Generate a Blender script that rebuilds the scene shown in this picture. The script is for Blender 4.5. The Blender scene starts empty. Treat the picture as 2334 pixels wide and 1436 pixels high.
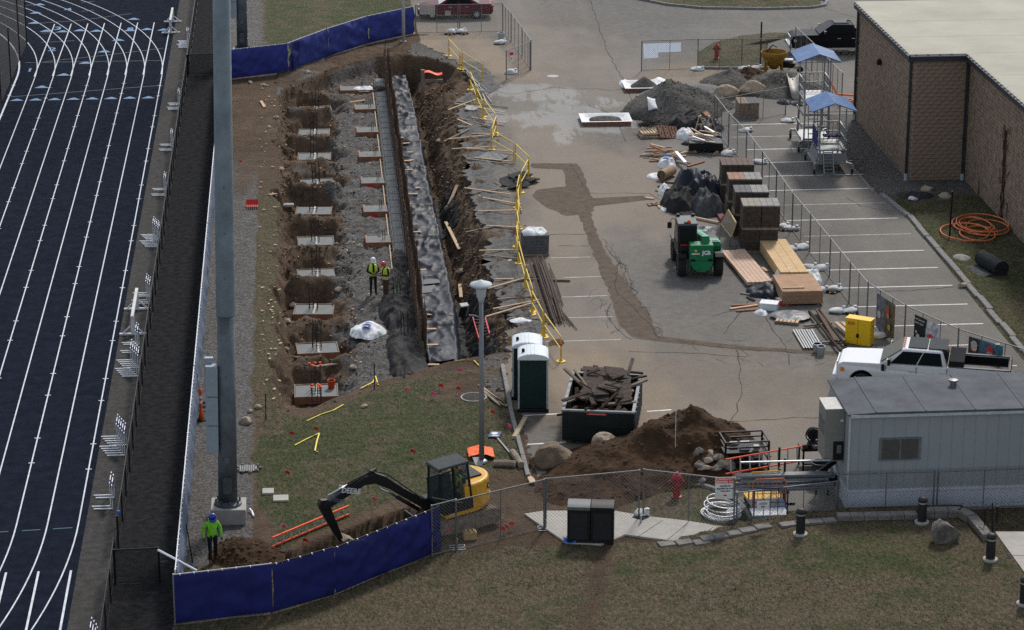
import bpy, bmesh, math, random
from mathutils import Vector, Matrix, noise
R = math.radians
random.seed(7)
scene = bpy.context.scene
col = scene.collection

# ---------------------------------------------------------------- camera, sky, sun, exposure
PITCH, YAW, CAMH, FPX, PW, PH = R(18.0), R(4.75), 35.5, 6087.66, 2334, 1436
cam_data = bpy.data.cameras.new('camera')
cam_data.sensor_width = 36.0
cam_data.lens = FPX / PW * 36.0
cam_data.clip_start = 1.0
cam_data.clip_end = 5000.0
cam = bpy.data.objects.new('camera', cam_data)
cam.location = (0, 0, CAMH)
cam.rotation_euler = (R(90) - PITCH, 0, -YAW)
col.objects.link(cam)
scene.camera = cam
SUN_EL, SUN_AZ = R(44), R(22)
world = bpy.data.worlds.new('World')
scene.world = world
world.use_nodes = True
wn = world.node_tree
bgn = wn.nodes['Background']
sky = wn.nodes.new('ShaderNodeTexSky')
sky.sky_type = 'NISHITA'
sky.sun_disc = False
sky.sun_elevation = SUN_EL
sky.sun_rotation = SUN_AZ
sky.dust_density = 1.0
sky.ozone_density = 1.0
hsv = wn.nodes.new('ShaderNodeHueSaturation')      # thin high cloud: a paler, greyer sky
hsv.inputs['Saturation'].default_value = 0.4
wn.links.new(sky.outputs[0], hsv.inputs['Color'])
wn.links.new(hsv.outputs[0], bgn.inputs[0])
bgn.inputs[1].default_value = 0.11
sd = bpy.data.lights.new('sun', 'SUN')
sd.energy = 1.9
sd.angle = R(8)
sd.color = (1.0, 0.95, 0.88)
sun = bpy.data.objects.new('sun', sd)
sv = Vector((math.cos(SUN_EL) * math.sin(SUN_AZ), math.cos(SUN_EL) * math.cos(SUN_AZ), math.sin(SUN_EL)))
sun.rotation_euler = (-sv).to_track_quat('-Z', 'Y').to_euler()
sun.location = (0, 120, 120)
col.objects.link(sun)
vs = scene.view_settings
vs.view_transform = 'Standard'
vs.look = 'None'
vs.gamma = 1.0
vs.exposure = 0.74
vs.use_curve_mapping = False
scene.cycles.use_denoising = False
scene.cycles.max_bounces = 6
scene.cycles.transparent_max_bounces = 24

# ---------------------------------------------------------------- pixel -> world (direction only; depth from the ground touched)
def G(px, py, z=0.0):
    u, v = px - PW / 2, py - PH / 2
    cp, sp = math.cos(PITCH), math.sin(PITCH)
    d1, d2 = FPX * cp - v * sp, -FPX * sp - v * cp
    c, s = math.cos(YAW), math.sin(YAW)
    t = (z - CAMH) / d2
    return Vector(((u * c + d1 * s) * t, (-u * s + d1 * c) * t, z))

def lerp(a, b, t): return a + (b - a) * t
def clamp(v, a=0.0, b=1.0): return a if v < a else b if v > b else v
def sst(a, b, x):
    t = clamp((x - a) / (b - a)); return t * t * (3 - 2 * t)
def pl(pts, x):
    if x <= pts[0][0]: return pts[0][1]
    for (x0, y0), (x1, y1) in zip(pts, pts[1:]):
        if x <= x1: return lerp(y0, y1, (x - x0) / (x1 - x0))
    return pts[-1][1]
def nz(x, y, z=0.0): return noise.noise(Vector((x, y, z)))
def fbm(x, y, z=0.0, o=4):
    a, s, f = 0.0, 0.5, 1.0
    for i in range(o):
        a += s * noise.noise(Vector((x * f, y * f, z + i * 7.3))); s *= 0.5; f *= 2.05
    return a
def inpoly(poly, x, y):
    c = False; n = len(poly); j = n - 1
    for i in range(n):
        xi, yi = poly[i]; xj, yj = poly[j]
        if (yi > y) != (yj > y) and x < (xj - xi) * (y - yi) / (yj - yi) + xi: c = not c
        j = i
    return c

# ---------------------------------------------------------------- materials
MATS = {}
def nodes(m): return m.node_tree.nodes, m.node_tree.links
def M(name, c, rough=0.75, metal=0.0, var=0.18, scale=6.0, bump=0.0, bscale=30.0, alpha=None, spec=0.22, coat=0.0):
    if name in MATS: return MATS[name]
    m = bpy.data.materials.new(name); m.use_nodes = True
    N, L = nodes(m); p = N['Principled BSDF']
    p.inputs['Roughness'].default_value = rough; p.inputs['Metallic'].default_value = metal
    p.inputs['Specular IOR Level'].default_value = spec
    if coat: p.inputs['Coat Weight'].default_value = coat
    tc = N.new('ShaderNodeTexCoord')
    n = N.new('ShaderNodeTexNoise'); n.inputs['Scale'].default_value = scale; n.inputs['Detail'].default_value = 6; n.inputs['Roughness'].default_value = 0.65
    L.new(tc.outputs['Object'], n.inputs['Vector'])
    r = N.new('ShaderNodeMapRange'); r.inputs[1].default_value = 0.3; r.inputs[2].default_value = 0.7
    r.inputs[3].default_value = 1 - var; r.inputs[4].default_value = 1 + var
    L.new(n.outputs['Fac'], r.inputs[0])
    x = N.new('ShaderNodeVectorMath'); x.operation = 'SCALE'; x.inputs[0].default_value = c
    L.new(r.outputs[0], x.inputs['Scale']); L.new(x.outputs[0], p.inputs['Base Color'])
    if bump:
        b = N.new('ShaderNodeTexNoise'); b.inputs['Scale'].default_value = bscale; b.inputs['Detail'].default_value = 5
        L.new(tc.outputs['Object'], b.inputs['Vector'])
        bp = N.new('ShaderNodeBump'); bp.inputs['Strength'].default_value = bump; bp.inputs['Distance'].default_value = 0.05
        L.new(b.outputs['Fac'], bp.inputs['Height']); L.new(bp.outputs[0], p.inputs['Normal'])
    if alpha is not None: p.inputs['Alpha'].default_value = alpha
    MATS[name] = m
    return m

def wiremat(name, c, pitch=0.11, width=0.14, rough=0.5, metal=0.6):
    """woven wire: an open diamond weave in the panel's own plane (x along, z up)"""
    if name in MATS: return MATS[name]
    m = bpy.data.materials.new(name); m.use_nodes = True
    N, L = nodes(m); p = N['Principled BSDF']; out = N['Material Output']
    p.inputs['Base Color'].default_value = (*c, 1); p.inputs['Roughness'].default_value = rough; p.inputs['Metallic'].default_value = metal
    tc = N.new('ShaderNodeTexCoord'); sp = N.new('ShaderNodeSeparateXYZ'); L.new(tc.outputs['Object'], sp.inputs[0])
    fr = []
    for op in ('ADD', 'SUBTRACT'):
        a = N.new('ShaderNodeMath'); a.operation = op; L.new(sp.outputs[0], a.inputs[0]); L.new(sp.outputs[2], a.inputs[1])
        d = N.new('ShaderNodeMath'); d.operation = 'DIVIDE'; L.new(a.outputs[0], d.inputs[0]); d.inputs[1].default_value = pitch
        f = N.new('ShaderNodeMath'); f.operation = 'FRACT'; L.new(d.outputs[0], f.inputs[0])
        l = N.new('ShaderNodeMath'); l.operation = 'LESS_THAN'; L.new(f.outputs[0], l.inputs[0]); l.inputs[1].default_value = width
        fr.append(l)
    mx = N.new('ShaderNodeMath'); mx.operation = 'MAXIMUM'; L.new(fr[0].outputs[0], mx.inputs[0]); L.new(fr[1].outputs[0], mx.inputs[1])
    t = N.new('ShaderNodeBsdfTransparent'); s = N.new('ShaderNodeMixShader')
    L.new(mx.outputs[0], s.inputs[0]); L.new(t.outputs[0], s.inputs[1]); L.new(p.outputs[0], s.inputs[2]); L.new(s.outputs[0], out.inputs[0])
    MATS[name] = m
    return m

# ---------------------------------------------------------------- mesh builder
class MB:
    def __init__(s): s.v = []; s.f = []
    def add(s, vs_, fs):
        o = len(s.v); s.v += [tuple(v) for v in vs_]; s.f += [tuple(i + o for i in f) for f in fs]; return s
    def box(s, c, d, rz=0.0, rx=0.0, ry=0.0):
        hx, hy, hz_ = d[0] / 2, d[1] / 2, d[2] / 2
        m = Matrix.Rotation(rz, 3, 'Z') @ Matrix.Rotation(ry, 3, 'Y') @ Matrix.Rotation(rx, 3, 'X')
        vs_ = [m @ Vector((x, y, z)) + Vector(c) for z in (-hz_, hz_) for x, y in ((-hx, -hy), (hx, -hy), (hx, hy), (-hx, hy))]
        return s.add(vs_, [(3, 2, 1, 0), (4, 5, 6, 7), (0, 1, 5, 4), (1, 2, 6, 5), (2, 3, 7, 6), (3, 0, 4, 7)])
    def beam(s, a, b, w, h, up=(0, 0, 1)):
        a, b = Vector(a), Vector(b); d = (b - a).normalized(); u = Vector(up)
        x = d.cross(u)
        if x.length < 1e-4: x = d.cross(Vector((0, 1, 0)))
        x.normalize(); u = x.cross(d).normalized()
        vs_ = [p + x * (i * w / 2) + u * (j * h / 2) for p in (a, b) for i, j in ((-1, -1), (1, -1), (1, 1), (-1, 1))]
        return s.add(vs_, [(0, 1, 2, 3), (7, 6, 5, 4), (0, 4, 5, 1), (1, 5, 6, 2), (2, 6, 7, 3), (3, 7, 4, 0)])
    def tube(s, pts, r, n=6, cap=True, r1=None, closed=False):
        pts = [Vector(p) for p in pts]; k = len(pts); rings = []; prev = None
        for i, p in enumerate(pts):
            if closed: d = pts[(i + 1) % k] - pts[i - 1]
            else: d = pts[min(i + 1, k - 1)] - pts[max(i - 1, 0)]
            d.normalize()
            if prev is None:
                x = d.cross(Vector((0, 0, 1)))
                if x.length < 1e-3: x = d.cross(Vector((0, 1, 0)))
            else: x = prev - d * prev.dot(d)
            x.normalize(); prev = x; y = d.cross(x)
            rr = r if r1 is None else lerp(r, r1, i / (k - 1))
            rings.append([p + (x * math.cos(2 * math.pi * j / n) + y * math.sin(2 * math.pi * j / n)) * rr for j in range(n)])
        vs_ = [v for rg in rings for v in rg]; fs = []
        for i in range(k if closed else k - 1):
            for j in range(n):
                a, b = i * n + j, i * n + (j + 1) % n; c = (i + 1) % k * n
                fs.append((a, b, c + (j + 1) % n, c + j))
        if cap and not closed: fs += [tuple(range(n))[::-1], tuple((k - 1) * n + j for j in range(n))]
        return s.add(vs_, fs)
    def lathe(s, prof, n=16, c=(0, 0, 0), axis='Z', arc=2 * math.pi, cap=True):
        vs_ = []; k = len(prof)
        for i in range(n):
            a = arc * i / n
            for r, z in prof:
                q = (r * math.cos(a), r * math.sin(a), z)
                if axis == 'X': q = (q[2], q[0], q[1])
                if axis == 'Y': q = (q[0], q[2], q[1])
                vs_.append((q[0] + c[0], q[1] + c[1], q[2] + c[2]))
        fs = []
        for i in range(n):
            for j in range(k - 1):
                a, b = i * k + j, (i + 1) % n * k + j
                fs.append((a, b, b + 1, a + 1))
        if cap and prof[0][0] > 1e-4: fs.append(tuple(i * k for i in range(n))[::-1])
        if cap and prof[-1][0] > 1e-4: fs.append(tuple(i * k + k - 1 for i in range(n)))
        return s.add(vs_, fs)
    def prism(s, poly, z0, z1, zf=None):
        n = len(poly)
        vs_ = [(x, y, z0) for x, y in poly] + [(x, y, z1) for x, y in poly]
        fs = [tuple(range(n))[::-1], tuple(range(n, 2 * n))] + [(i, (i + 1) % n, n + (i + 1) % n, n + i) for i in range(n)]
        return s.add(vs_, fs)
    def extr(s, prof, y0, y1, tf=None):
        """side profile (x,z) extruded across y; tf(x,y,z) reshapes"""
        n = len(prof)
        vs_ = [(x, y0, z) for x, z in prof] + [(x, y1, z) for x, z in prof]
        if tf: vs_ = [tf(*v) for v in vs_]
        fs = [tuple(range(n)), tuple(range(n, 2 * n))[::-1]] + [(i, n + i, n + (i + 1) % n, (i + 1) % n) for i in range(n)]
        return s.add(vs_, fs)
    def sheet(s, nx, ny, fn):
        vs_ = [fn(i / (nx - 1), j / (ny - 1)) for j in range(ny) for i in range(nx)]
        return s.add(vs_, [(j * nx + i, j * nx + i + 1, (j + 1) * nx + i + 1, (j + 1) * nx + i) for j in range(ny - 1) for i in range(nx - 1)])
    def mesh(s, name):
        me = bpy.data.meshes.new(name); me.from_pydata(s.v, [], s.f); me.update()
        return me
    def build(s, name, mat, parent=None, smooth=False, bev=0.0, thick=0.0, seg=2):
        me = s.mesh(name); me.materials.append(mat)
        bm = bmesh.new(); bm.from_mesh(me); bmesh.ops.recalc_face_normals(bm, faces=bm.faces); bm.to_mesh(me); bm.free()
        return link(name, me, parent, smooth, bev, thick, seg)

def link(name, me, parent=None, smooth=False, bev=0.0, thick=0.0, seg=2):
    o = bpy.data.objects.new(name, me); col.objects.link(o)
    if parent is not None: o.parent = parent
    if smooth: me.polygons.foreach_set('use_smooth', [True] * len(me.polygons))
    if thick:
        m = o.modifiers.new('solid', 'SOLIDIFY'); m.thickness = thick; m.offset = 0
    if bev:
        m = o.modifiers.new('bevel', 'BEVEL'); m.width = bev; m.segments = seg; m.limit_method = 'ANGLE'; m.angle_limit = R(35)
        m.harden_normals = False
    return o

ORD = ['', 'second', 'third', 'fourth', 'fifth', 'sixth', 'seventh', 'eighth', 'ninth', 'tenth', 'eleventh', 'twelfth', 'thirteenth', 'fourteenth', 'fifteenth', 'sixteenth', 'seventeenth']
def tag(o, label, cat, group=None):
    o['label'] = label; o['category'] = cat
    if group: o['group'] = group
    return o
def struct(o): o['kind'] = 'structure'; return o
def stuff(o): o['kind'] = 'stuff'; return o
def thing(name, label, cat, loc=(0, 0, 0), rz=0.0, group=None):
    o = bpy.data.objects.new(name, None); o.empty_display_size = 0.2; col.objects.link(o)
    o.location = loc; o.rotation_euler = (0, 0, rz)
    return tag(o, label, cat, group)
def dup(root, loc, rz=None, label=None, scale=None, group=None):
    r = root.copy(); col.objects.link(r); r.location = loc
    if rz is not None: r.rotation_euler = (0, 0, rz)
    if scale: r.scale = scale
    if label: r['label'] = label
    if group: r['group'] = group
    for ch in KIDS(root):
        c = ch.copy(); col.objects.link(c); c.parent = r
        for g in KIDS(ch):
            d = g.copy(); col.objects.link(d); d.parent = c
    return r
def KIDS(o): return [c for c in bpy.data.objects if c.parent == o]

def text(name, s, size, mat, parent, loc, rot, depth=0.004, align='CENTER', bold=0.0, sx=1.0):
    cu = bpy.data.curves.new(name, 'FONT'); cu.body = s; cu.size = size; cu.align_x = align; cu.align_y = 'CENTER'
    cu.extrude = depth; cu.offset = bold; cu.resolution_u = 2
    o = bpy.data.objects.new(name, cu); col.objects.link(o)
    dg = bpy.context.evaluated_depsgraph_get()
    me = bpy.data.meshes.new_from_object(o.evaluated_get(dg)); bpy.data.objects.remove(o); bpy.data.curves.remove(cu)
    me.materials.clear(); me.materials.append(mat)
    t = link(name, me, parent); t.location = loc; t.rotation_euler = rot; t.scale = (sx, 1, 1)
    return t

def rock(name, mat, size, seed=0, sub=3, parent=None, rough=0.25, flat=0.0):
    bm = bmesh.new(); bmesh.ops.create_icosphere(bm, subdivisions=sub, radius=1.0)
    for v in bm.verts:
        p = v.co.copy(); k = 1 + rough * fbm(p.x * 1.1 + seed * 3.1, p.y * 1.1, p.z * 1.1 + seed, 3) * 2
        # planar facets
        for i in range(5):
            a = Vector((math.sin(seed * 1.7 + i * 2.4), math.cos(seed * 2.9 + i * 1.3), math.sin(i * 1.9 + seed))).normalized()
            d = p.dot(a)
            if d > 0.72 - flat: p -= a * (d - 0.72 + flat) * (0.8 + flat)
        v.co = Vector((p.x * size[0], p.y * size[1], p.z * size[2])) * k
        if v.co.z < -size[2] * 0.6: v.co.z = -size[2] * 0.6
    me = bpy.data.meshes.new(name); bm.to_mesh(me); bm.free(); me.materials.append(mat)
    return link(name, me, parent, smooth=False)

def drape(name, mat, cx, cy, z, lx, ly, hgt, seed, parent=None, rz=0.0, nx=34, ny=34, sharp=3.0, prof=None):
    """crumpled cloth or plastic heap: folded sheet, closed to the ground at the rim"""
    mb = MB(); c, s_ = math.cos(rz), math.sin(rz)
    def fn(u, v):
        a, b = u * 2 - 1, v * 2 - 1
        r = max(abs(a), abs(b)); e = 1 - r ** 3.2
        rad = math.hypot(a, b) or 1
        k = r / rad * (1 + 0.3 * fbm(a * 1.3 + seed, b * 1.3, seed, 3))
        x, y = a * lx * k, b * ly * k
        ridge = (1 - abs(nz(x * 1.5 + seed, y * 0.9 - x * 0.5, seed * 2.0))) ** 3
        ridge2 = (1 - abs(nz(x * 3.1 - y * 0.9, y * 2.2, seed + 3.0))) ** 4
        h = hgt * e * (0.34 + 0.30 * fbm(a * 1.2, b * 1.2, seed + 5, 2) + 0.24 * ridge) + 0.10 * min(hgt, 0.9) * ridge2 * e
        if prof: h *= prof(a, b)
        if r > 0.97: h = 0.0
        return (cx + x * c - y * s_, cy + x * s_ + y * c, z + max(h, 0.0))
    mb.sheet(nx, ny, fn)
    return mb.build(name, mat, parent, smooth=True)
# ================================================================= the ground
FOOT_Y = [102.6 + 5.4 * i for i in range(10)]
FOOT_X = [0.44 + 0.062 * i for i in range(10)]
HV = [(0.16 * math.sin(i * 2.3), 0.3 * math.sin(i * 1.7 + 1), 1 + 0.2 * math.sin(i * 3.1), 1 + 0.17 * math.cos(i * 2.7), 0.16 * math.sin(i * 4.1)) for i in range(10)]
YN = [(-1.2, 97.6), (0.2, 97.9), (1.6, 99.2), (3.2, 100.9), (6.0, 102.9), (9.0, 104.3)]
YF = [(-1.5, 151.5), (0.5, 154.6), (2.5, 157.2), (5.0, 160.0), (8.0, 160.8), (10.5, 156.0)]
LAWN = [(-4.2, 78.2), (4.4, 83.2), (8.8, 83.6), (11, 83.4), (13, 83.85), (15.45, 84.65), (18.4, 85.0), (29, 85.35), (60, 85.4)]
LOT = [(8.1, 89.5), (11, 88.4), (13, 88.9), (14.6, 88.6), (15.4, 87.0), (15.6, 84.9), (23, 85.45), (29.5, 85.45), (29.6, 102), (29.45, 123), (28.9, 127),
       (28.8, 132), (29.0, 141), (29.8, 143.5), (75, 143.5), (75, 300), (7.6, 300), (7.6, 165), (8.9, 161.5), (9.9, 158.5), (10.3, 155), (10.3, 151.5), (9.3, 149),
       (9.1, 146), (8.9, 140.4), (8.9, 137), (8.7, 133), (8.65, 126.3), (8.75, 123.9), (8.8, 120), (8.5, 117.6), (8.55, 115.2), (8.7, 113.2), (8.6, 110),
       (9.1, 107.8), (8.6, 105.8), (8.5, 103.5), (8.15, 102)]
LOTIN = [(x + (0.35 if x < 12 else -0.25 if x < 40 else 0), y + (0.35 if y < 92 else 0)) for x, y in LOT]

def pit(x, y):
    e = 8.75 + 0.5 * nz(y * 0.22, 3.1) + 0.25 * nz(y * 0.9, 8.0)
    if x < -1.6 or x > 11 or y < 97 or y > 162: return 0.0, 0.0
    f = sst(0, 0.9, y - pl(YN, x) + 0.35 * nz(x * 1.1, 5)) * sst(0, 0.7, pl(YF, x) - y + 0.6 * nz(x * 0.8, 9))
    if f <= 0: return 0.0, 0.0
    if y > 150: e += 1.1 * sst(150, 154, y)
    lb = -1.0 + 0.25 * nz(y * 0.5, 1.7)
    c = pl([(lb, 0), (lb + 0.3, -0.7), (2.0, -0.86), (2.9, -0.7), (5.0, -0.72), (5.12, -0.98), (6.55, -0.98), (6.75, -2.0), (7.15, -2.05), (7.55, -1.5), (e - 0.75, -0.75), (e, -0.05), (e + 0.15, -0.02)], x)
    for fx, fy, hv in zip(FOOT_X, FOOT_Y, HV):
        if abs(y - fy) < 3.3:
            dx = (x - fx + 0.05 - hv[0]) / (1.75 * hv[2]); dy = (y - fy + 0.2 - hv[1] * 0.6) / (2.15 * hv[3])
            d = math.sqrt(dx * dx + dy * dy) + 0.26 * nz(x * 1.1, y * 1.1, 2.0) + 0.10 * nz(x * 3, y * 3, 6.0)
            w = 1 - sst(0.62, 1.08, d)
            c = lerp(c, -1.32 + min(0, hv[4]), w)
            rdg = 1 - sst(0.0, 0.9, abs(y - fy - 2.4 + 0.3 * nz(x * 1.5, fy))); c += (0.5 + hv[4]) * rdg * sst(lb + 0.2, lb + 0.9, x) * (1 - sst(1.8, 2.6, x))
    return c * f, f

def hz(x, y):
    d, f = pit(x, y)
    if f > 0: return d
    if y < 86 and y < pl(LAWN, x): return 0.4 * sst(11.5, 17.5, x) + 0.03
    return 0.0

def P(px, py, dz=0.0):
    z = 0.0
    for i in range(14):
        p = G(px, py, z); z = lerp(z, hz(p.x, p.y), 0.6)
    p = G(px, py, z); p.z += dz
    return p
def W2(pts): return [(G(*p).x, G(*p).y) for p in pts]

Z_MID = W2([(585, 955), (640, 942), (700, 957), (800, 913), (880, 878), (1010, 850), (1140, 835), (1206, 1070), (1120, 1090), (1085, 1140), (1000, 1262), (395, 1436), (432, 1290), (545, 1295), (640, 1215), (590, 1160), (580, 1020)])
Z_HYD = W2([(1430, 1185), (1420, 1150), (1470, 1130), (1540, 1116), (1600, 1112), (1680, 1140), (1718, 1197), (1600, 1205)])
Z_DIRT = [W2(q) for q in ([(1000, 1080), (1210, 1085), (1330, 1110), (1430, 1130), (1440, 1180), (1300, 1200), (1120, 1215), (1010, 1170)],
          [(640, 1290), (620, 1262), (700, 1225), (830, 1165), (930, 1135), (1000, 1150), (1000, 1200), (960, 1240)],
          [(985, 905), (1010, 868), (1075, 852), (1150, 850), (1170, 900), (1100, 905), (1040, 912)], [(560, 990), (560, 950), (600, 950), (605, 990)],
          [(500, 1300), (500, 1240), (560, 1220), (620, 1240), (640, 1290)])]
Z_TRENCH = W2([(640, 1292), (632, 1270), (720, 1238), (850, 1186), (960, 1150), (985, 1175), (870, 1212), (740, 1262)])
def soft(poly, x, y, j=0.45):
    s = 0
    for k in range(4): s += inpoly(poly, x + j * nz(x * 1.3, y * 1.3, k * 9.1), y + 1.6 * j * nz(x * 1.3, y * 0.8, k * 9.1 + 4))
    return s / 4

def ground_at(x, y):
    d, f = pit(x, y)
    g = gr = br = 0.0
    z = d
    if inpoly(LOTIN, x, y) and f <= 0: return -0.14, 0, 0, 0
    if x < -4.35: return -0.06, 0, 1, 0
    if f > 0 and d > -0.03 and x < -0.5: f = 0.0
    if f > 0:
        z += f * (0.24 * fbm(x * 1.1, y * 0.7, 1.0, 5) + 0.16 * fbm(x * 4, y * 2.6, 3.0, 3) - 0.14 * (1 - abs(nz(x * 2.2, y * 1.5, 7.7))) ** 3 + 0.05)
        if x > 7.2: z += f * (0.5 * fbm(x * 0.9, y * 0.45, 6.0, 4) - 0.35 * abs(nz(x * 0.8, y * 0.55, 4.4)))
        s = 0.25 * nz(x * 0.8, y * 0.5, 11)
        gr = sst(1.35, 2.3, x + s * 1.6 + 1.1 * nz(y * 0.33, 2.2) + 0.5 * nz(x * 2, y * 1.3, 5)) * (1 - sst(5.0, 5.2, x))
        if 4.0 < x < 6.7: z = min(z, d + 0.03)
        if x < 2.2: gr = max(gr, 0.85 * sst(0.12, 0.3, fbm(x * 0.6, y * 0.4, 21, 3)) * sst(118, 140, y))
        if x < -0.2: g = 0.0
        if y > 150: gr *= 0.6
        br = sst(-0.9, -1.5, d) * 0.4
        return z, g, gr, br
    yl = pl(LAWN, x)
    if y < yl or y < 78:
        z = 0.4 * sst(11.5, 17.5, x) * (1 if x < 23.1 or y < 82.2 else 0) + 0.03 + 0.05 * fbm(x * 0.3, y * 0.3) + 0.03 * fbm(x * 3, y * 3, 4, 2)
        g = 1.0
        br = clamp(0.74 + 1.7 * fbm(x * 0.13, y * 0.2, 7, 3))
        a = G(1385, 1240); b = G(1330, 1436)
        t = clamp((y - b.y) / (a.y - b.y)); w_ = 1 - sst(0.1, 0.75, abs(x - lerp(b.x, a.x, t)) + 0.3 * nz(x * 1.5, y * 1.5)); br = max(br, w_); g -= 0.7 * w_
        c = G(1040, 1400); br = max(br, 1.15 * (1 - sst(1.0, 3.2, math.hypot(x - c.x, (y - c.y) * 0.8) + 0.5 * nz(x, y))))
        g -= 0.35 * sst(0.15, 0.5, fbm(x * 0.22, y * 0.3, 61, 3))
        return z, g, 0, br
    z = 0.02 * fbm(x * 2.2, y * 2.2, 4, 3)
    if x > 29.4:
        g = 1.0 if y < 128 else 0.2; z += 0.05; br = 0.25 + 0.8 * fbm(x * 0.3, y * 0.3, 5, 3) + 0.5 * sst(112, 100, y)
        gr = 0.8 * sst(124, 127, y + nz(x, y)); 
        return z, g * (1 - gr), gr, clamp(br)
    up = lerp(155.3, 167.0, (x + 3.8) / 11.3)
    if y > up + 0.4 and x < 7.8:
        g = 1.0 - 0.9 * sst(-1.2, -2.4, x + nz(y, 3)); gr = 1 - g; z += 0.02 * max(0, y - up)
        return z, g, gr, clamp(0.2 + fbm(x * 0.3, y * 0.3, 5))
    g = soft(Z_MID, x, y); br = clamp(0.15 + 1.2 * fbm(x * 0.25, y * 0.25, 2, 3) + 0.5 * sst(3.2, 6.5, abs(x - 2.0) + 0.25 * abs(y - 92)))
    g = max(g, soft(Z_HYD, x, y, 0.25))
    dd = max(soft(q, x, y) for q in Z_DIRT)
    g *= 1 - dd
    z += 0.10 * dd * fbm(x * 1.4, y * 1.4, 9, 4) + 0.03 * g
    t = soft(Z_TRENCH, x, y, 0.2); z -= 0.75 * t
    # strip beside the tall fence: stony dark gravel, then dry grass next to the pit
    if x < -0.7 and y > 95:
        s = x + 0.25 * nz(y * 0.4, 6)
        dry = sst(-2.15, -1.75, s) * (1 - sst(122, 138, y + 4 * nz(x, y * 0.2))) * (1 - dd)
        g = max(g, dry); br = max(br, 0.75 * dry)
        gr = max(gr, (1 - sst(-2.15, -1.75, s)) * (1 - sst(126, 140, y + 6 * nz(x * 0.7, y * 0.15, 3))) * 0.9)
        z += 0.03 * fbm(x * 5, y * 5, 2, 3)
    elif x < -1.9 and y < 95: gr = 0.75 * (1 - g)
    if y > 150 and x > -1: z += 0.25 * sst(150, 158, y) * (0.4 + fbm(x * 0.6, y * 0.6, 3, 3)) * (1 - sst(up - 1.5, up, y)); gr = max(gr, 0.8 * sst(0.0, 0.25, fbm(x * 0.5, y * 0.5, 31)))
    if x > 7.2 and 97 < y < 165: gr = max(gr, 0.6); z = min(z, -0.03)
    return z, g, gr, br

def frange(segs):
    o = []
    for a, b, s in segs:
        x = a
        while x < b - 1e-6: o.append(x); x += s
    o.append(segs[-1][1]); return o
XS = frange([(-400, -60, 85), (-60, -6, 6), (-6, -4, 0.3), (-4, -1.4, 0.16), (-1.4, 10.6, 0.1), (10.6, 17.2, 0.22), (17.2, 24, 0.4), (24, 29, 1.0), (29, 36, 0.5), (36, 60, 4), (60, 400, 85)])
YS = frange([(-60, 40, 50), (40, 74, 4), (74, 97, 0.2), (97, 162, 0.12), (162, 180, 0.5), (180, 220, 4), (220, 1000, 130)])
gv = []; gm = []
for y in YS:
    for x in XS:
        z, g, gr, br = ground_at(x, y); gv.append((x, y, z)); gm += [clamp(g), clamp(gr), clamp(br, 0, 1.3), 1.0]
nx_ = len(XS)
gf = [(j * nx_ + i, j * nx_ + i + 1, (j + 1) * nx_ + i + 1, (j + 1) * nx_ + i) for j in range(len(YS) - 1) for i in range(nx_ - 1)]
gme = bpy.data.meshes.new('ground'); gme.from_pydata(gv, [], gf)
ca = gme.color_attributes.new('mask', 'FLOAT_COLOR', 'POINT'); ca.data.foreach_set('color', gm)

def mixc(N, L, fac, a, b):
    m = N.new('ShaderNodeMix'); m.data_type = 'RGBA'
    if fac is not None: L.new(fac, m.inputs[0])
    for s, i in ((a, 6), (b, 7)):
        if isinstance(s, tuple): m.inputs[i].default_value = (*s, 1)
        else: L.new(s, m.inputs[i])
    return m.outputs[2]
def nzn(N, L, vec, scale, detail=6, rough=0.6, lo=0.35, hi=0.65, dist=0.0):
    n = N.new('ShaderNodeTexNoise'); n.inputs['Scale'].default_value = scale; n.inputs['Detail'].default_value = detail; n.inputs['Roughness'].default_value = rough
    n.inputs['Distortion'].default_value = dist
    L.new(vec, n.inputs['Vector'])
    r = N.new('ShaderNodeMapRange'); r.inputs[1].default_value = lo; r.inputs[2].default_value = hi
    L.new(n.outputs['Fac'], r.inputs[0]); return r.outputs[0]
def mth(N, L, op, a, b=None, cl=False):
    m = N.new('ShaderNodeMath'); m.operation = op; m.use_clamp = cl
    for s, i in ((a, 0), (b, 1)):
        if s is None: continue
        if isinstance(s, (int, float)): m.inputs[i].default_value = s
        else: L.new(s, m.inputs[i])
    return m.outputs[0]
def edge_mask(N, L, ch, nzv, amt=0.9):
    a = mth(N, L, 'ADD', ch, mth(N, L, 'MULTIPLY', mth(N, L, 'SUBTRACT', nzv, 0.5), amt))
    r = N.new('ShaderNodeMapRange'); r.inputs[1].default_value = 0.32; r.inputs[2].default_value = 0.68; L.new(a, r.inputs[0]); return r.outputs[0]

gmat = bpy.data.materials.new('earth_and_turf'); gmat.use_nodes = True
N, L = nodes(gmat); p = N['Principled BSDF']; p.inputs['Roughness'].default_value = 0.95; p.inputs['Specular IOR Level'].default_value = 0.15
tc = N.new('ShaderNodeTexCoord'); OB = tc.outputs['Object']
at = N.new('ShaderNodeAttribute'); at.attribute_name = 'mask'
sp = N.new('ShaderNodeSeparateColor'); L.new(at.outputs['Color'], sp.inputs[0])
n1 = nzn(N, L, OB, 0.9, 8, 0.65); n2 = nzn(N, L, OB, 5.0, 6, 0.7); n3 = nzn(N, L, OB, 11.0, 8, 0.8); n4 = nzn(N, L, OB, 9.0, 5, 0.75, 0.3, 0.7)
dirt = mixc(N, L, n1, (0.06, 0.038, 0.023), (0.185, 0.126, 0.082))
dirt = mixc(N, L, mth(N, L, 'MULTIPLY', n2, 0.55), dirt, (0.25, 0.178, 0.118))
dirt = mixc(N, L, mth(N, L, 'MULTIPLY', n3, 0.5), dirt, (0.045, 0.032, 0.025))
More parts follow.
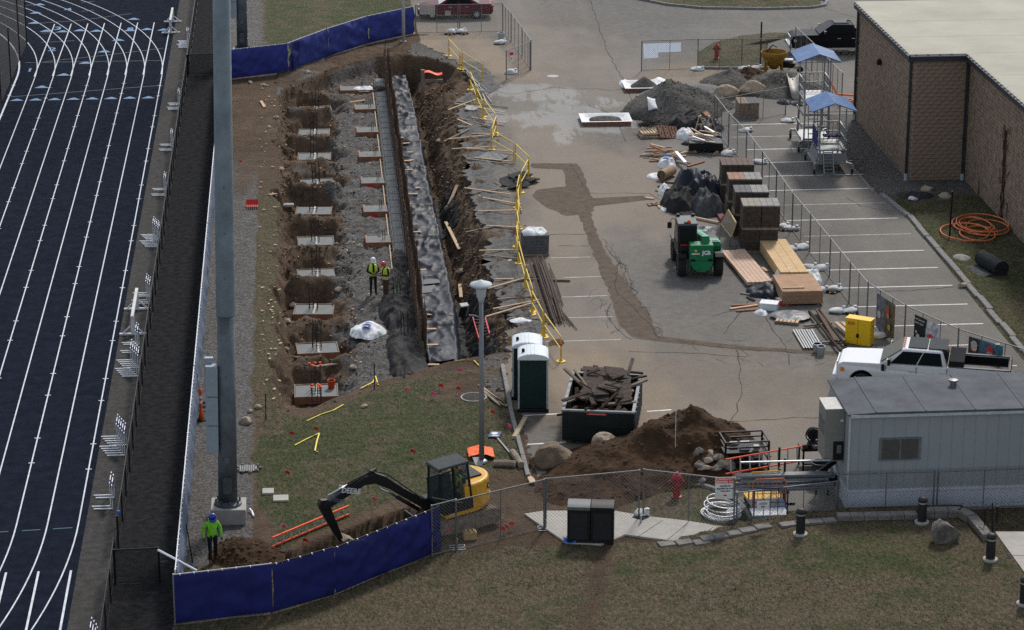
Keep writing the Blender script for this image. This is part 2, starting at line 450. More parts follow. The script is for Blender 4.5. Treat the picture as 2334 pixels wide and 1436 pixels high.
dirt = mixc(N, L, mth(N, L, 'MULTIPLY', sp.outputs[2], 0.5), dirt, (0.05, 0.032, 0.02))
vo = N.new('ShaderNodeTexVoronoi'); vo.inputs['Scale'].default_value = 14.0; L.new(OB, vo.inputs['Vector'])
vs_ = N.new('ShaderNodeSeparateColor'); L.new(vo.outputs['Color'], vs_.inputs[0])
grav = mixc(N, L, vs_.outputs[0], (0.06, 0.058, 0.057), (0.235, 0.23, 0.224))
grav = mixc(N, L, mth(N, L, 'MULTIPLY', n1, 0.5), grav, (0.10, 0.085, 0.07))
gs = N.new('ShaderNodeMapping'); gs.inputs['Scale'].default_value = (1.0, 0.45, 1.0); gs.inputs['Rotation'].default_value = (0, 0, 0.5); L.new(OB, gs.inputs['Vector'])
g1 = nzn(N, L, gs.outputs[0], 9.0, 8, 0.82, 0.36, 0.64); g2 = nzn(N, L, OB, 1.3, 5, 0.6)
green = mixc(N, L, g1, (0.014, 0.022, 0.007), (0.105, 0.118, 0.048))
brown = mixc(N, L, g1, (0.036, 0.028, 0.018), (0.20, 0.158, 0.10))
bfac = mth(N, L, 'ADD', sp.outputs[2], mth(N, L, 'MULTIPLY', mth(N, L, 'SUBTRACT', g2, 0.5), 1.1), True)
turf = mixc(N, L, bfac, green, brown)
c = mixc(N, L, edge_mask(N, L, sp.outputs[1], n4, 0.9), dirt, grav)
c = mixc(N, L, edge_mask(N, L, sp.outputs[0], n4, 0.9), c, turf)
L.new(c, p.inputs['Base Color'])
bp = N.new('ShaderNodeBump'); bp.inputs['Strength'].default_value = 0.9; bp.inputs['Distance'].default_value = 0.09
hs = mth(N, L, 'ADD', mth(N, L, 'MULTIPLY', n2, 0.5), mth(N, L, 'ADD', mth(N, L, 'MULTIPLY', g1, 0.45), mth(N, L, 'MULTIPLY', n3, 0.3)))
L.new(hs, bp.inputs['Height']); L.new(bp.outputs[0], p.inputs['Normal'])
gme.materials.append(gmat)
ground = link('ground', gme, smooth=True); struct(ground)

# ---------------------------------------------------------------- parking lot slab with its broken edge
def rough_edge(poly, keep, amp, step):
    out = []
    for i, a in enumerate(poly):
        b = poly[(i + 1) % len(poly)]; a_, b_ = Vector(a), Vector(b); d = (b_ - a_).length
        n = max(1, int(d / step)) if keep(a, b) else 1
        for k in range(n):
            q = a_.lerp(b_, k / n)
            if n > 1: q.x += amp * nz(q.x * 2.1, q.y * 2.1, 3) + 0.5 * amp * nz(q.x * 6, q.y * 6, 5)
            out.append((q.x, q.y))
    return out
edge = rough_edge(LOT, lambda a, b: a[0] < 10.5 and b[0] < 10.5 and 102 < a[1] < 166, 0.42, 0.22)
bm = bmesh.new()
tv = [bm.verts.new((x, y, 0)) for x, y in edge]
bm.faces.new(tv); bmesh.ops.triangulate(bm, faces=bm.faces[:])
for ax, vals in ((0, frange([(8, 30, 0.5), (30, 76, 6)])), (1, frange([(86, 170, 0.5), (170, 300, 10)]))):
    no = (1, 0, 0) if ax == 0 else (0, 1, 0)
    for t in vals:
        co = (t + 0.003, 0, 0) if ax == 0 else (0, t + 0.003, 0)
        bmesh.ops.bisect_plane(bm, geom=bm.verts[:] + bm.edges[:] + bm.faces[:], plane_co=co, plane_no=no)
be = [e for e in bm.edges if e.is_boundary]
r = bmesh.ops.extrude_edge_only(bm, edges=be)
for v in r['geom']:
    if isinstance(v, bmesh.types.BMVert): v.co.z -= 0.11
bmesh.ops.recalc_face_normals(bm, faces=bm.faces)
lme = bpy.data.meshes.new('parking_lot'); bm.to_mesh(lme); bm.free()
SL = [(W2([(1150, 205)])[0], 2.2, 1.6), (W2([(1230, 215)])[0], 2.4, 2.6), (W2([(1300, 240)])[0], 2.2, 3.0), (W2([(1240, 268)])[0], 2.0, 2.6), (W2([(1330, 280)])[0], 2.6, 3.2), (W2([(1290, 292)])[0], 0.8, 3.0),
      (W2([(1410, 275)])[0], 1.8, 2.6), (W2([(1130, 265)])[0], 1.4, 2.6), (W2([(1230, 270)])[0], 1.4, 2.4), (W2([(1375, 235)])[0], 1.0, 2.0), (W2([(1280, 310)])[0], 0.5, 3.0)]
DU = [(W2([(1300, 860)])[0], 4.2, 7.5, 1.0), (W2([(1400, 900)])[0], 5, 8, 0.9), (W2([(1600, 900)])[0], 7, 9, 0.62), (W2([(1280, 540)])[0], 3.2, 14, 0.55), (W2([(1290, 450)])[0], 3, 9, 0.6),
      (W2([(1010, 110)])[0], 4, 8, 1.0), (W2([(1090, 150)])[0], 4, 9, 0.95), (W2([(1250, 120)])[0], 6, 16, 0.35), (W2([(1620, 175)])[0], 5, 6, 0.7), (W2([(1300, 340)])[0], 5, 10, 0.5), (W2([(1440, 420)])[0], 3, 14, 0.55)]
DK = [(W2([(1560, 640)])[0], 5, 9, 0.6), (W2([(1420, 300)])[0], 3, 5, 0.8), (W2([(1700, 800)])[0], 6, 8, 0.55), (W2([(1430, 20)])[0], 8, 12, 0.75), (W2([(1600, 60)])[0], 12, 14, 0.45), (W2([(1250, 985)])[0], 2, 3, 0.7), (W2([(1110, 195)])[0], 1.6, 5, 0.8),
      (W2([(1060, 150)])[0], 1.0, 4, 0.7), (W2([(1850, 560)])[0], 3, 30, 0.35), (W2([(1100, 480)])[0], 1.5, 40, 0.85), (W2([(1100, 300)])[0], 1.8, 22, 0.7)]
cl = []
for v in lme.vertices:
    x, y = v.co.x, v.co.y; a = b = c_ = 0
    n0 = fbm(x * 0.5, y * 0.3, 4, 4); n9 = fbm(x * 1.1, y * 0.35, 14, 4)
    for (cx, cy), rx, ry, s in DU: a = max(a, s * (1 - sst(0.45, 1.25, math.hypot((x - cx) / rx, (y - cy) / ry) + 0.6 * n0)))
    for (cx, cy), rx, ry in SL: b = max(b, 1 - sst(0.5, 1.1, math.hypot((x - cx) / rx, (y - cy) / ry) + 1.5 * n9))
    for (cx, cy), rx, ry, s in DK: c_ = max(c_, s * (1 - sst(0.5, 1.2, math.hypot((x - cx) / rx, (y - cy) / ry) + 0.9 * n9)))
    cl += [clamp(a), clamp(b), clamp(c_), 1]
ca = lme.color_attributes.new('mask', 'FLOAT_COLOR', 'POINT'); ca.data.foreach_set('color', cl)
amat = bpy.data.materials.new('worn_asphalt'); amat.use_nodes = True
N, L = nodes(amat); p = N['Principled BSDF']; p.inputs['Roughness'].default_value = 0.9; p.inputs['Specular IOR Level'].default_value = 0.2
tc = N.new('ShaderNodeTexCoord'); OB = tc.outputs['Object']
at = N.new('ShaderNodeAttribute'); at.attribute_name = 'mask'; sp = N.new('ShaderNodeSeparateColor'); L.new(at.outputs['Color'], sp.inputs[0])
n1 = nzn(N, L, OB, 0.22, 7, 0.65); n2 = nzn(N, L, OB, 2.2, 6, 0.7); n3 = nzn(N, L, OB, 9, 8, 0.85, 0.34, 0.66)
mp = N.new('ShaderNodeMapping'); mp.inputs['Scale'].default_value = (1.2, 0.1, 1); L.new(OB, mp.inputs['Vector']); n4 = nzn(N, L, mp.outputs[0], 1.0, 6, 0.7)
mp2 = N.new('ShaderNodeMapping'); mp2.inputs['Scale'].default_value = (1.5, 0.28, 1); mp2.inputs['Rotation'].default_value = (0, 0, -0.25); L.new(OB, mp2.inputs['Vector'])
c = mixc(N, L, n1, (0.142, 0.134, 0.122), (0.215, 0.202, 0.182))
c = mixc(N, L, mth(N, L, 'MULTIPLY', n2, 0.3), c, (0.105, 0.1, 0.095))
c = mixc(N, L, mth(N, L, 'MULTIPLY', n4, 0.35), c, (0.225, 0.205, 0.18))
c = mixc(N, L, mth(N, L, 'MULTIPLY', sp.outputs[0], mth(N, L, 'ADD', mth(N, L, 'MULTIPLY', n2, 0.6), 0.42)), c, (0.31, 0.225, 0.145))
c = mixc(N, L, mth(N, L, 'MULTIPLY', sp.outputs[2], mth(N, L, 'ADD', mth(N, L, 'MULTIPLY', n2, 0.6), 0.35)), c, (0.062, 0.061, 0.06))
c = mixc(N, L, mth(N, L, 'MULTIPLY', edge_mask(N, L, sp.outputs[1], nzn(N, L, mp2.outputs[0], 1.0, 8, 0.75, 0.38, 0.62), 1.6), mth(N, L, 'MULTIPLY', sp.outputs[1], 0.48)), c, (0.42, 0.43, 0.43))
c = mixc(N, L, mth(N, L, 'MULTIPLY', n3, 0.6), c, (0.085, 0.081, 0.076))
spk = nzn(N, L, OB, 1.1, 9, 0.82, 0.63, 0.70); c = mixc(N, L, mth(N, L, 'MULTIPLY', spk, 0.5), c, (0.08, 0.06, 0.045))
L.new(c, p.inputs['Base Color'])
bp = N.new('ShaderNodeBump'); bp.inputs['Strength'].default_value = 0.35; bp.inputs['Distance'].default_value = 0.02; L.new(n3, bp.inputs['Height']); L.new(bp.outputs[0], p.inputs['Normal'])
lme.materials.append(amat)
lot = struct(link('parking_lot', lme))

m_white = M('white_paint', (0.62, 0.62, 0.6), 0.7, var=0.25, scale=3)
m_faint = M('worn_white_paint', (0.33, 0.32, 0.3), 0.8, var=0.4, scale=3)
m_patch = M('trench_backfill', (0.088, 0.066, 0.048), 0.95, var=0.35, scale=2.5, bump=0.8, bscale=12)
m_crack = M('crack_dark', (0.028, 0.026, 0.024), 0.95)
m_conc = M('concrete', (0.33, 0.32, 0.3), 0.9, var=0.15, scale=4, bump=0.15)
m_walk = M('concrete_walk', (0.36, 0.34, 0.31), 0.9, var=0.12, scale=2, bump=0.1)
def flat(name, poly, mat, parent, z=0.005, t=0.003): return MB().prism(poly, z - t, z).build(name, mat, parent)
# stall lines
y0 = G(2046, 497).y; k = -8
while k < 14:
    y = y0 + 2.74 * k
    if 93 < y < 142: flat('stall_line', [(23.5 + 0.3 * (k % 2), y - 0.05), (28.95, y - 0.05), (28.95, y + 0.05), (23.5 + 0.3 * (k % 2), y + 0.05)], m_white if k not in (1, 6, -1) else m_faint, lot)
    k += 1
for (xa, ya, xb, yb) in ((1255, 588, 1346, 586), (1283, 633, 1378, 630), (1262, 678, 1384, 674), (1272, 725, 1398, 722), (1245, 779, 1415, 774), (1195, 947, 1279, 943), (1475, 938, 1530, 934), (1202, 1013, 1290, 1008), (1490, 1010, 1520, 1008)):
    a, b = G(xa, ya), G(xb, yb); flat('stall_line', [(a.x, a.y - 0.05), (b.x, b.y - 0.05), (b.x, b.y + 0.05), (a.x, a.y + 0.05)], m_faint if ya < 800 else m_white, lot)
def rpoly(pts, amp=0.12, step=0.35):
    return rough_edge(W2(pts), lambda a, b: True, amp, step)
flat('trench_patch', rpoly([(1212, 372), (1315, 373), (1330, 395), (1345, 440), (1350, 452), (1470, 446), (1475, 456), (1355, 470), (1347, 490), (1372, 560), (1424, 640), (1482, 720), (1500, 768), (1440, 768), (1412, 740), (1396, 690), (1346, 560), (1318, 490), (1290, 492), (1240, 470), (1210, 445), (1225, 432), (1290, 425), (1284, 386), (1212, 383)]), m_patch, lot, 0.006)
flat('trench_patch', rpoly([(1440, 770), (1500, 766), (1700, 790), (1910, 802), (1912, 808), (1700, 798), (1500, 778)], 0.06), m_patch, lot, 0.0065)
flat('handicap_paint', W2([(1466, 100), (1552, 97), (1552, 118), (1500, 120), (1500, 132), (1467, 134)]), M('worn_blue_paint', (0.24, 0.28, 0.34), 0.8, var=0.15), lot, 0.006)
# cracks: dark ribbons wandering over the slab
cr = MB()
def crack(pts, w=0.02, wob=0.06):
    q = [G(*a) for a in pts]; o = []
    for a, b in zip(q, q[1:]):
        n = max(2, int((b - a).length / 0.35))
        for i in range(n): o.append(a.lerp(b, i / n))
    o.append(q[-1])
    for i, a in enumerate(o): a.x += wob * nz(a.x * 1.2, a.y * 1.2, i * 0.1) * 2; a.y += 2.2 * wob * nz(a.y * 1.3, a.x, 3) * 2
    for a, b in zip(o, o[1:]):
        d = (b - a); d.z = 0
        if d.length < 1e-4: continue
        d.normalize(); s = Vector((-d.y, d.x, 0)) * w * random.uniform(0.4, 1.0); e = d * 0.02
        z = Vector((0, 0, 0.0075))
        cr.add([a - s - e + z, b - s + e + z, b + s + e + z, a + s - e + z], [(0, 1, 2, 3)])
for q in ([(1205, 380), (1300, 372), (1340, 440), (1480, 440), (1500, 455)], [(1380, 560), (1410, 600), (1400, 660), (1440, 700), (1490, 750), (1500, 770)], [(1395, 690), (1380, 720), (1415, 760), (1440, 775)],
          [(1500, 770), (1620, 790), (1750, 800), (1915, 812)], [(1430, 800), (1560, 805), (1700, 812)], [(1680, 800), (1690, 900), (1660, 980)], [(1500, 960), (1700, 960), (1880, 950)], [(1340, 240), (1400, 260), (1425, 320)],
          [(1385, 120), (1420, 180), (1440, 230)], [(1345, 0), (1385, 120)], [(1690, 590), (1730, 640), (1700, 700), (1650, 760)], [(1990, 665), (2080, 662), (2190, 655)], [(1250, 535), (1345, 533)], [(1620, 720), (1700, 705)],
          [(1930, 450), (1960, 470), (2040, 480)], [(1850, 60), (1855, 100)], [(1880, 20), (1950, 40)], [(1270, 560), (1345, 560)], [(1740, 720), (1790, 790), (1800, 830)], [(1120, 205), (1170, 215), (1260, 200), (1390, 205), (1440, 200)]):
    crack(q)
for i in range(44):
    t = random.random(); bx, by = lerp(1370, 1500, t) + random.uniform(-6, 10), lerp(540, 770, t)
    a = random.uniform(-0.6, 0.9); crack([(bx, by), (bx + 14 * math.cos(a), by + 10 * math.sin(a) + 4), (bx + 22 * math.cos(a + 0.8), by + 20)], 0.008, 0.08)
for i in range(26):
    bx, by = random.uniform(1560, 1900), random.uniform(770, 830); a = random.uniform(0, 6.28)
    crack([(bx, by), (bx + 30 * math.cos(a), by + 12 * math.sin(a))], 0.009, 0.1)
for i in range(9):
    t = random.random(); bx, by = lerp(1375, 1430, t) - 12, lerp(660, 750, t); a = random.uniform(2, 4)
    crack([(bx, by), (bx + 20 * math.cos(a), by + 10 * math.sin(a)), (bx + 28 * math.cos(a + .6), by + 16)], 0.009, 0.08)
stuff(cr.build('crack_lines', m_crack, lot))

# rubble of broken asphalt along the pit edge
m_rub = M('asphalt_rubble', (0.10, 0.098, 0.094), 0.95, var=0.45, scale=5, bump=1.0, bscale=14)
mb = MB(); n_u, n_v = 420, 16
def rub(u, v):
    y = lerp(104.5, 158.5, v); xe = pl([(b, a) for a, b in sorted(LOT[17:], key=lambda q: q[1])], y)
    w = 1.15 + 0.5 * nz(y * 0.3, 2) + 0.3 * nz(y * 1.2, 7)
    x = xe + 0.25 + w * u
    e = min(u, 1 - u) * 4; h = max(0, min(1, e)) * (0.05 + 0.16 * max(0, fbm(x * 1.6, y * 1.6, 3, 4) + 0.2)) * (0.4 + 0.6 * (nz(y * 0.4, 12) > -0.15))
    return (x, y, 0.001 + h)
mb.sheet(n_v, n_u, lambda u, v: rub(u, v))
stuff(mb.build('asphalt_rubble', m_rub, lot, smooth=True))

# ---------------------------------------------------------------- kerbs
m_kerb = M('granite_kerb', (0.20, 0.195, 0.19), 0.9, var=0.3, scale=5, bump=0.4)
kerb = struct(thing('kerb', '', '')); del kerb['label'], kerb['category']
def kerb_line(pts, step, w=0.2, h=0.14, z=0.0, jit=0.0):
    for a, b in zip(pts, pts[1:]):
        a, b = Vector((*a, 0)), Vector((*b, 0)); n = max(1, round((b - a).length / step)); d = (b - a).normalized()
        for i in range(n):
            p_, q_ = a.lerp(b, i / n) + d * 0.015, a.lerp(b, (i + 1) / n) - d * 0.015
            o = Vector((random.uniform(-jit, jit), 0, z + h / 2 - 0.03 + random.uniform(-jit, jit) * 0.3))
            MB().beam(p_ + o, q_ + o, w, h + 0.06).build('kerb_stone', m_kerb, kerb, bev=0.015)
kerb_line([(29.62, 86), (29.67, 102), (29.5, 122.6), (29.0, 126.5)], 1.83, 0.26, 0.15, jit=0.05)
kerb_line([(8.05, 89.8), (8.0, 96), (8.1, 102.2)], 2.0, 0.16, 0.13)
kerb_line(W2([(1440, 1128), (1530, 1114), (1600, 1109), (1660, 1128), (1690, 1155), (1722, 1200)]), 1.2, 0.16, 0.13)
kerb_line(W2([(1440, -4), (1520, 12), (1600, 20), (1740, 22), (1850, 19), (1880, 14), (1885, 4), (1860, -6)]), 1.5, 0.18, 0.15)
kerb_line([(28.75, 127.2), (28.65, 132), (28.85, 141)], 2.4, 0.12, 0.05)
# planted islands on the lot
def island(poly, dome, seed):
    cx = sum(q[0] for q in poly) / len(poly); cy = sum(q[1] for q in poly) / len(poly); rings = []
    mb = MB(); n = len(poly); vs_ = []
    for k in range(7):
        t = k / 6
        for x, y in poly:
            X, Y = lerp(x, cx, t), lerp(y, cy, t); vs_.append((X, Y, 0.02 + dome * sst(0, 1, t) + (0.02 if k else -0.03)))
    fs = [(k * n + i, k * n + (i + 1) % n, (k + 1) * n + (i + 1) % n, (k + 1) * n + i) for k in range(6) for i in range(n)]
    o = mb.add(vs_, fs).build('grass_island', gmat, None, smooth=True); me = o.data
    ca = me.color_attributes.new('mask', 'FLOAT_COLOR', 'POINT')
    ca.data.foreach_set('color', [q for v in me.vertices for q in (1.0, 0.0, clamp(0.55 + fbm(v.co.x * 0.4, v.co.y * 0.4, seed)), 1.0)])
    return struct(o)
island(rough_edge(W2([(1588, 152), (1590, 118), (1625, 96), (1690, 80), (1760, 73), (1800, 74), (1800, 84), (1752, 96), (1750, 154)]), lambda a, b: True, 0.05, 1.0), 0.25, 3)
island(rough_edge(W2([(1450, -2), (1520, 10), (1600, 17), (1740, 19), (1850, 16), (1875, 10), (1878, -30), (1450, -40)]), lambda a, b: True, 0.05, 1.0), 0.4, 5)
kerb_line(W2([(1590, 157), (1752, 158)]), 1.5, 0.16, 0.14)

# ---------------------------------------------------------------- running track, apron and walkway
m_trk = M('navy_track_rubber', (0.0092, 0.0130, 0.0235), 0.95, var=0.4, scale=1.6, bump=0.6, bscale=45, spec=0.02)
m_line = M('track_line_white', (0.54, 0.57, 0.61), 0.7, var=0.25, scale=3)
m_tblue = M('track_mark_blue', (0.12, 0.22, 0.36), 0.7, var=0.1)
m_tgrey = M('track_mark_grey', (0.13, 0.15, 0.17), 0.8, var=0.2)
m_teal = M('track_mark_teal', (0.06, 0.13, 0.14), 0.8, var=0.2)
track = struct(MB().prism([(-90, 40), (-7.62, 40), (-7.62, 230), (-90, 230)], -0.05, 0.002).build('running_track', m_trk))
apron = struct(MB().prism([(-7.62, 40), (-6.5, 40), (-6.5, 230), (-7.62, 230)], -0.05, 0.0).build('track_apron', M('apron_asphalt', (0.038, 0.036, 0.034), 0.95, var=0.5, scale=3.0, bump=0.5, bscale=35)))
walk = struct(MB().prism([(-6.5, 40), (-4.22, 40), (-4.22, 230), (-6.5, 230)], -0.05, -0.003).build('walkway', M('walkway_asphalt', (0.0205, 0.0208, 0.0225), 0.95, var=0.55, scale=3.5, bump=0.6, bscale=38, spec=0.02)))
XO, LW, TB, TT = -7.87, 1.067, G(195, 1190).y, G(350, 172).y
RI = 37.4
cxT = XO - 8 * LW - RI
def ribbon(mb, pts, w, z):
    for a, b in zip(pts, pts[1:]):
        a, b = Vector((*a, z)), Vector((*b, z)); d = (b - a).normalized(); s = Vector((-d.y, d.x, 0)) * w / 2
        mb.add([a - s, b - s, b + s, a + s], [(0, 1, 2, 3)])
for k in range(9):
    r = RI + (8 - k) * LW; x = XO - k * LW
    pts = [(cxT + r * math.cos(-t), TB + r * math.sin(-t)) for t in [i * 0.02 for i in range(34, 0, -1)]] + [(x, TB), (x, TT)] + [(cxT + r * math.cos(t), TT + r * math.sin(t)) for t in [i * 0.02 for i in range(1, 60)]]
    mb = MB(); ribbon(mb, pts, 0.05 if k < 8 else 0.10, 0.006); mb.build('lane_line', m_line, track)
for k in range(8):   # straight chute lines at both ends
    x = XO - k * LW - 0.06
    mb = MB(); ribbon(mb, [(x, TT + 0.3), (x + 0.0, TT + 15.5)], 0.06, 0.0068); mb.build('chute_line', m_line, track)
    mb = MB(); ribbon(mb, [(x + 0.1, TB - 4.2), (x + 0.1, TB - 40)], 0.075, 0.0068); mb.build('chute_line', m_line, track)
tri = lambda x, y, w, d, z=0.0072: MB().add([(x - w, y, z), (x + w, y, z), (x + w * 0.15, y + d, z), (x - w * 0.15, y + d, z)], [(0, 1, 2, 3)])
y1 = G(350, 224).y
for k in range(8): tri(XO - (k + 0.5) * LW, y1, 0.40, 0.5).build('relay_triangle', m_tblue, track)
yb = G(300, 71).y
for k in range(8):
    x = XO - (k + 0.5) * LW
    if k not in (3,): tri(x + 0.1, yb + 0.25 * (k % 2), 0.42, 0.6).build('relay_triangle', m_tblue, track)
for (px, py) in ((95, 198), (145, 170), (195, 143), (238, 117), (270, 91), (305, 43), (82, 29), (90, 10), (78, 52)):
    q = G(px, py); tri(q.x, q.y - 0.3, 0.42, 0.6).build('relay_triangle', m_tblue, track)
for pts in ([(24, 221), (365, 195)], [(57, 143), (372, 138)], [(100, 141), (250, 125), (372, 110)], [(90, 53), (180, 47), (300, 31)], [(95, 97), (170, 93)], [(95, 76), (160, 72)], [(185, 26), (215, 23)], [(40, 14), (95, 9)], [(185, 6), (215, 3)]):
    mb = MB(); ribbon(mb, [tuple(G(*a).xy) for a in pts], 0.07, 0.0079); mb.build('start_line', m_tgrey, track)
for a, b in ((0, 19), (50, 92), (121, 165)):
    mb = MB(); qa, qb = G(a, 1213 - a * .06), G(b, 1213 - b * .06); ribbon(mb, [tuple(qa.xy), tuple(qb.xy)], 0.06, 0.0079); mb.build('mark_line', m_teal, track)
for s, (px, py), sz in (('1', (68, 160), 1.3), ('2', (119, 113), 1.4), ('3', (132, 65), 1.4), ('4', (155, 22), 1.3), ('8', (297, 66), 1.1)):
    q = G(px, py); text('lane_number', s, sz, m_tblue, track, (q.x, q.y, 0.0075), (0, 0, 0), 0.0004, bold=0.02, sx=0.8)
mb = MB()
for k in range(9):    # hurdle ticks across the lines
    for j in range(9):
        for o in (0, 2.6):
            y = 92 + j * 7.4 + o + (k % 3) * 0.4
            if k % 2 == 0: ribbon(mb, [(XO - k * LW - 0.11, y), (XO - k * LW + 0.11, y)], 0.07, 0.0083)
stuff(mb.build('hurdle_tick_marks', m_line, track))
# ================================================================= common materials
m_galv = M('galvanised_steel', (0.34, 0.35, 0.36), 0.45, 0.7, 0.12)
m_dgalv = M('weathered_steel_tube', (0.16, 0.165, 0.17), 0.5, 0.6, 0.15)
m_blk = M('black_metal', (0.012, 0.012, 0.013), 0.5, 0.2, 0.2)
m_alu = M('white_aluminium', (0.62, 0.64, 0.67), 0.4, 0.35, 0.12)
m_ora = M('safety_orange', (0.75, 0.09, 0.02), 0.6, var=0.12)
m_wood = M('new_lumber', (0.47, 0.34, 0.22), 0.8, var=0.2, scale=5)
m_owood = M('weathered_lumber', (0.22, 0.18, 0.145), 0.9, var=0.35, scale=5)
m_ply = M('form_plywood', (0.24, 0.115, 0.065), 0.85, var=0.25, scale=4)
m_rebar = M('rusty_rebar', (0.095, 0.062, 0.045), 0.85, 0.2, 0.3, 9)
m_bar = M('dark_rebar', (0.05, 0.043, 0.04), 0.8, 0.3, 0.3, 9)
m_slab = M('fresh_concrete', (0.165, 0.175, 0.175), 0.85, var=0.12, scale=3, bump=0.15)
m_plas = M('black_poly_sheet', (0.022, 0.026, 0.036), 0.46, 0.0, 0.45, 2, bump=0.3, bscale=4, spec=0.085)
m_geo = M('black_geotextile', (0.018, 0.018, 0.019), 0.8, 0.0, 0.35, 4, bump=0.5, bscale=9)
m_wbag = M('white_woven_plastic', (0.60, 0.62, 0.64), 0.55, var=0.12, scale=5, bump=0.5, bscale=9)
m_bluep = M('blue_print', (0.03, 0.12, 0.42), 0.6)
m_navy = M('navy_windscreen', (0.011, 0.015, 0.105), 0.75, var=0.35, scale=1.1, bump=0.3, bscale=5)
m_navyl = M('navy_windscreen_paler', (0.026, 0.037, 0.19), 0.75, var=0.2, scale=1.1, bump=0.3, bscale=4)  # paler navy, used for the upper fence screens
m_pink = M('pink_flag', (0.75, 0.10, 0.22), 0.6)
m_red = M('red_plastic', (0.55, 0.03, 0.02), 0.5)
m_yel = M('yellow_paint', (0.62, 0.40, 0.03), 0.5, var=0.15)
m_rubber = M('black_rubber', (0.022, 0.022, 0.022), 0.85, var=0.25, scale=8)
m_stone = M('grey_boulder', (0.19, 0.17, 0.15), 0.95, var=0.4, scale=2.5, bump=0.8, bscale=9)
m_tstone = M('tan_stone', (0.34, 0.28, 0.21), 0.95, var=0.3, scale=4, bump=0.6, bscale=9)

# ================================================================= hurdles and barriers beside the track
def make_hurdle():
    t = thing('hurdle', 'white framed track hurdle with blue board, parked against the low black fence', 'hurdle', group='hurdles nested along the low black fence')
    for y in (0, -1.05): MB().beam((0.0, y, 0.03), (-0.66, y, 0.03), 0.05, 0.05).build('foot', m_alu, t, bev=0.008)
    for y in (0, -1.05): MB().box((0, y, 0.45), (0.035, 0.035, 0.84)).build('upright', m_alu, t)
    b = MB().box((0, -0.525, 0.88), (0.03, 1.12, 0.075)).build('board', m_alu, t, bev=0.006)
    for y in (-0.2, -0.85): MB().box((0, y, 0.88), (0.034, 0.2, 0.079)).build('stripe', m_navy, b)
    MB().box((0, -0.525, 0.70), (0.02, 1.02, 0.16)).build('panel', m_navy, t)
    return t
h0 = make_hurdle(); first = True
HW = ['beside the far steeplechase barrier', 'next to the small far gate', 'third from the far barrier', 'fourth from the far barrier', 'second behind the middle barrier', 'standing behind the middle steeplechase barrier', 'just past the middle steeplechase barrier', 'second past the middle steeplechase barrier', 'facing the orange delineator post', 'just before the open gate', 'past the open gate']
for hi, (px, py, n) in enumerate(((432, 94, 5), (413, 236, 3), (397, 330, 2), (382, 431, 2), (358, 536, 5), (343, 669, 3), (320, 782, 2), (309, 822, 5), (278, 996, 5), (264, 1130, 2), (221, 1468, 4))):
    q = G(px, py)
    for i in range(n):
        loc = (q.x + 0.085 * i - 0.12, q.y - 0.24 * i, 0.0)
        if loc[0] > -6.5: loc = (-6.5, loc[1], 0)
        lb = 'white track hurdle with blue board, in the nested stack ' + HW[hi]
        if first: h0.location = loc; first = False; h0['label'] = lb
        else: dup(h0, loc, label=lb)
def barrier(px, py, label):
    q = G(px, py); t = thing('steeplechase_barrier', label, 'barrier', (q.x, q.y, 0))
    MB().box((0, 1.98, 0.86), (0.13, 3.96, 0.13)).build('beam', M('barrier_beam', (0.5, 0.5, 0.5), 0.6, var=0.25, scale=2.0), t, bev=0.01)
    for y in (0.25, 3.7):
        f = MB().box((0, y, 0.05), (1.15, 0.1, 0.09)).build('base', m_alu, t, bev=0.01)
        MB().beam((-0.42, y, 0.09), (-0.1, y, 0.4), 0.06, 0.05).beam((0.42, y, 0.09), (0.1, y, 0.4), 0.06, 0.05).build('brace', m_alu, f)
        MB().box((0, y, 0.45), (0.16, 0.07, 0.7)).build('post', m_alu, t)
    return t
barrier(303, 768, 'long white steeplechase barrier standing on the track apron among the hurdles')
barrier(389, 78, 'long white steeplechase barrier standing at the curved end of the track')

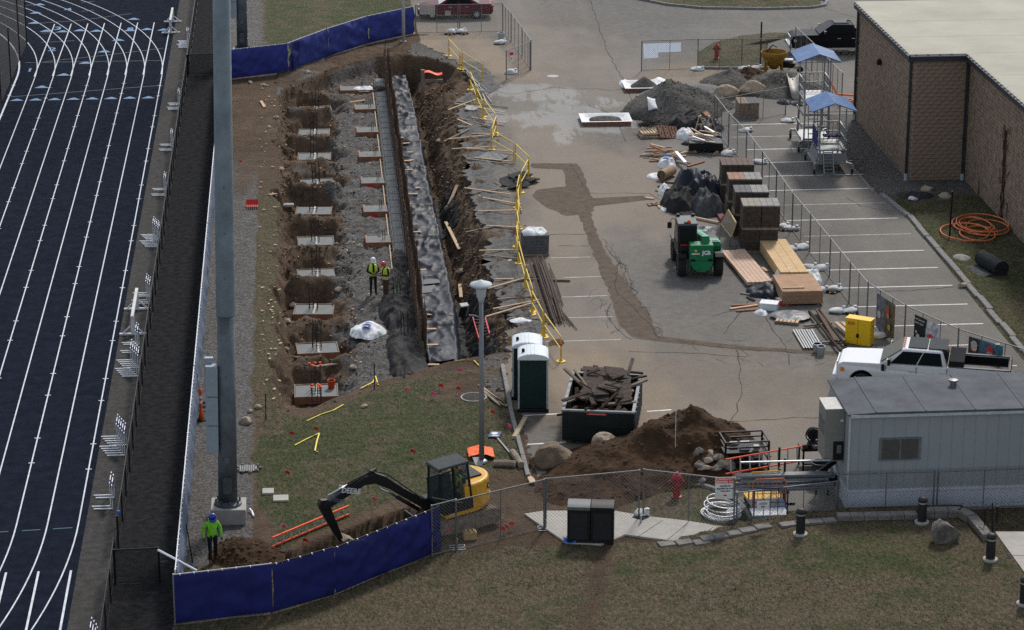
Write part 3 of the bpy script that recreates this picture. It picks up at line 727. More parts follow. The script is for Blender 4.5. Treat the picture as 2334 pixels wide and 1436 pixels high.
# ================================================================= fences
m_bwire = wiremat('black_chain_link', (0.012, 0.012, 0.013), 0.09, 0.3, 0.7, 0.0)
m_gwire = wiremat('grey_chain_link', (0.24, 0.25, 0.26), 0.13, 0.085)
def fence_run(name, label, cat, a, b, h, post_mat, wire, step=3.0, r=0.03, rail=True, z0=0.0, z1=0.0, fabric=None, group=None, bottom=True, wrinkle=0.03, lean=0.0):
    """a run of fence from a to b (x,y): local x along the run, z up; posts, rails, wire and fabric are its parts"""
    A, B = Vector((a[0], a[1], z0)), Vector((b[0], b[1], z1)); Ln = (B.xy - A.xy).length; ang = math.atan2(B.y - A.y, B.x - A.x)
    t = thing(name, label, cat, A, ang, group); dz = z1 - z0
    n = max(1, round(Ln / step))
    for i in range(n + 1):
        x = Ln * i / n; MB().tube([(x, 0, dz * i / n - 0.05), (x + lean, 0, dz * i / n + h + 0.03)], r * 1.15, 8).build('post', post_mat, t)
    if rail: MB().tube([(0, 0, h), (Ln, 0, h + dz)], r * 0.8, 6).build('top_rail', post_mat, t)
    if bottom: MB().tube([(0, 0, 0.05), (Ln, 0, 0.05 + dz)], r * 0.55, 5).build('bottom_rail', post_mat, t)
    if wire: MB().add([(0, 0.006, 0.04), (Ln, 0.006, 0.04 + dz), (Ln, 0.006, h + dz), (0, 0.006, h)], [(0, 1, 2, 3)]).build('wire_mesh', wire, t)
    if fabric:
        s_ = random.random() * 50; nx2 = max(8, int(Ln * 7))
        def fn(u, v):
            x = u * Ln; z = lerp(0.06, h + 0.01, v); e = math.sin(math.pi * v) ** 0.5
            w = wrinkle * (fbm(x * 0.8 + z * 1.3 + s_, z * 0.6, s_, 4) * 2.2 + 1.1 * (1 - abs(nz(x * 1.5 - z * 1.1, z * 0.8, s_))) ** 4) * e
            sag = 0.035 * abs(math.sin(math.pi * n * u)) * (v - 0.3)
            return (x, -0.045 - abs(w) - 0.03 * e, z + dz * u - sag)
        MB().sheet(nx2, 14, fn).build('windscreen', fabric, t, smooth=True)
        tm = MB()
        for k in range(int(Ln / 0.45)): tm.box((0.2 + 0.45 * k, -0.02, h + (dz * k * 0.45 / Ln)), (0.03, 0.07, 0.05))
        stuff(tm.build('cable_ties', m_alu, t))
    return t
fence_run('low_fence', 'low black chain-link fence between the track apron and the walkway, far stretch', 'fence', (-6.36, 156.5), (-6.36, 215), 1.2, m_blk, m_bwire, 2.4)
fence_run('low_fence', 'low black chain-link fence between the track apron and the walkway, long middle stretch', 'fence', (-6.36, 84.4), (-6.36, 155.6), 1.2, m_blk, m_bwire, 2.4)
fence_run('low_fence', 'low black chain-link fence between the track apron and the walkway, past the open gate', 'fence', (-6.36, 60), (-6.36, 82.4), 1.2, m_blk, m_bwire, 2.4)
def gate(name, label, a, b, h):
    t = fence_run(name, label, 'gate', a, b, h, m_blk, m_bwire, 1.6, 0.032)
    L_ = (Vector(b) - Vector(a)).length
    MB().beam((L_, 0, h * 0.6), (L_ + 0.28, 0, h * 0.6), 0.03, 0.03).beam((L_, 0, h * 0.6 - 0.06), (L_ + 0.22, 0, h * 0.6 - 0.06), 0.03, 0.03).build('latch', m_blk, t)
q = G(258, 1332); gate('walkway_gate', 'small black chain-link gate swung open across the walkway', (-6.3, q.y), (-4.85, q.y + 0.05), 1.22)
q = G(437, 170); gate('walkway_gate', 'small black chain-link gate across the walkway near the curved end of the track', (-6.3, q.y), (-4.4, q.y), 1.22)
MB().tube([(-6.36, 84.5, 0), (-6.36, 84.5, 1.45)], 0.05, 8)
q = G(262, 1216); t = tag(MB().box((-6.3, 84.3, 1.38), (0.12, 0.12, 0.16), 0.4).add([], []).build('ribbon_bow', m_bluep, bev=0.04), 'small blue ribbon tied on the gate post', 'ribbon')

# tall fence beside the walkway (silver posts, navy windscreen on the site side)
for i, (ya, yb_) in enumerate(((78.3, 98), (98, 118), (118, 138), (138, 155))):
    fence_run('windscreen_fence', ['tall fence with navy windscreen along the walkway, stretch by the big concrete pole base', 'tall fence with navy windscreen along the walkway, stretch by the orange delineator post',
              'tall fence with navy windscreen along the walkway, stretch beside the middle footings', 'tall fence with navy windscreen along the walkway, stretch beside the farthest footings'][i], 'fence',
              (-4.16, ya), (-4.16, yb_), 1.8, m_alu, None, 2.6, 0.028, fabric=M('faded_blue_grey_mesh', (0.11, 0.135, 0.19), 0.8, var=0.25, scale=1.2), wrinkle=0.08)
# front navy fence, bending toward the excavator
fb = [G(400, 1424), G(620, 1398), G(760, 1357), G(1000, 1258)]
lab = ['navy windscreen fence panel at the corner by the worker in the bright hoodie', 'navy windscreen fence panel in front of the ladder on the grass', 'navy windscreen fence panel sagging in front of the excavator bucket']
for i in range(3):
    fence_run('windscreen_fence', lab[i], 'fence', fb[i].xy, fb[i + 1].xy, 1.72 - 0.04 * i, m_galv if i == 0 else m_blk, None, 2.2, 0.03, fabric=m_navy, wrinkle=0.07 + 0.03 * i)
q = G(395, 1284, 1.5); q2 = G(648, 1403, 0.1)
tag(MB().tube([(-4.75, 79.6, 1.95), (-3.5, 78.75, 1.55)], 0.04, 8).build('white_pipe', m_alu), 'white pipe end sticking out over the navy fence corner', 'pipe')
# upper navy fence
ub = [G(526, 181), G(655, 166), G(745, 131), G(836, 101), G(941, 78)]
lab = ['paler navy windscreen fence panel by the far light pole', 'paler navy windscreen fence panel with a dark loose flap', 'paler navy windscreen fence panel between the grass bank and the far pit wall', 'paler navy windscreen fence panel beside the thin lamp post and the red car']
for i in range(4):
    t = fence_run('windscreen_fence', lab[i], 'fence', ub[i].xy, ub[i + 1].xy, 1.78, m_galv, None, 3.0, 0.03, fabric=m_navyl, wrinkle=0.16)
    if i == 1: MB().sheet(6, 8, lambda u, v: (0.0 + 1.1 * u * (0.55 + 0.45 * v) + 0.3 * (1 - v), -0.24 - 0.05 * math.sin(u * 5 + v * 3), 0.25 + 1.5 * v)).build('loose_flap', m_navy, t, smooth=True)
# backstop netting at the track corner
t = thing('net_screen', 'tall dark netting screen on black posts at the curve of the track', 'net', (-16.4, 148, 0), R(86))
qa, qb = G(2, 236), G(45, 137)
t.location = qa; d = qb - qa; t.rotation_euler = (0, 0, math.atan2(d.y, d.x))
for x in (0, d.length * 0.5, d.length, d.length * 1.4): MB().tube([(x, 0, 0), (x, 0, 5.5 if x > d.length * 0.9 else 3.2)], 0.06, 8).build('post', m_blk, t)
MB().add([(-8, 0, 0), (d.length * 1.4, 0, 0), (d.length * 1.4, 0, 5.4), (-8, 0, 5.4)], [(0, 1, 2, 3)]).build('netting', wiremat('dark_netting', (0.02, 0.021, 0.024), 0.12, 0.42, 0.9, 0.0), t)
MB().sheet(8, 8, lambda u, v: (-9 + 8.4 * u, 0.1 + 0.1 * math.sin(u * 9), 2.6 + 2.8 * v - 0.8 * u * (1 - v))).build('tarp_panel', m_navy, t, smooth=True)

# ================================================================= light poles
m_pole = M('blue_grey_pole', (0.16, 0.195, 0.22), 0.6, 0.2, 0.25, 1.2, bump=0.2)
m_pole2 = M('darker_pole', (0.10, 0.118, 0.13), 0.6, 0.2, 0.45, 0.9, bump=0.2)  # darker, more mottled tone for the lower shaft and fittings
m_box = M('pale_blue_grey_box', (0.25, 0.30, 0.34), 0.55, 0.2, 0.1)
def light_pole(px, py, label, lean, hfull):
    q = G(px, py); t = thing('light_pole', label, 'light pole', (q.x, q.y, 0)); t.rotation_euler = (0, lean, 0)
    MB().box((0.02, 0, 0.2), (1.22, 1.2, 0.72)).build('concrete_base', m_conc, t, bev=0.03)
    f = MB().lathe([(0.48, 0.565), (0.48, 0.64), (0.36, 0.66), (0.34, 0.72)], 24).build('flange', m_pole2, t)
    for k in range(8):
        a = k * math.pi / 4 + 0.2; MB().lathe([(0.035, 0.6), (0.035, 0.78), (0.0, 0.8)], 8, (0.42 * math.cos(a), 0.42 * math.sin(a), 0)).build('anchor_bolt', m_pole2, f)
    MB().lathe([(0.335, 0.6), (0.305, 7.6)], 28).build('lower_shaft', m_pole2, t, smooth=True)
    MB().lathe([(0.322, 7.45), (0.325, 7.5), (0.25, hfull)], 28).build('upper_shaft', m_pole, t, smooth=True)
    MB().extr([(-0.12, 1.05), (0.12, 1.05), (0.15, 1.15), (0.15, 1.55), (0.12, 1.65), (-0.12, 1.65), (-0.15, 1.55), (-0.15, 1.15)], -0.36, -0.28).build('hand_hole_cover', m_pole2, t)
    for x, z0, z1 in ((-0.52, 2.55, 3.55), (-0.52, 3.56, 4.6), (-0.52, 4.61, 5.72)):
        b = MB().box((x + 0.02, -0.16, (z0 + z1) / 2), (0.42, 0.34, z1 - z0 - 0.02)).build('ballast_box', m_box, t, bev=0.012)
    MB().box((-0.6, 0.12, 5.3), (0.3, 0.2, 1.2)).build('ballast_box', m_box, t, bev=0.012)
    MB().lathe([(0.07, 2.2), (0.09, 2.22), (0.09, 2.36), (0.0, 2.4)], 10, (0.0, -0.34, 0)).build('cable_knob', m_pole2, t)
    for z in (4.0, 5.3, 8.8, 10.4, 12.0): MB().lathe([(0.03, z), (0.03, z + 0.05), (0, z + 0.06)], 8, (0.0, -0.315, 0)).build('bolt_cap', m_pole2, t)
    return t
light_pole(520, 1182, 'tall blue-grey stadium light pole on a concrete block with boxes up its side', R(1.2), 30)
light_pole(553, 133, 'tall blue-grey stadium light pole standing behind the far navy fence', R(0.6), 26)

# ================================================================= people
SK = {}
def person(label, loc, rz, jac, pant, skin, hel, joints, vest=None, hair=None, h=1.0, boots=(0.06, 0.04, 0.03), hood=None):
    t = thing('person', label, 'person', loc, rz)
    J = joints
    bm = bmesh.new(); ly = bm.verts.layers.skin.verify(); V = {}
    def v(n, p_, r):
        x = bm.verts.new(Vector(p_) * h); x[ly].radius = (r * h, r * h); V[n] = x; return x
    def e(a, b): bm.edges.new((V[a], V[b]))
    pz = J.get('pelvis', (0, 0, 0.95))
    v('pel', pz, 0.135); V['pel'][ly].use_root = True
    ch = J.get('chest', (0, 0, 1.30)); v('bel', Vector(pz).lerp(Vector(ch), 0.5), 0.135); v('che', ch, 0.15)
    nk = J.get('neck', (0, -0.01, 1.48)); v('nek', nk, 0.06); hd = J.get('head', (0, -0.035, 1.62)); v('hd0', Vector(nk).lerp(Vector(hd), 0.55), 0.078); v('hed', hd, 0.1)
    up = (Vector(hd) - Vector(nk)).normalized(); v('top', Vector(hd) + up * 0.09, 0.075)
    e('pel', 'bel'); e('bel', 'che'); e('che', 'nek'); e('nek', 'hd0'); e('hd0', 'hed'); e('hed', 'top')
    fw = Vector((0, -1, 0)); v('nos', Vector(hd) + fw * 0.105 - up * 0.01, 0.016); e('hed', 'nos')
    for s, n in ((-1, 'l'), (1, 'r')):
        sh = Vector(ch) + Vector((0.17 * s, 0, 0.10)); v('sh' + n, sh, 0.075); e('che', 'sh' + n)
        el = Vector(J['el' + n]); wr = Vector(J['wr' + n]); v('el' + n, el, 0.052); v('wr' + n, wr, 0.034); e('sh' + n, 'el' + n); e('el' + n, 'wr' + n)
        d = (wr - el).normalized(); pa = wr + d * 0.06; v('pa' + n, pa, 0.032); e('wr' + n, 'pa' + n)
        side = d.cross(Vector((0, 1, 0.2))).normalized() * 0.02
        for k in range(4):
            o = side * (k - 1.5); a = pa + d * 0.03 + o * 0.9; b = a + d * (0.045 - 0.006 * abs(k - 1.4)) + Vector((0, -0.012, 0))
            v('f%s%d' % (n, k), a, 0.010); v('g%s%d' % (n, k), b, 0.008); e('pa' + n, 'f%s%d' % (n, k)); e('f%s%d' % (n, k), 'g%s%d' % (n, k))
        th = wr + d * 0.035 + Vector((-0.03 * s, -0.03, 0)); v('th' + n, th, 0.011); e('wr' + n, 'th' + n)
        hp = Vector(pz) + Vector((0.095 * s, 0, -0.06)); v('hp' + n, hp, 0.095); e('pel', 'hp' + n)
        kn = Vector(J['kn' + n]); an = Vector(J['an' + n]); v('kn' + n, kn, 0.068); v('an' + n, an, 0.05); v('to' + n, an + Vector(J.get('toe' + n, (0.03 * s, -0.15, -0.045))), 0.042)
        v('he' + n, an + Vector((0, 0.04, -0.04)), 0.045)
        e('hp' + n, 'kn' + n); e('kn' + n, 'an' + n); e('an' + n, 'to' + n); e('an' + n, 'he' + n)
    me = bpy.data.meshes.new('tmp'); bm.to_mesh(me); bm.free()
    o = bpy.data.objects.new('tmp', me); col.objects.link(o)
    o.modifiers.new('s', 'SKIN'); o.modifiers.new('u', 'SUBSURF').levels = 1; o.modifiers['u'].render_levels = 1
    me2 = bpy.data.meshes.new_from_object(o.evaluated_get(bpy.context.evaluated_depsgraph_get())); bpy.data.objects.remove(o)
    nm = '%03d' % len(SK); SK[nm] = 1
    cm = lambda n, c, r=0.85: M(n + '_' + '_'.join('%.3f' % q for q in c), c, r, var=0.2, scale=9, bump=0.3, bscale=14)
    for m in (cm('trouser_cloth', pant), cm('jacket_cloth', jac), cm('skin', skin, 0.6), cm('boot_leather', boots)): me2.materials.append(m)
    anz = min(J['anl'][2], J['anr'][2])
    for f in me2.polygons:
        c = f.center / h
        dl = min((c - Vector(J['wrl'])).length, (c - Vector(J['wrr'])).length)
        handy = any((c - (Vector(J['wr' + n]) + (Vector(J['wr' + n]) - Vector(J['el' + n])).normalized() * 0.07)).length < 0.075 for n in 'lr')
        ft = any((c - Vector(J['an' + n])).length < 0.2 and c.z < J['an' + n][2] + 0.05 for n in 'lr')
        i = 3 if ft else 2 if handy else 2 if c.z > nk[2] - 0.02 and (c - Vector(hd)).length < 0.26 else 0 if c.z < pz[2] + 0.0 and dl > 0.12 and abs(c.x) < 0.3 else 1
        if i == 0 and any((c - Vector(J['el' + n]).lerp(Vector(J['wr' + n]), k)).length < 0.09 for n in 'lr' for k in (0, 0.5, 1)): i = 1
        f.material_index = i
    b = link('body', me2, t, smooth=True)
    H = Vector(hd) * h; tilt = math.atan2(-(hd[1] - nk[1]), hd[2] - nk[2])
    hm = MB().lathe([(0.125, 0.0), (0.128, 0.03), (0.118, 0.08), (0.09, 0.125), (0.045, 0.15), (0.0, 0.155)], 18)
    hm.add([(0.13 * math.cos(a) * (1.0), -0.03 + 0.165 * math.sin(a) - 0.03, 0.005 + dz) for dz in (0, 0.012) for a in [2 * math.pi * k / 18 for k in range(18)]], [tuple(range(18))[::-1], tuple(range(18, 36))] + [(k, (k + 1) % 18, 18 + (k + 1) % 18, 18 + k) for k in range(18)])
    ho = hm.build('hard_hat', M('hard_hat_%.2f_%.2f_%.2f' % hel, hel, 0.35, var=0.05, coat=0.3), t, smooth=True); ho.location = H + Vector((0, 0.0, 0.035)); ho.rotation_euler = (tilt, 0, 0); ho.scale = (h, h, h)
    for s in (-1, 1): MB().lathe([(0.0, -0.012), (0.012, 0), (0.0, 0.012)], 6, H + Vector((0.035 * s, -0.098, 0.01))).build('eye', m_blk, t)
    if hood:
        ko = MB().lathe([(0.10, -0.06), (0.135, -0.02), (0.13, 0.05), (0.10, 0.09)], 14).build('hood', cm('jacket_cloth', jac), t, smooth=True); ko.location = Vector(nk) * h + Vector((0, 0.035, 0.0)); ko.rotation_euler = (R(-20), 0, 0)
    if vest:
        c0 = Vector(ch); p0 = Vector(pz); mb = MB(); n = 28; lv = [(p0 + Vector((0, 0, -0.02)), 0.205, 0.165), (p0.lerp(c0, 0.35), 0.20, 0.165), (p0.lerp(c0, 0.8), 0.215, 0.178), (c0 + Vector((0, 0, 0.09)), 0.20, 0.16), (c0 + Vector((0, 0, 0.175)), 0.13, 0.10)]
        vs_ = [(c_.x + rx * math.cos(2 * math.pi * k / n), c_.y + ry * math.sin(2 * math.pi * k / n), c_.z) for c_, rx, ry in lv for k in range(n)]
        fs = []
        for i in range(4):
            for k in range(n):
                a = 2 * math.pi * (k + 0.5) / n; front = math.sin(a) < 0; ang = abs(a - 1.5 * math.pi)
                if front and ang < 0.30 - (3 - i) * 0.09: continue
                if i == 3 and (abs(math.cos(a)) > 0.93): continue
                fs.append((i * n + k, i * n + (k + 1) % n, (i + 1) * n + (k + 1) % n, (i + 1) * n + k))
        ve = mb.add(vs_, fs).build('vest', M('hi_vis_yellow', (0.42, 0.62, 0.03), 0.7, var=0.12), t, smooth=True, thick=0.012)
        for tt in (0.12, 0.3):
            c_ = p0.lerp(c0, tt); MB().add([(c_.x + 0.213 * math.cos(2 * math.pi * k / n), c_.y + 0.176 * math.sin(2 * math.pi * k / n), c_.z + dz) for dz in (0, 0.05) for k in range(n)], [(k, (k + 1) % n, n + (k + 1) % n, n + k) for k in range(n)]).build('reflective_band', M('reflective_orange_silver', (0.62, 0.5, 0.42), 0.4), ve, smooth=True)
        for s in (-1, 1):
            MB().sheet(2, 5, lambda u, v: (c0.x + s * (0.085 + 0.045 * u), c0.y - 0.187 + 0.05 * v * v, c0.z - 0.08 + 0.22 * v)).build('shoulder_strip', M('reflective_orange_silver', (0.62, 0.5, 0.42), 0.4), ve)
    return t
stand = dict(ell=(-0.27, -0.02, 1.14), elr=(0.27, -0.02, 1.14), wrl=(-0.09, -0.22, 1.08), wrr=(0.09, -0.22, 1.08), knl=(-0.1, -0.02, 0.5), knr=(0.1, -0.02, 0.5), anl=(-0.11, 0.02, 0.09), anr=(0.12, 0.0, 0.09), head=(0, -0.06, 1.61))
stand2 = dict(stand, wrl=(-0.12, -0.28, 1.2), wrr=(0.05, -0.3, 1.16), head=(0.0, -0.10, 1.59), neck=(0, -0.03, 1.48))
q = P(851, 673); person('person in white hard hat, dark jacket and yellow vest, hands together on the gravel', q, R(8), (0.012, 0.012, 0.014), (0.016, 0.017, 0.02), (0.18, 0.11, 0.08), (0.62, 0.64, 0.66), stand, True, h=1.0)
q = P(880, 681); person('person in red hard hat, brown trousers and yellow vest, turned toward a colleague', q, R(-58), (0.045, 0.012, 0.012), (0.085, 0.05, 0.035), (0.20, 0.12, 0.085), (0.48, 0.05, 0.045), stand2, True, h=1.0)
stride = dict(ell=(-0.29, 0.03, 1.14), elr=(0.29, 0.02, 1.14), wrl=(-0.29, -0.05, 0.9), wrr=(0.29, -0.08, 0.9), knl=(-0.1, -0.06, 0.5), knr=(0.1, 0.0, 0.5), anl=(-0.11, -0.14, 0.09), anr=(0.11, 0.1, 0.1), head=(0, -0.12, 1.58), neck=(0, -0.04, 1.47), chest=(0, -0.02, 1.3))
q = P(486, 1281); person('person in bright green hoodie and blue hard hat walking with head down', (q.x, q.y, 0.0), R(12), (0.22, 0.62, 0.04), (0.018, 0.018, 0.02), (0.12, 0.075, 0.055), (0.012, 0.03, 0.22), stride, hood=True, h=1.03, boots=(0.16, 0.10, 0.06))
# ================================================================= column footings in the pit
def cage(parent, x, y, z, w, d, hgt, n=6, cap=None):
    for i in range(n):
        bx = x - w / 2 + w * (i % 3) / 2; by = y + (-d / 2 if i < 3 else d / 2)
        j = random.uniform(-0.07, 0.07)
        b = MB().tube([(bx, by, z), (bx + j * 0.3, by, z + hgt * 0.6), (bx + j, by + j, z + hgt)], 0.017, 5).build('rebar', m_bar, parent)
        if cap: MB().lathe([(0.02, -0.02), (0.055, 0.0), (0.06, 0.03), (0.02, 0.05), (0, 0.05)], 8, (bx + j, by + j, z + hgt)).build('orange_cap', m_ora, b)
    for k in range(3):
        zz = z + hgt * (0.15 + 0.33 * k); a, b = w / 2 + 0.02, d / 2 + 0.02
        MB().tube([(x - a, y - b, zz), (x + a, y - b, zz), (x + a, y + b, zz), (x - a, y + b, zz)], 0.010, 4, closed=True).build('tie', m_bar, parent)
for i in range(10):
    x, y = FOOT_X[i] + 0.1, FOOT_Y[i]; z = -0.97
    lab = 'square grey concrete column footing with bare rebar cage in a dirt hole'; grp = 'column footings with bare rebar in the pit'
    if i: lab = 'concrete column footing with bare rebar, %s in the row from the one with the bucket' % ORD[i]
    if i == 0: lab, grp = 'concrete column footing with orange-capped rebar and an orange bucket on it', None
    t = thing('column_footing', lab, 'footing', (x + HV[i][0] * 0.5, y, z - 0.3), R(HV[i][0] * 28), grp)
    w, d = 1.68 * (1 + 0.25 * (HV[i][2] - 1)), 1.4 * (1 + 0.3 * (HV[i][3] - 1))
    MB().box((0, 0, 0.15), (w, d, 0.28)).build('slab', m_slab, t, bev=0.01)
    for sx, sy, ww, dd in ((0, -1, w + 0.1, 0.04), (0, 1, w + 0.1, 0.04), (-1, 0, 0.04, d), (1, 0, 0.04, d)):
        if (i * 3 + sx + 2 * sy) % 7 == 3: continue
        fbd = MB().box((sx * (w / 2 + 0.025), sy * (d / 2 + 0.025), 0.15), (ww, dd, 0.32)).build('form_board', m_ply, t)
        MB().box((sx * (w / 2 + 0.025), sy * (d / 2 + 0.025), 0.318), (ww, dd + 0.004, 0.012)).build('cut_edge', m_owood, fbd)
    MB().box((0.02, 0.02, 0.31), (0.1, d * 0.96, 0.03)).build('cross_board', M('pale_board', (0.5, 0.47, 0.42), 0.8), t)
    cage(t, -0.02, 0, 0.28, 0.36, 0.34, 1.15 + 0.1 * (i % 2), 6, cap=None if i != 0 else True)
    if i == 0: cage(t, 0.0, -2.0, -0.15, 0.36, 0.3, 1.35, 6, True)
def bucket(label, p_, mat, rim=None, h=0.37, r=0.15):
    t = thing('bucket', label, 'bucket', p_)
    MB().lathe([(r * 0.85, 0.0), (r, h), (r * 1.07, h), (r * 1.07, h - 0.04), (r * 1.02, h - 0.05)], 16).build('shell', mat, t, smooth=True)
    MB().lathe([(0.0, h - 0.03), (r * 0.98, h - 0.03)], 16).build('lid' if rim else 'contents', rim or M('bucket_inside', (0.1, 0.05, 0.03)), t)
    MB().tube([(r * 1.07 * math.cos(a), -0.02 - 0.06 * math.sin(a), h - 0.05 - 0.2 * math.sin(a)) for a in [math.pi * k / 8 for k in range(9)]], 0.006, 4).build('handle', m_galv, t)
    return t
bucket('orange plastic bucket standing on the concrete footing', (FOOT_X[0] + 0.72, FOOT_Y[0] + 0.25, -0.98), m_ora)

# ================================================================= strip footing with pads, rebar wall and sheeting
t = thing('strip_footing', 'long concrete strip footing with low rebar ladder beside the tall rebar wall', 'footing', (0, 0, -0.86))
MB().prism([(4.38, 117.5), (5.0, 117.5), (5.35, 157.5), (4.72, 157.5)], 0.0, 0.2).build('concrete_strip', m_slab, t)
for i in range(16):
    y = 118 + i * 2.5
    for j in (0, 2): MB().tube([(4.48 + 0.22 * j + 0.0085 * (y - 118), y - 0.02, 0.42), (4.48 + 0.22 * j + 0.0085 * (y + 2.5 - 118), y + 2.45, 0.42)], 0.014, 4).build('long_bar', m_bar, t)
    for j in (0, 1.5):
        x = 4.44 + 0.0085 * (y - 118); MB().tube([(x, y + j * 0.83, 0.12), (x, y + j * 0.83, 0.44), (x + 0.54, y + j * 0.83, 0.44), (x + 0.54, y + j * 0.83, 0.12)], 0.012, 4).build('stirrup', m_bar, t)
MB().box((4.42, 137, 0.16), (0.05, 38.5, 0.12), R(-0.49)).build('edge_board', m_wood, t)
pads = [(122.9, 4.0), (128.3, 4.05), (133.7, 4.1), (139.1, 4.13), (144.5, 4.16), (149.9, 4.2), (154.7, 3.9)]
for i, (y, x) in enumerate(pads):
    lab = 'square concrete pad with brown plywood forms beside the tall rebar wall'; grp = 'formed pads along the rebar wall'
    lab = 'formed concrete pad beside the rebar wall, %s from the two people' % (ORD[i] or 'nearest')
    if i in (1, 2): lab, grp = ('concrete pad with red paint on its form, %s pad from the two people' % ORD[i], 'pads with red paint on the form')
    if i == 6: lab, grp = 'longest formed concrete pad, at the far end of the rebar wall under white plastic', None
    w = 1.15 if i < 6 else 2.0
    t = thing('footing_pad', lab, 'footing', (x - 0.2, y, -0.86), 0, grp)
    MB().box((0, 0, 0.14), (w, 1.3, 0.26)).build('slab', m_slab, t)
    for sx, sy, ww, dd in ((0, -1, w + 0.12, 0.05), (-1, 0, 0.05, 1.3)):
        f = MB().box((sx * (w / 2 + 0.03), sy * 0.68, 0.13), (ww, dd, 0.4)).build('form_board', m_ply, t)
        if i in (1, 2) and sy: MB().box((-0.15, -0.708, 0.16), (0.45, 0.006, 0.2)).build('paint_mark', M('red_spray', (0.5, 0.05, 0.03), 0.8, var=0.5, scale=8), f)
    MB().beam((-w / 2, -0.4, 0.1), (-w / 2, 0.5, 0.36), 0.04, 0.03).build('stake', m_wood, t)
    for k in range(4): MB().tube([(0.2 + 0.1 * (k % 2), -0.2 + 0.3 * (k // 2), 0.26), (0.2 + 0.1 * (k % 2), -0.2 + 0.3 * (k // 2), 0.75)], 0.012, 4).build('rebar', m_bar, t)
t = thing('rebar_wall', 'long tall wall of rusty vertical rebar running the length of the pit', 'rebar', (0, 0, -0.9))
vb = MB(); hb = MB()
for i in range(int(52.5 / 0.13)):
    y = 105.6 + i * 0.13; x = 5.06 + 0.0085 * (y - 105); a = 0.10 * nz(y * 0.3, 2); hh = 1.95 + 0.25 * nz(y * 0.7, 5) + (0.35 if i % 9 == 0 else 0)
    for s in (-0.11, 0.11):
        vb.beam((x + s, y + s * 0.3, 0), (x + s + a + random.uniform(-.03, .03), y + random.uniform(-.06, .06), hh + random.uniform(-.1, .1)), 0.022, 0.022)
for k in range(7):
    z = 0.2 + k * 0.28
    for s in (-0.125, 0.125):
        pts = [(5.06 + 0.0085 * (y - 105) + s + 0.10 * nz(y * 0.3, 2) * z / 2, y, z + 0.03 * nz(y, z)) for y in [105.6 + j * 2.0 for j in range(27)]]
        hb.tube(pts, 0.013, 4)
stuff(vb.build('vertical_bars', m_rebar, t)); stuff(hb.build('horizontal_bars', m_rebar, t))
for (px, py, zt) in ((872, 150, 0.9), (868, 190, 0.6)):
    MB().tube([(5.5, 158.1, -0.1), (5.48, 158.2, 2.9)], 0.014, 4).build('tall_bar', m_bar, t)

t = thing('poly_sheet', 'long black plastic sheet covering the footing between rebar wall and trench', 'tarp', (0, 0, 0))
yy0, yy1 = 104.9, 158.4
def sh(u, v):
    y = lerp(yy0, yy1, v); xr = pl([(104, 6.35), (112, 6.72), (120, 6.75), (135, 6.7), (150, 6.75), (158, 6.6)], y) + 0.12 * nz(y * 0.7, 3); x0 = 5.22 + 0.0085 * (y - 105)
    x = lerp(x0, xr + 0.25, u)
    fold = (1 - abs(nz(x * 0.25, y * 0.55, 2))) ** 9 * 0.22
    fold2 = (1 - abs(nz(x * 0.9 + y * 0.5, y * 0.5 - x * 0.9, 8))) ** 9 * 0.10 + (1 - abs(nz(x * 1.7 - y * 0.8, y * 1.1 + x, 18))) ** 7 * 0.05
    z = -0.86 + fold + fold2 + 0.010 * fbm(x * 1.5, y * 1.5, 4, 2) - 0.9 * sst(0.86, 1.0, u)
    if u < 0.04: z += 0.2
    return (x, y, z)
MB().sheet(22, 400, sh).build('sheet', m_plas, t, smooth=True)
# planks weighing the sheet down
pk = [(1005, 235, 30, 0), (903, 314, 34, 1), (920, 327, 30, -6), (895, 326, 10, 0), (908, 350, 12, 6), (935, 347, 10, 4), (921, 367, 34, -4), (938, 365, 8, -4), (928, 387, 28, 0), (918, 413, 14, 1), (952, 428, 12, -10), (938, 442, 28, 1), (934, 466, 28, 0), (930, 491, 8, 50),
      (945, 529, 28, -2), (938, 553, 8, 55), (957, 615, 30, 0), (975, 717, 26, 1), (980, 750, 30, 0), (985, 786, 28, 0), (985, 831, 34, 1)]
GP = 'planks lying on the long black plastic sheet'
for px, py, wpx, ang in pk[1:]:
    q = G(px, py, -0.74); ln = wpx / (0.0268 * (py + 1260)) * 0.98
    o = MB().box((0, 0, 0), (max(ln, 0.25), 0.17, 0.045)).build('plank', m_wood, bev=0.004); o.location = (q.x, q.y, -0.74); o.rotation_euler = (R(random.uniform(-3, 3)), 0, R(-ang * 2.2))
    tag(o, 'pale plank lying on the long black plastic sheet', 'plank', GP)
for px, py in ((970, 660), (975, 640)):
    q = G(px, py, -0.76); o = MB().box((0, 0, 0), (1.2, 0.9, 0.03)).build('grey_board', M('grey_sheet_board', (0.09, 0.095, 0.10), 0.6), bev=0.005); o.location = (q.x, q.y, -0.76); o.rotation_euler = (0.03, 0.02, R(18))
    tag(o, 'dark grey flat board lying on the long black plastic sheet', 'board', 'grey boards on the plastic sheet')
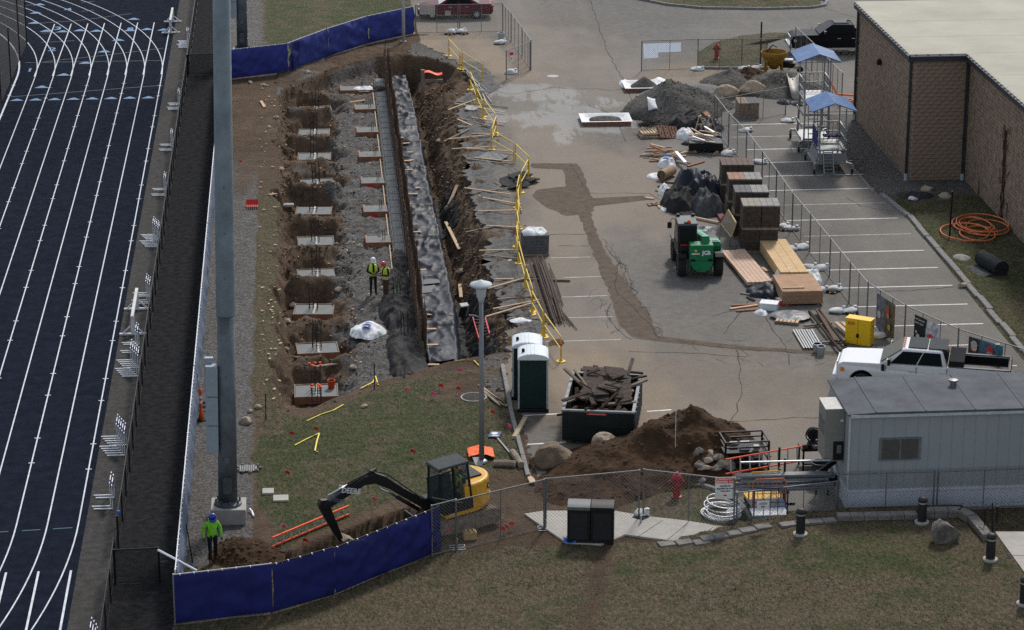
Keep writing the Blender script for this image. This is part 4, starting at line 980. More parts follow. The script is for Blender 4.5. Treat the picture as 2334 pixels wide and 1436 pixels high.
# geotextile draped on the trench bank
t = thing('bank_tarp', 'black pleated fabric draped over the trench bank near the lamp post', 'tarp', (0, 0, 0))
def bt(u, v):
    y = lerp(104.6, 115.5, v); x = lerp(6.85, 8.25 - 0.5 * sst(0.75, 1, v) + 0.2 * nz(y * 0.8, 4), u)
    zb = ground_at(x, y)[0]
    pl_ = 0.10 * (1 - abs(nz(y * 2.2 + x * 0.5, x * 0.3, 6))) ** 2
    return (x, y, zb + 0.03 + pl_)
MB().sheet(26, 190, bt).build('fabric', m_geo, t, smooth=True)
t = thing('bank_tarp', 'black fabric scrap hanging over the far trench bank by crossed boards', 'tarp', (0, 0, 0))
def bt2(u, v):
    y = lerp(127.5, 134, v); x = lerp(6.9, 8.0 + 0.3 * nz(y, 2), u); return (x, y, ground_at(x, y)[0] + 0.03 + 0.12 * (1 - abs(nz(y * 1.6, x, 9))) ** 2)
MB().sheet(18, 60, bt2).build('fabric', m_geo, t, smooth=True)
# crumpled geotextile heaps beside the rebar wall
for lab, px, py, lx, ly, hh, sd in (('heap of crumpled black fabric next to the two people', 902, 640, 0.7, 2.4, 0.6, 3), ('big crumpled black fabric heap behind the white woven bag', 908, 705, 0.85, 3.2, 0.75, 9),
        ('wide crumpled black fabric heap spread at the near end of the rebar wall', 925, 800, 0.85, 4.2, 0.6, 17), ('dark crumpled fabric pulled against the rebar wall beyond the two people', 912, 590, 0.45, 2.2, 0.4, 23)):
    q = G(px, py, -0.5); t = thing('fabric_heap', lab, 'tarp', (0, 0, 0)); drape('fabric', m_geo, q.x, q.y, -0.75, lx, ly, hh * 1.5, sd, t, nx=44, ny=64)
for (px, py, zz) in ((905, 690, 0.75), (922, 770, 0.8)):
    q = G(px, py, -0.6); t = thing('rebar_cage', 'small square rebar cage standing out of the crumpled black fabric', 'rebar', (q.x, q.y, -0.72), 0, 'cages in the fabric'); cage(t, 0, 0, 0, 0.3, 0.3, 1.3, 6)
# white woven bags
def bag(name, lab, cat, px, py, z, lx, ly, hh, sd, blue=True, dz=0.0):
    q = G(px, py, z); t = thing(name, lab, cat, (0, 0, 0)); drape('sack', m_wbag, q.x, q.y, z, lx, ly, hh, sd, t)
    if blue:
        for k in range(4):
            MB().sheet(6, 4, lambda u, v: (q.x - 0.25 + 0.3 * u + 0.05 * k, q.y - ly * 0.45 + 0.18 * v + 0.1 * (k % 2), z + hh * (0.56 + 0.09 * k) + 0.03 * math.sin(u * 4))).build('blue_print', m_bluep, t, smooth=True)
    return t
bag('bulk_bag', 'crumpled white woven bag with blue print lying on the gravel', 'bag', 838, 757, -0.7, 0.75, 1.05, 0.6, 31)
# ================================================================= far pit wall: rubble, pipe stub, tarp at the end
t = thing('plastic_scrap', 'white and black plastic sheet end at the far end of the rebar wall', 'tarp', (0, 0, 0)); q = G(830, 198, -0.45)
drape('sheet', m_wbag, q.x, q.y, -0.62, 0.8, 0.5, 0.32, 41, t); drape('black_edge', m_geo, q.x + 0.7, q.y + 0.2, -0.62, 0.6, 0.6, 0.35, 43, t)
q = G(964, 215, -1.2); t = thing('timber_post', 'weathered timber post against the far trench bank under an orange marking', 'post', (q.x, q.y, -1.6)); MB().box((0, 0, 0.95), (0.22, 0.22, 1.9)).build('shaft', m_owood, t, bev=0.01)
MB().beam((0.1, 0.02, 1.2), (1.2, 0.3, 1.15), 0.12, 0.16).build('side_rail', m_owood, t)
q = G(985, 164, 0.1); o = MB().sheet(10, 4, lambda u, v: (q.x - 0.6 + 1.2 * u, q.y - 0.3 + 0.6 * v, 0.05 + 0.1 * math.sin(u * 6))).build('orange_netting', m_ora, thick=0.01); tag(o, 'scrap of orange netting on the far trench edge above the post', 'netting')
# timbers, stakes and boards around the pit
def board(px, py, px2, py2, w, h, mat, lab, grp=None, name='board', z=None, z2=None):
    a = P(px, py) if z is None else G(px, py, z); b = P(px2, py2) if z2 is None else G(px2, py2, z2)
    a.z += h / 2 + 0.02; b.z += h / 2 + 0.02
    c = (a + b) / 2; o = MB().beam(a - c, b - c, w, h).build(name, mat, bev=0.004); o.location = c
    return tag(o, lab, 'board', grp)
GB = 'timber stakes strewn over the broken asphalt edge'; LB = 'pale timber stake lying across the broken asphalt edge of the pit'
br = [(1025, 232, 1158, 246), (1036, 237, 1150, 258), (1022, 252, 1090, 226), (1042, 269, 1118, 290), (1042, 273, 1076, 288), (1075, 269, 1152, 282), (1045, 292, 1118, 288), (1075, 306, 1146, 307), (1020, 319, 1118, 309), (1012, 324, 1070, 296),
      (1030, 341, 1132, 336), (1050, 339, 1175, 347), (1063, 364, 1150, 374), (1082, 361, 1168, 370), (1058, 430, 1165, 445), (1072, 443, 1158, 430), (1100, 452, 1188, 468), (1090, 483, 1175, 481),
      (1062, 531, 1128, 518), (1108, 516, 1203, 521), (1092, 573, 1180, 571), (1104, 583, 1196, 593), (1128, 638, 1195, 638), (1112, 660, 1195, 636), (1133, 684, 1234, 675), (1124, 706, 1232, 685), (1107, 724, 1215, 692), (1160, 727, 1250, 729)]
for i, (a, b, c, d) in enumerate(br):
    z = 0.03 + 0.03 * (i % 3)
    board(a, b, c, d, 0.09, 0.045, m_wood if i % 3 else m_owood, LB, GB, 'stake', z, z + 0.02 * (i % 2))
for (a, b, c, d, lab) in ((1016, 508, 1047, 570, 'long pale board standing on the trench bank beside the torn black fabric'), (1022, 472, 1042, 424, 'pale board crossed over another on the trench bank'), (1018, 455, 1098, 415, 'thin board crossed under a pale board on the trench bank'),
                          (1080, 440, 1100, 450, 'short pale board on the crumbled asphalt'), (1048, 650, 1051, 680, 'short upright plank on the black bank fabric beside the floodlight'), (1168, 590, 1160, 598, 'short wood block by the yellow guardrail'), (595, 232, 603, 246, 'short pale plank on the brown dirt by the fence'),
                          (613, 446, 648, 440, 'short pale plank on the dirt beside the red rack'), (798, 235, 832, 230, 'pale plank leaning by the farthest formed pad'), (812, 825, 720, 838, 'dark timber lying between the two nearest footings')):
    board(a, b, c, d, 0.16, 0.05, m_wood if 'dark' not in lab else m_owood, lab, None, 'plank')
for k, (a, b, c, d) in enumerate(((1092, 880, 1150, 925), (1095, 886, 1156, 928), (1100, 893, 1140, 926))):
    board(a, b, c, d, 0.1, 0.05, m_owood if k else m_wood, 'plank lying on the grass beside the round manhole cover', 'planks by the manhole cover', 'plank')
board(1172, 1003, 1198, 958, 0.17, 0.14, M('tan_block', (0.36, 0.30, 0.2), 0.9), 'tan timber with dark holes lying across the kerb behind the toilets', None, 'timber')
# rubble lumps of asphalt, and stones in the dirt
GR = 'stones scattered in the pit and on its banks'
rk = [rock('stone', m_tstone, (0.16, 0.13, 0.1), s, 2) for s in range(4)]
for r_ in rk: tag(r_, 'loose tan stone lying on the bare dirt around the pit', 'stone', GR)
spots = [(560, 962), (472, 0), (655, 735), (653, 800), (668, 700), (650, 330), (630, 270), (612, 292), (690, 640), (770, 555), (875, 660), (805, 840), (1010, 605), (1050, 620), (1000, 330), (1020, 480), (830, 930), (570, 940), (590, 930), (700, 170), (600, 196), (570, 190), (760, 450), (820, 560), (640, 385), (655, 468), (770, 645), (830, 610)]
for i, (px, py) in enumerate(spots):
    if py == 0: continue
    q = P(px, py); o = rk[i % 4] if i < 5 and not (i == 1) else rk[i % 4].copy()
    if o.name not in col.objects: col.objects.link(o)
    s = random.uniform(0.7, 1.5); o.scale = (s, s, s); o.location = (q.x, q.y, ground_at(q.x, q.y)[0] + 0.05); o.rotation_euler = (0, 0, i)
q = P(561, 965); o = rock('boulder', m_tstone, (0.26, 0.2, 0.17), 11, 3); o.location = (q.x, q.y, 0.08); tag(o, 'rounded tan boulder on the dirt strip beside the light pole', 'boulder')
q = P(655, 470, 0.05); o = MB().box((0, 0, 0), (0.65, 0.35, 0.16)).build('concrete_lump', m_conc, bev=0.05); o.location = q; tag(o, 'rounded pale concrete lump at the pit edge beside a footing', 'concrete lump')
# wood chips strewn over the strip beside the pit
mb = MB()
for i in range(80):
    px, py = random.uniform(590, 640), random.uniform(190, 930); q = G(px, py); s = random.uniform(0.03, 0.09)
    mb.box((q.x, q.y, 0.06), (s * 2.2, s, 0.02), random.uniform(0, 3))
for i in range(110):
    px, py = random.uniform(680, 850), random.uniform(200, 830); q = P(px, py); s = random.uniform(0.03, 0.08)
    mb.box((q.x, q.y, ground_at(q.x, q.y)[0] + 0.03), (s * 2, s, 0.03), random.uniform(0, 3))
stuff(tag(mb.build('wood_chips', m_wood), 'pale wood offcuts strewn over the dirt around the pit', 'wood chips'))
mb = MB(); cl_ = MB()
for i in range(1000):
    a = random.random(); px, py = random.uniform(540, 1160), random.uniform(120, 1000)
    q = P(px, py); z, g_, gr_, b_ = ground_at(q.x, q.y)
    if g_ > 0.4 or q.x < -1.2 or (q.x > 5 and q.x < 6.9): continue
    s = random.uniform(0.025, 0.1) * (1.4 if q.x > 7 else 1); r1_, r2_ = random.uniform(0, 3), random.uniform(-0.6, 0.6)
    mb.box((q.x, q.y, z + s * 0.2), (s * 1.3, s, s * 0.8), r1_, r2_, r2_)
for i in range(3200):
    y = random.uniform(105, 157); x = random.uniform(7.0, 9.3) if i % 3 else random.uniform(-0.9, 2.4)
    z, g_, gr_, b_ = ground_at(x, y)
    if z > -0.06: continue
    s = random.uniform(0.03, 0.12) * (1.6 if i % 23 == 0 else 1); r1_ = random.uniform(0, 3); r2_ = random.uniform(-0.7, 0.7)
    cl_.box((x, y, z + s * 0.15), (s * 1.3, s, s * 0.9), r1_, r2_, r2_)
stuff(tag(cl_.build('soil_clods', M('pit_clod', (0.125, 0.088, 0.058), 0.98, var=0.5, scale=1.5)), 'brown soil clods covering the pit banks', 'soil'))
stuff(tag(mb.build('pebbles', M('pebble', (0.11, 0.092, 0.078), 0.95, var=0.5, scale=1.2)), 'small stones and clods strewn over the excavated dirt', 'pebbles'))
# red rack, ladder pieces
q = P(575, 472); t = thing('red_rack', 'small red plastic rack lying on the dirt beside the pit', 'rack', (q.x, q.y, 0.05))
MB().box((0, 0.2, 0.14), (0.6, 0.06, 0.28), 0, R(-30)).build('back', m_red, t)
for k in range(6): MB().box((-0.25 + 0.1 * k, -0.15, 0.05), (0.04, 0.6, 0.05)).build('slat', m_red, t)
q = P(1090, 790, 0.1); t = thing('short_ladder', 'short red fibreglass ladder lying on the black bank fabric behind the lamp post', 'ladder', (0, 0, 0))
a, b = P(1078, 737, 0.25), P(1092, 790, 0.35); c, d = P(1106, 742, 0.35), P(1116, 782, 0.4)
MB().beam(a, b, 0.05, 0.09).build('rail', m_red, t); MB().beam(c, d, 0.05, 0.09).build('rail', m_red, t)
for k in range(6): MB().tube([a.lerp(b, (k + 0.5) / 6), c.lerp(d, (k + 0.5) / 6)], 0.02, 5).build('rung', m_galv, t)
# lawn and dirt markers: stakes with ribbon, wire flags, caution tape
def flag(px, py, lab, h=0.5, mat=None, stake=False, grp=None):
    q = P(px, py); t = thing('marker_flag', lab, 'flag', q, R(random.uniform(-40, 40)), grp)
    MB().tube([(0, 0, 0), (0.02, 0, h)], 0.018 if stake else 0.008, 4).build('stick', m_wood if stake else m_galv, t)
    MB().sheet(4, 3, lambda u, v: (0.02 + 0.16 * u, 0.03 * math.sin(5 * u), h - 0.13 + 0.13 * v - 0.04 * u)).build('ribbon', mat or m_pink, t, thick=0.006)
GF = 'small pink wire flags standing in the grass'
for px, py in ((923, 903), (982, 912), (1000, 893), (1040, 900), (715, 992), (650, 1092), (660, 1003), (1044, 858), (1157, 985), (935, 1043), (690, 1248), (1130, 1190), (1150, 1215), (1160, 1210), (1012, 1222), (1140, 1220)):
    flag(px, py, 'small pink wire flag standing in the churned grass', 0.35, m_pink if px % 5 else m_red, grp=GF)
flag(848, 1180, 'tall pink ribbon marker in the trench dirt beside the excavator bucket', 0.8, m_pink, True)
flag(642, 1248, 'thin stake with pink ribbon standing beside the orange ladder', 0.85, m_pink, True)
flag(1116, 976, 'wooden stake topped with red ribbon on the lawn behind the lamp post', 0.75, m_red, True)
flag(545, 385, 'lone pink flag standing in the dirt strip near the red rack', 0.5)
flag(848, 90, 'pink flag stuck at the foot of the far navy fence', 0.7)
for px, py, h in ((606, 958, 1.1), (853, 888, 1.1)):
    q = P(px, py); o = MB().tube([(0, 0, 0), (0.02, 0, h)], 0.022, 5).build('steel_stake', m_blk); o.location = q; tag(o, 'thin dark steel stake at the near edge of the pit', 'stake', 'steel stakes at the near pit edge')
m_tape = M('caution_yellow', (0.66, 0.52, 0.03), 0.5)
for lab, pts in (('yellow caution tape lying along the near pit edge', [(700, 962), (730, 948), (760, 938), (783, 925)]), ('yellow caution tape tangled beside the steel stake', [(822, 888), (838, 880), (850, 874), (856, 860), (862, 880)]),
                 ('thin yellow tape looped on the lawn', [(672, 1018), (700, 1003), (728, 990), (722, 1010), (718, 1030), (725, 1034)]), ('yellow tape lying at the near end of the black sheet', [(1035, 826), (1060, 822), (1080, 824), (1092, 836)])):
    t = thing('caution_tape', lab, 'tape'); mb = MB(); w3 = [P(*a, 0.06) for a in pts]
    for a, b in zip(w3, w3[1:]): mb.beam(a, b, 0.05, 0.008, (0.3, 0.4, 1))
    mb.build('strip', m_tape, t)
# drains, pads
q = P(566, 1070); t = thing('storm_grate', 'iron storm grate set in stones on the dirt beside the light pole', 'grate', (q.x, q.y, 0.03))
MB().box((0, 0, 0.02), (0.62, 0.62, 0.03)).build('frame', m_dgalv, t)
for k in range(7): MB().box((-0.24 + 0.08 * k, 0, 0.045), (0.03, 0.55, 0.03)).build('bar', m_blk, t)
for k in range(9):
    r_ = rock('stone', m_stone, (0.09, 0.08, 0.06), k + 30, 1, t); a = k * 0.7; r_.location = (0.42 * math.cos(a), 0.42 * math.sin(a), 0.04)
q = P(1080, 908); t = thing('manhole_cover', 'round iron manhole cover in the lawn beside the lamp post', 'manhole', (q.x, q.y, 0.04))
MB().lathe([(0.46, 0), (0.46, 0.04), (0.4, 0.045), (0.0, 0.05)], 28).build('lid', M('iron_lid', (0.06, 0.058, 0.055), 0.9, var=0.3, scale=9, bump=0.8, spec=0.05), t); MB().lathe([(0.52, -0.02), (0.52, 0.03), (0.465, 0.03)], 28).build('ring', m_conc, t)
for px, py, w, d, lab in ((611, 1124, 0.42, 0.5, 'smaller square concrete pad in the lawn beside the light pole'), (640, 1140, 0.55, 0.55, 'larger concrete pad in the lawn beside the light pole')):
    q = P(px, py); o = MB().box((0, 0, 0), (w, d, 0.1)).build('concrete_pad', m_walk, bev=0.03); o.location = (q.x, q.y, 0.06); tag(o, lab, 'concrete pad')
q = P(578, 1180); o = MB().tube([(0, 0, 0), (-0.05, 0.35, 0.02), (-0.14, 0.6, 0.03)], 0.04, 6).build('white_pipe', m_alu); o.location = (q.x, q.y, 0.06); tag(o, 'short white pipe scrap on the grass beside the concrete pole base', 'pipe')
o = MB().tube([G(438, 1000, 0.05), G(430, 1100, 0.05), G(425, 1200, 0.05), G(412, 1300, 0.05)], 0.035, 6).build('white_conduit', m_alu); tag(o, 'long white conduit lying along the foot of the tall fence', 'conduit')
q = P(440, 1290); t = thing('shovel', 'shovel leaning in the fence corner near the hoodie worker', 'shovel', (q.x, q.y, 0.0)); MB().tube([(0, -0.1, 0.15), (-0.18, 0.1, 1.5)], 0.02, 6).build('handle', m_blk, t); MB().sheet(4, 5, lambda u, v: (-0.1 + 0.2 * u, -0.16 + 0.1 * v + 0.05 * (u - .5) ** 2, 0.0 + 0.25 * v)).build('blade', m_galv, t, thick=0.01)
# orange delineator post
q = G(459, 958); t = thing('delineator_post', 'orange delineator post with white bands standing by the tall fence', 'traffic post', (q.x, q.y, 0))
MB().lathe([(0.2, 0), (0.2, 0.05), (0.12, 0.07), (0.0, 0.08)], 12).build('base', m_rubber, t)
MB().lathe([(0.12, 0.06), (0.06, 0.35), (0.055, 1.12), (0.075, 1.14), (0.07, 1.26), (0.0, 1.3)], 14).build('tube', m_ora, t, smooth=True)
for z in (0.7, 0.9): MB().lathe([(0.061, z), (0.061, z + 0.11)], 14).build('white_band', m_white, t)
q = G(470, 930); t = thing('hose_coil', 'small dark hose coil on the dirt beside the delineator', 'hose', (q.x, q.y, 0.03)); MB().tube([(0.25 * math.cos(a) * (1 + 0.03 * a), 0.3 * math.sin(a), 0.03 + 0.01 * a) for a in [k * 0.4 for k in range(34)]], 0.025, 5).build('hose', m_rubber, t)
# ================================================================= vehicles
m_glass = M('dark_glass', (0.010, 0.012, 0.014), 0.15, 0.0, 0.05, spec=0.025)
m_chr = M('chrome', (0.55, 0.56, 0.58), 0.2, 0.9, 0.05)
m_lamp = M('clear_lamp', (0.5, 0.52, 0.55), 0.2, 0.1, 0.05)
m_tail = M('red_lamp', (0.35, 0.02, 0.02), 0.3)
m_amb = M('amber_lamp', (0.6, 0.22, 0.03), 0.3)
def wheel(parent, c, r, w, rim, spokes=6, name='wheel'):
    """wheel with its axle along local y"""
    k = MB().lathe([(r * 0.62, -w / 2), (r * 0.93, -w / 2), (r, -w * 0.36), (r, w * 0.36), (r * 0.93, w / 2), (r * 0.62, w / 2)], 26, axis='Y', cap=False).build(name, m_rubber, parent, smooth=False)
    k.location = c
    mb = MB().lathe([(r * 0.63, -w * 0.42), (r * 0.63, w * 0.42)], 26, axis='Y', cap=False)
    mb.lathe([(0.0, -w * 0.3), (r * 0.62, -w * 0.3)], 26, axis='Y', cap=False).lathe([(0.0, w * 0.3), (r * 0.62, w * 0.3)], 26, axis='Y', cap=False)
    mb.build('rim_barrel', m_blk, k)
    mb = MB()
    for s in (-1, 1):
        for i in range(spokes):
            a = 2 * math.pi * i / spokes; mb.beam((0.04 * math.cos(a), s * w * 0.36, 0.04 * math.sin(a)), (r * 0.6 * math.cos(a), s * w * 0.42, r * 0.6 * math.sin(a)), r * 0.13, 0.03, (0, 1, 0))
        mb.lathe([(0.0, s * w * 0.44), (r * 0.16, s * w * 0.42), (r * 0.16, s * w * 0.3)], 12, axis='Y', cap=False)
    mb.build('rim', rim, k)
    return k
def arch(cx, r, zb, n=12): return [(cx + r * math.cos(a), zb + max(0.0, r * math.sin(a))) for a in [math.pi * k / n for k in range(n + 1)]]
def quad(name, pts, mat, parent, off=0.0, thick=0.012): return MB().add(pts, [tuple(range(len(pts)))]).build(name, mat, parent, thick=thick)

def pickup(label, loc, rz, paint, L_, wb, bedlen, sunroof, trimmat, badge=None):
    """x forward, y left; built to real size"""
    t = thing('pickup_truck', label, 'pickup truck', loc, rz)
    W_ = 2.02; zb = 0.48; hood = 1.28; belt = 1.30; xf = L_ / 2; fa = xf - 1.02; ra = fa - wb; cabf = fa - 0.62; cabr = -L_ / 2 + bedlen + 0.12
    prof = [(-xf, zb + 0.12), (-xf, belt), (-xf + 0.09, belt), (-xf + 0.09, 1.0), (cabr - 0.03, 1.0), (cabr, belt + 0.02), (cabf - 0.05, belt), (xf - 0.28, hood - 0.02), (xf - 0.08, hood - 0.10), (xf, hood - 0.28), (xf, zb + 0.14), (xf - 0.08, zb)]
    prof += [(x, z) for x, z in arch(fa, 0.50, zb)] + [(x, z) for x, z in arch(ra, 0.50, zb)] + [(-xf + 0.1, zb)]
    def tf(x, y, z):
        s = 1 - 0.05 * sst(0.9, 1.35, z) - 0.10 * sst(xf - 0.7, xf, x) ** 2 - 0.03 * sst(0.9, 0.5, z)
        return (x, y * s, z)
    body = MB().extr(prof, -W_ / 2, W_ / 2, tf).build('body', paint, t, bev=0.09, seg=4)
    for cx in (fa, ra):
        for s in (-1, 1):
            MB().lathe([(0.49, 0.0), (0.49, -0.4 * s), (0.0, -0.4 * s)], 20, (cx, s * W_ * 0.46, zb + 0.0), 'Y', cap=False).build('wheel_well', m_blk, t)
            wheel(t, (cx, s * (W_ / 2 - 0.13), 0.42), 0.42, 0.28, trimmat)
    # cab
    zr = 1.96; yb, yt = W_ / 2 * 0.955, W_ / 2 * 0.80
    xs = [(cabf, belt - 0.02), (cabf - 0.95, zr - 0.03), (cabr + 0.22, zr - 0.05), (cabr, belt - 0.02)]
    vs_ = []
    for x, z in xs: vs_ += [(x, -(yb if z < 1.5 else yt), z), (x, (yb if z < 1.5 else yt), z)]
    MB().add(vs_, [(0, 1, 3, 2), (2, 3, 5, 4), (4, 5, 7, 6), (6, 7, 1, 0), (0, 2, 4, 6), (1, 7, 5, 3)]).build('cab', paint, t, bev=0.13, seg=4)
    def on(i, j, u, v, s):   # point on the side plane: u along, v up
        xb = lerp(xs[0][0], xs[3][0], u); xt_ = lerp(xs[1][0], xs[2][0], u); z0, z1 = belt - 0.02, zr - 0.04
        return (lerp(xb, xt_, v), s * (lerp(yb, yt, v) + 0.008), lerp(z0, z1, v))
    for s in (-1, 1):
        quad('window', [on(0, 0, 0.14, 0.10, s), on(0, 0, 0.53, 0.10, s), on(0, 0, 0.53, 0.86, s), on(0, 0, 0.07, 0.86, s)], m_glass, t)
        quad('window', [on(0, 0, 0.55, 0.10, s), on(0, 0, 0.93, 0.10, s), on(0, 0, 0.93, 0.86, s), on(0, 0, 0.55, 0.86, s)], m_glass, t)
        for x in (cabf - 1.28, cabr + 0.22):
            MB().box((x, s * (W_ / 2 * 0.972), belt - 0.22), (0.22, 0.05, 0.045)).build('door_handle', m_chr, t, bev=0.01)
        for x in (cabf - 0.28, lerp(cabf, cabr, 0.55), cabr + 0.03):
            MB().box((x, s * (W_ / 2 * 0.985), 0.93), (0.014, 0.03, 0.66)).build('door_seam', m_blk, t)
        mr = MB().box((cabf - 0.42, s * (W_ / 2 + 0.13), belt + 0.16), (0.12, 0.26, 0.26)).build('wing_mirror', m_blk, t, bev=0.03); MB().box((cabf - 0.355, s * (W_ / 2 + 0.14), belt + 0.21), (0.04, 0.22, 0.15)).build('mirror_cap', paint if sunroof else m_chr, mr, bev=0.015)
        MB().box((xf - 0.16, s * W_ * 0.385, hood - 0.30), (0.25, 0.22, 0.26)).build('headlight', m_lamp, t, bev=0.03)
        MB().box((xf - 0.26, s * W_ * 0.452, hood - 0.32), (0.2, 0.07, 0.18)).build('side_marker', m_amb if sunroof else m_lamp, t, bev=0.02)
        MB().box((-xf + 0.02, s * W_ * 0.42, belt - 0.25), (0.08, 0.2, 0.4)).build('tail_light', m_tail, t, bev=0.02)
        MB().box((lerp(cabf, cabr, 0.5), s * W_ * 0.485, zb - 0.07), (cabf - cabr - 0.1, 0.16, 0.06)).build('side_step', m_chr if not sunroof else m_blk, t, bev=0.015)
    quad('windscreen', [(cabf - 0.06, -yb * 0.93, belt + 0.06), (cabf - 0.06, yb * 0.93, belt + 0.06), (cabf - 0.88, yt * 0.96, zr - 0.06), (cabf - 0.88, -yt * 0.96, zr - 0.06)], m_glass, t)
    quad('rear_window', [(cabr - 0.006 + 0.03, -yb * 0.88, belt + 0.1), (cabr + 0.02, yb * 0.88, belt + 0.1), (cabr + 0.19, yt * 0.92, zr - 0.09), (cabr + 0.19, -yt * 0.92, zr - 0.09)], m_glass, t)
    if sunroof:
        for k in range(2):
            xa, xb = cabf - 1.12 - 0.78 * k, cabf - 1.12 - 0.78 * (k + 1) + 0.03
            quad('sunroof_pane', [(xa, -yt * 0.82, zr + 0.004), (xb, -yt * 0.82, zr - 0.004), (xb, yt * 0.82, zr - 0.004), (xa, yt * 0.82, zr + 0.004)], M('tinted_roof_glass', (0.05, 0.056, 0.06), 0.4, spec=0.015), t)
        for k in range(5): MB().box((cabf - 0.93, -0.5 + 0.25 * k, zr - 0.012), (0.1, 0.07, 0.05)).build('cab_light', m_amb, t, bev=0.01)
        MB().box((cabr + 0.16, 0, zr - 0.04), (0.1, 0.4, 0.05)).build('brake_light', m_tail, t)
    else: MB().box((lerp(cabf, cabr, 0.62), 0, zr), (0.9, 1.0, 0.02)).build('sunroof_pane', m_glass, t, bev=0.01); MB().box((cabr + 0.4, 0, zr + 0.03), (0.22, 0.06, 0.08)).build('roof_fin', m_blk, t, bev=0.02)
    # bed, rails, tool box
    xm = (cabr - xf) / 2
    for s in (-1, 1):
        MB().extr([(-xf + 0.02, 0.84), (-xf + 0.02, belt), (cabr, belt + 0.015), (cabr, 0.84)], s * (W_ / 2 * 0.945), s * (W_ / 2 * 0.955 - 0.13)).build('bed_side', paint, t)
        MB().box((xm, s * (W_ * 0.385), 1.14), (cabr + xf - 0.12, 0.02, 0.28)).build('bed_liner', m_blk, t)
    MB().box((xm, 0, 1.012), (cabr + xf - 0.13, W_ * 0.78, 0.02)).build('bed_floor', m_blk, t); MB().box((-xf + 0.1, 0, 1.15), (0.02, W_ * 0.77, 0.26)).build('bed_liner', m_blk, t)
    for s in (-1, 1): MB().box((xm, s * W_ * 0.43, belt + 0.035), (cabr + xf - 0.06, 0.14, 0.04)).build('bed_rail', m_blk if not sunroof else M('bed_rail_grey', (0.12, 0.12, 0.125), 0.6), t, bev=0.01)
    MB().box((-xf + 0.04, 0, belt + 0.02), (0.1, W_ * 0.86, 0.08)).build('tailgate_cap', m_blk, t, bev=0.015)
    if sunroof:
        tb = MB().box((cabr - 0.33, 0, belt + 0.12), (0.56, W_ * 0.88, 0.26)).build('tool_box', m_blk, t, bev=0.02); MB().box((cabr - 0.33, 0, belt + 0.262), (0.6, W_ * 0.9, 0.03)).build('lid', M('tool_box_lid', (0.02, 0.021, 0.023), 0.6, spec=0.01), tb, bev=0.008)
    MB().box((xf + 0.05, 0, zb + 0.12), (0.22, W_ * 0.9, 0.26)).build('front_bumper', paint if sunroof else m_chr, t, bev=0.05)
    MB().box((xf + 0.0, 0, hood - 0.36), (0.06, W_ * 0.56, 0.46)).build('grille', m_chr, t, bev=0.02)
    MB().box((-xf - 0.07, 0, zb + 0.15), (0.2, W_ * 0.9, 0.22)).build('rear_bumper', m_blk, t, bev=0.03)
    if badge:
        text('badge', badge, 0.17, m_red, t, (-xf + 0.85, W_ / 2 * 0.985 + 0.012, belt - 0.2), (R(90), 0, R(180)), 0.003, bold=0.012)
        MB().box((-xf + 0.35, W_ / 2 * 0.985, belt - 0.2), (0.32, 0.03, 0.09)).build('side_reflector', m_tail, t)
        MB().box((cabf - 0.18, W_ / 2 * 0.975, belt - 0.18), (0.12, 0.03, 0.34)).build('fender_vent', m_blk, t)
        MB().box((cabf - 0.55, W_ / 2 * 0.99, belt - 0.62), (0.5, 0.02, 0.035)).build('door_emblem', m_blk, t)
    return t
hd = R(163)
q = G(1963, 896); f_, l_ = Vector((math.cos(hd), math.sin(hd), 0)), Vector((-math.sin(hd), math.cos(hd), 0))
c0 = q - f_ * (6.75 / 2 - 1.02) - l_ * 0.9
pickup('white crew-cab pickup with tinted sunroof and black tool box parked behind the trailer', c0, hd, M('white_car_paint', (0.62, 0.63, 0.64), 0.25, 0.0, 0.04, coat=0.15), 6.75, 4.06, 2.3, True, m_chr, 'FX4')
hd = R(178); q = G(1842, 128); c0 = Vector((q.x + (5.9 / 2 - 1.02), q.y + 0.9, 0))
pickup('black crew-cab pickup with chrome trim parked beyond the block building corner', c0, hd, M('black_car_paint', (0.012, 0.012, 0.014), 0.35, 0.0, 0.05, spec=0.025), 5.9, 3.75, 1.75, False, m_chr)

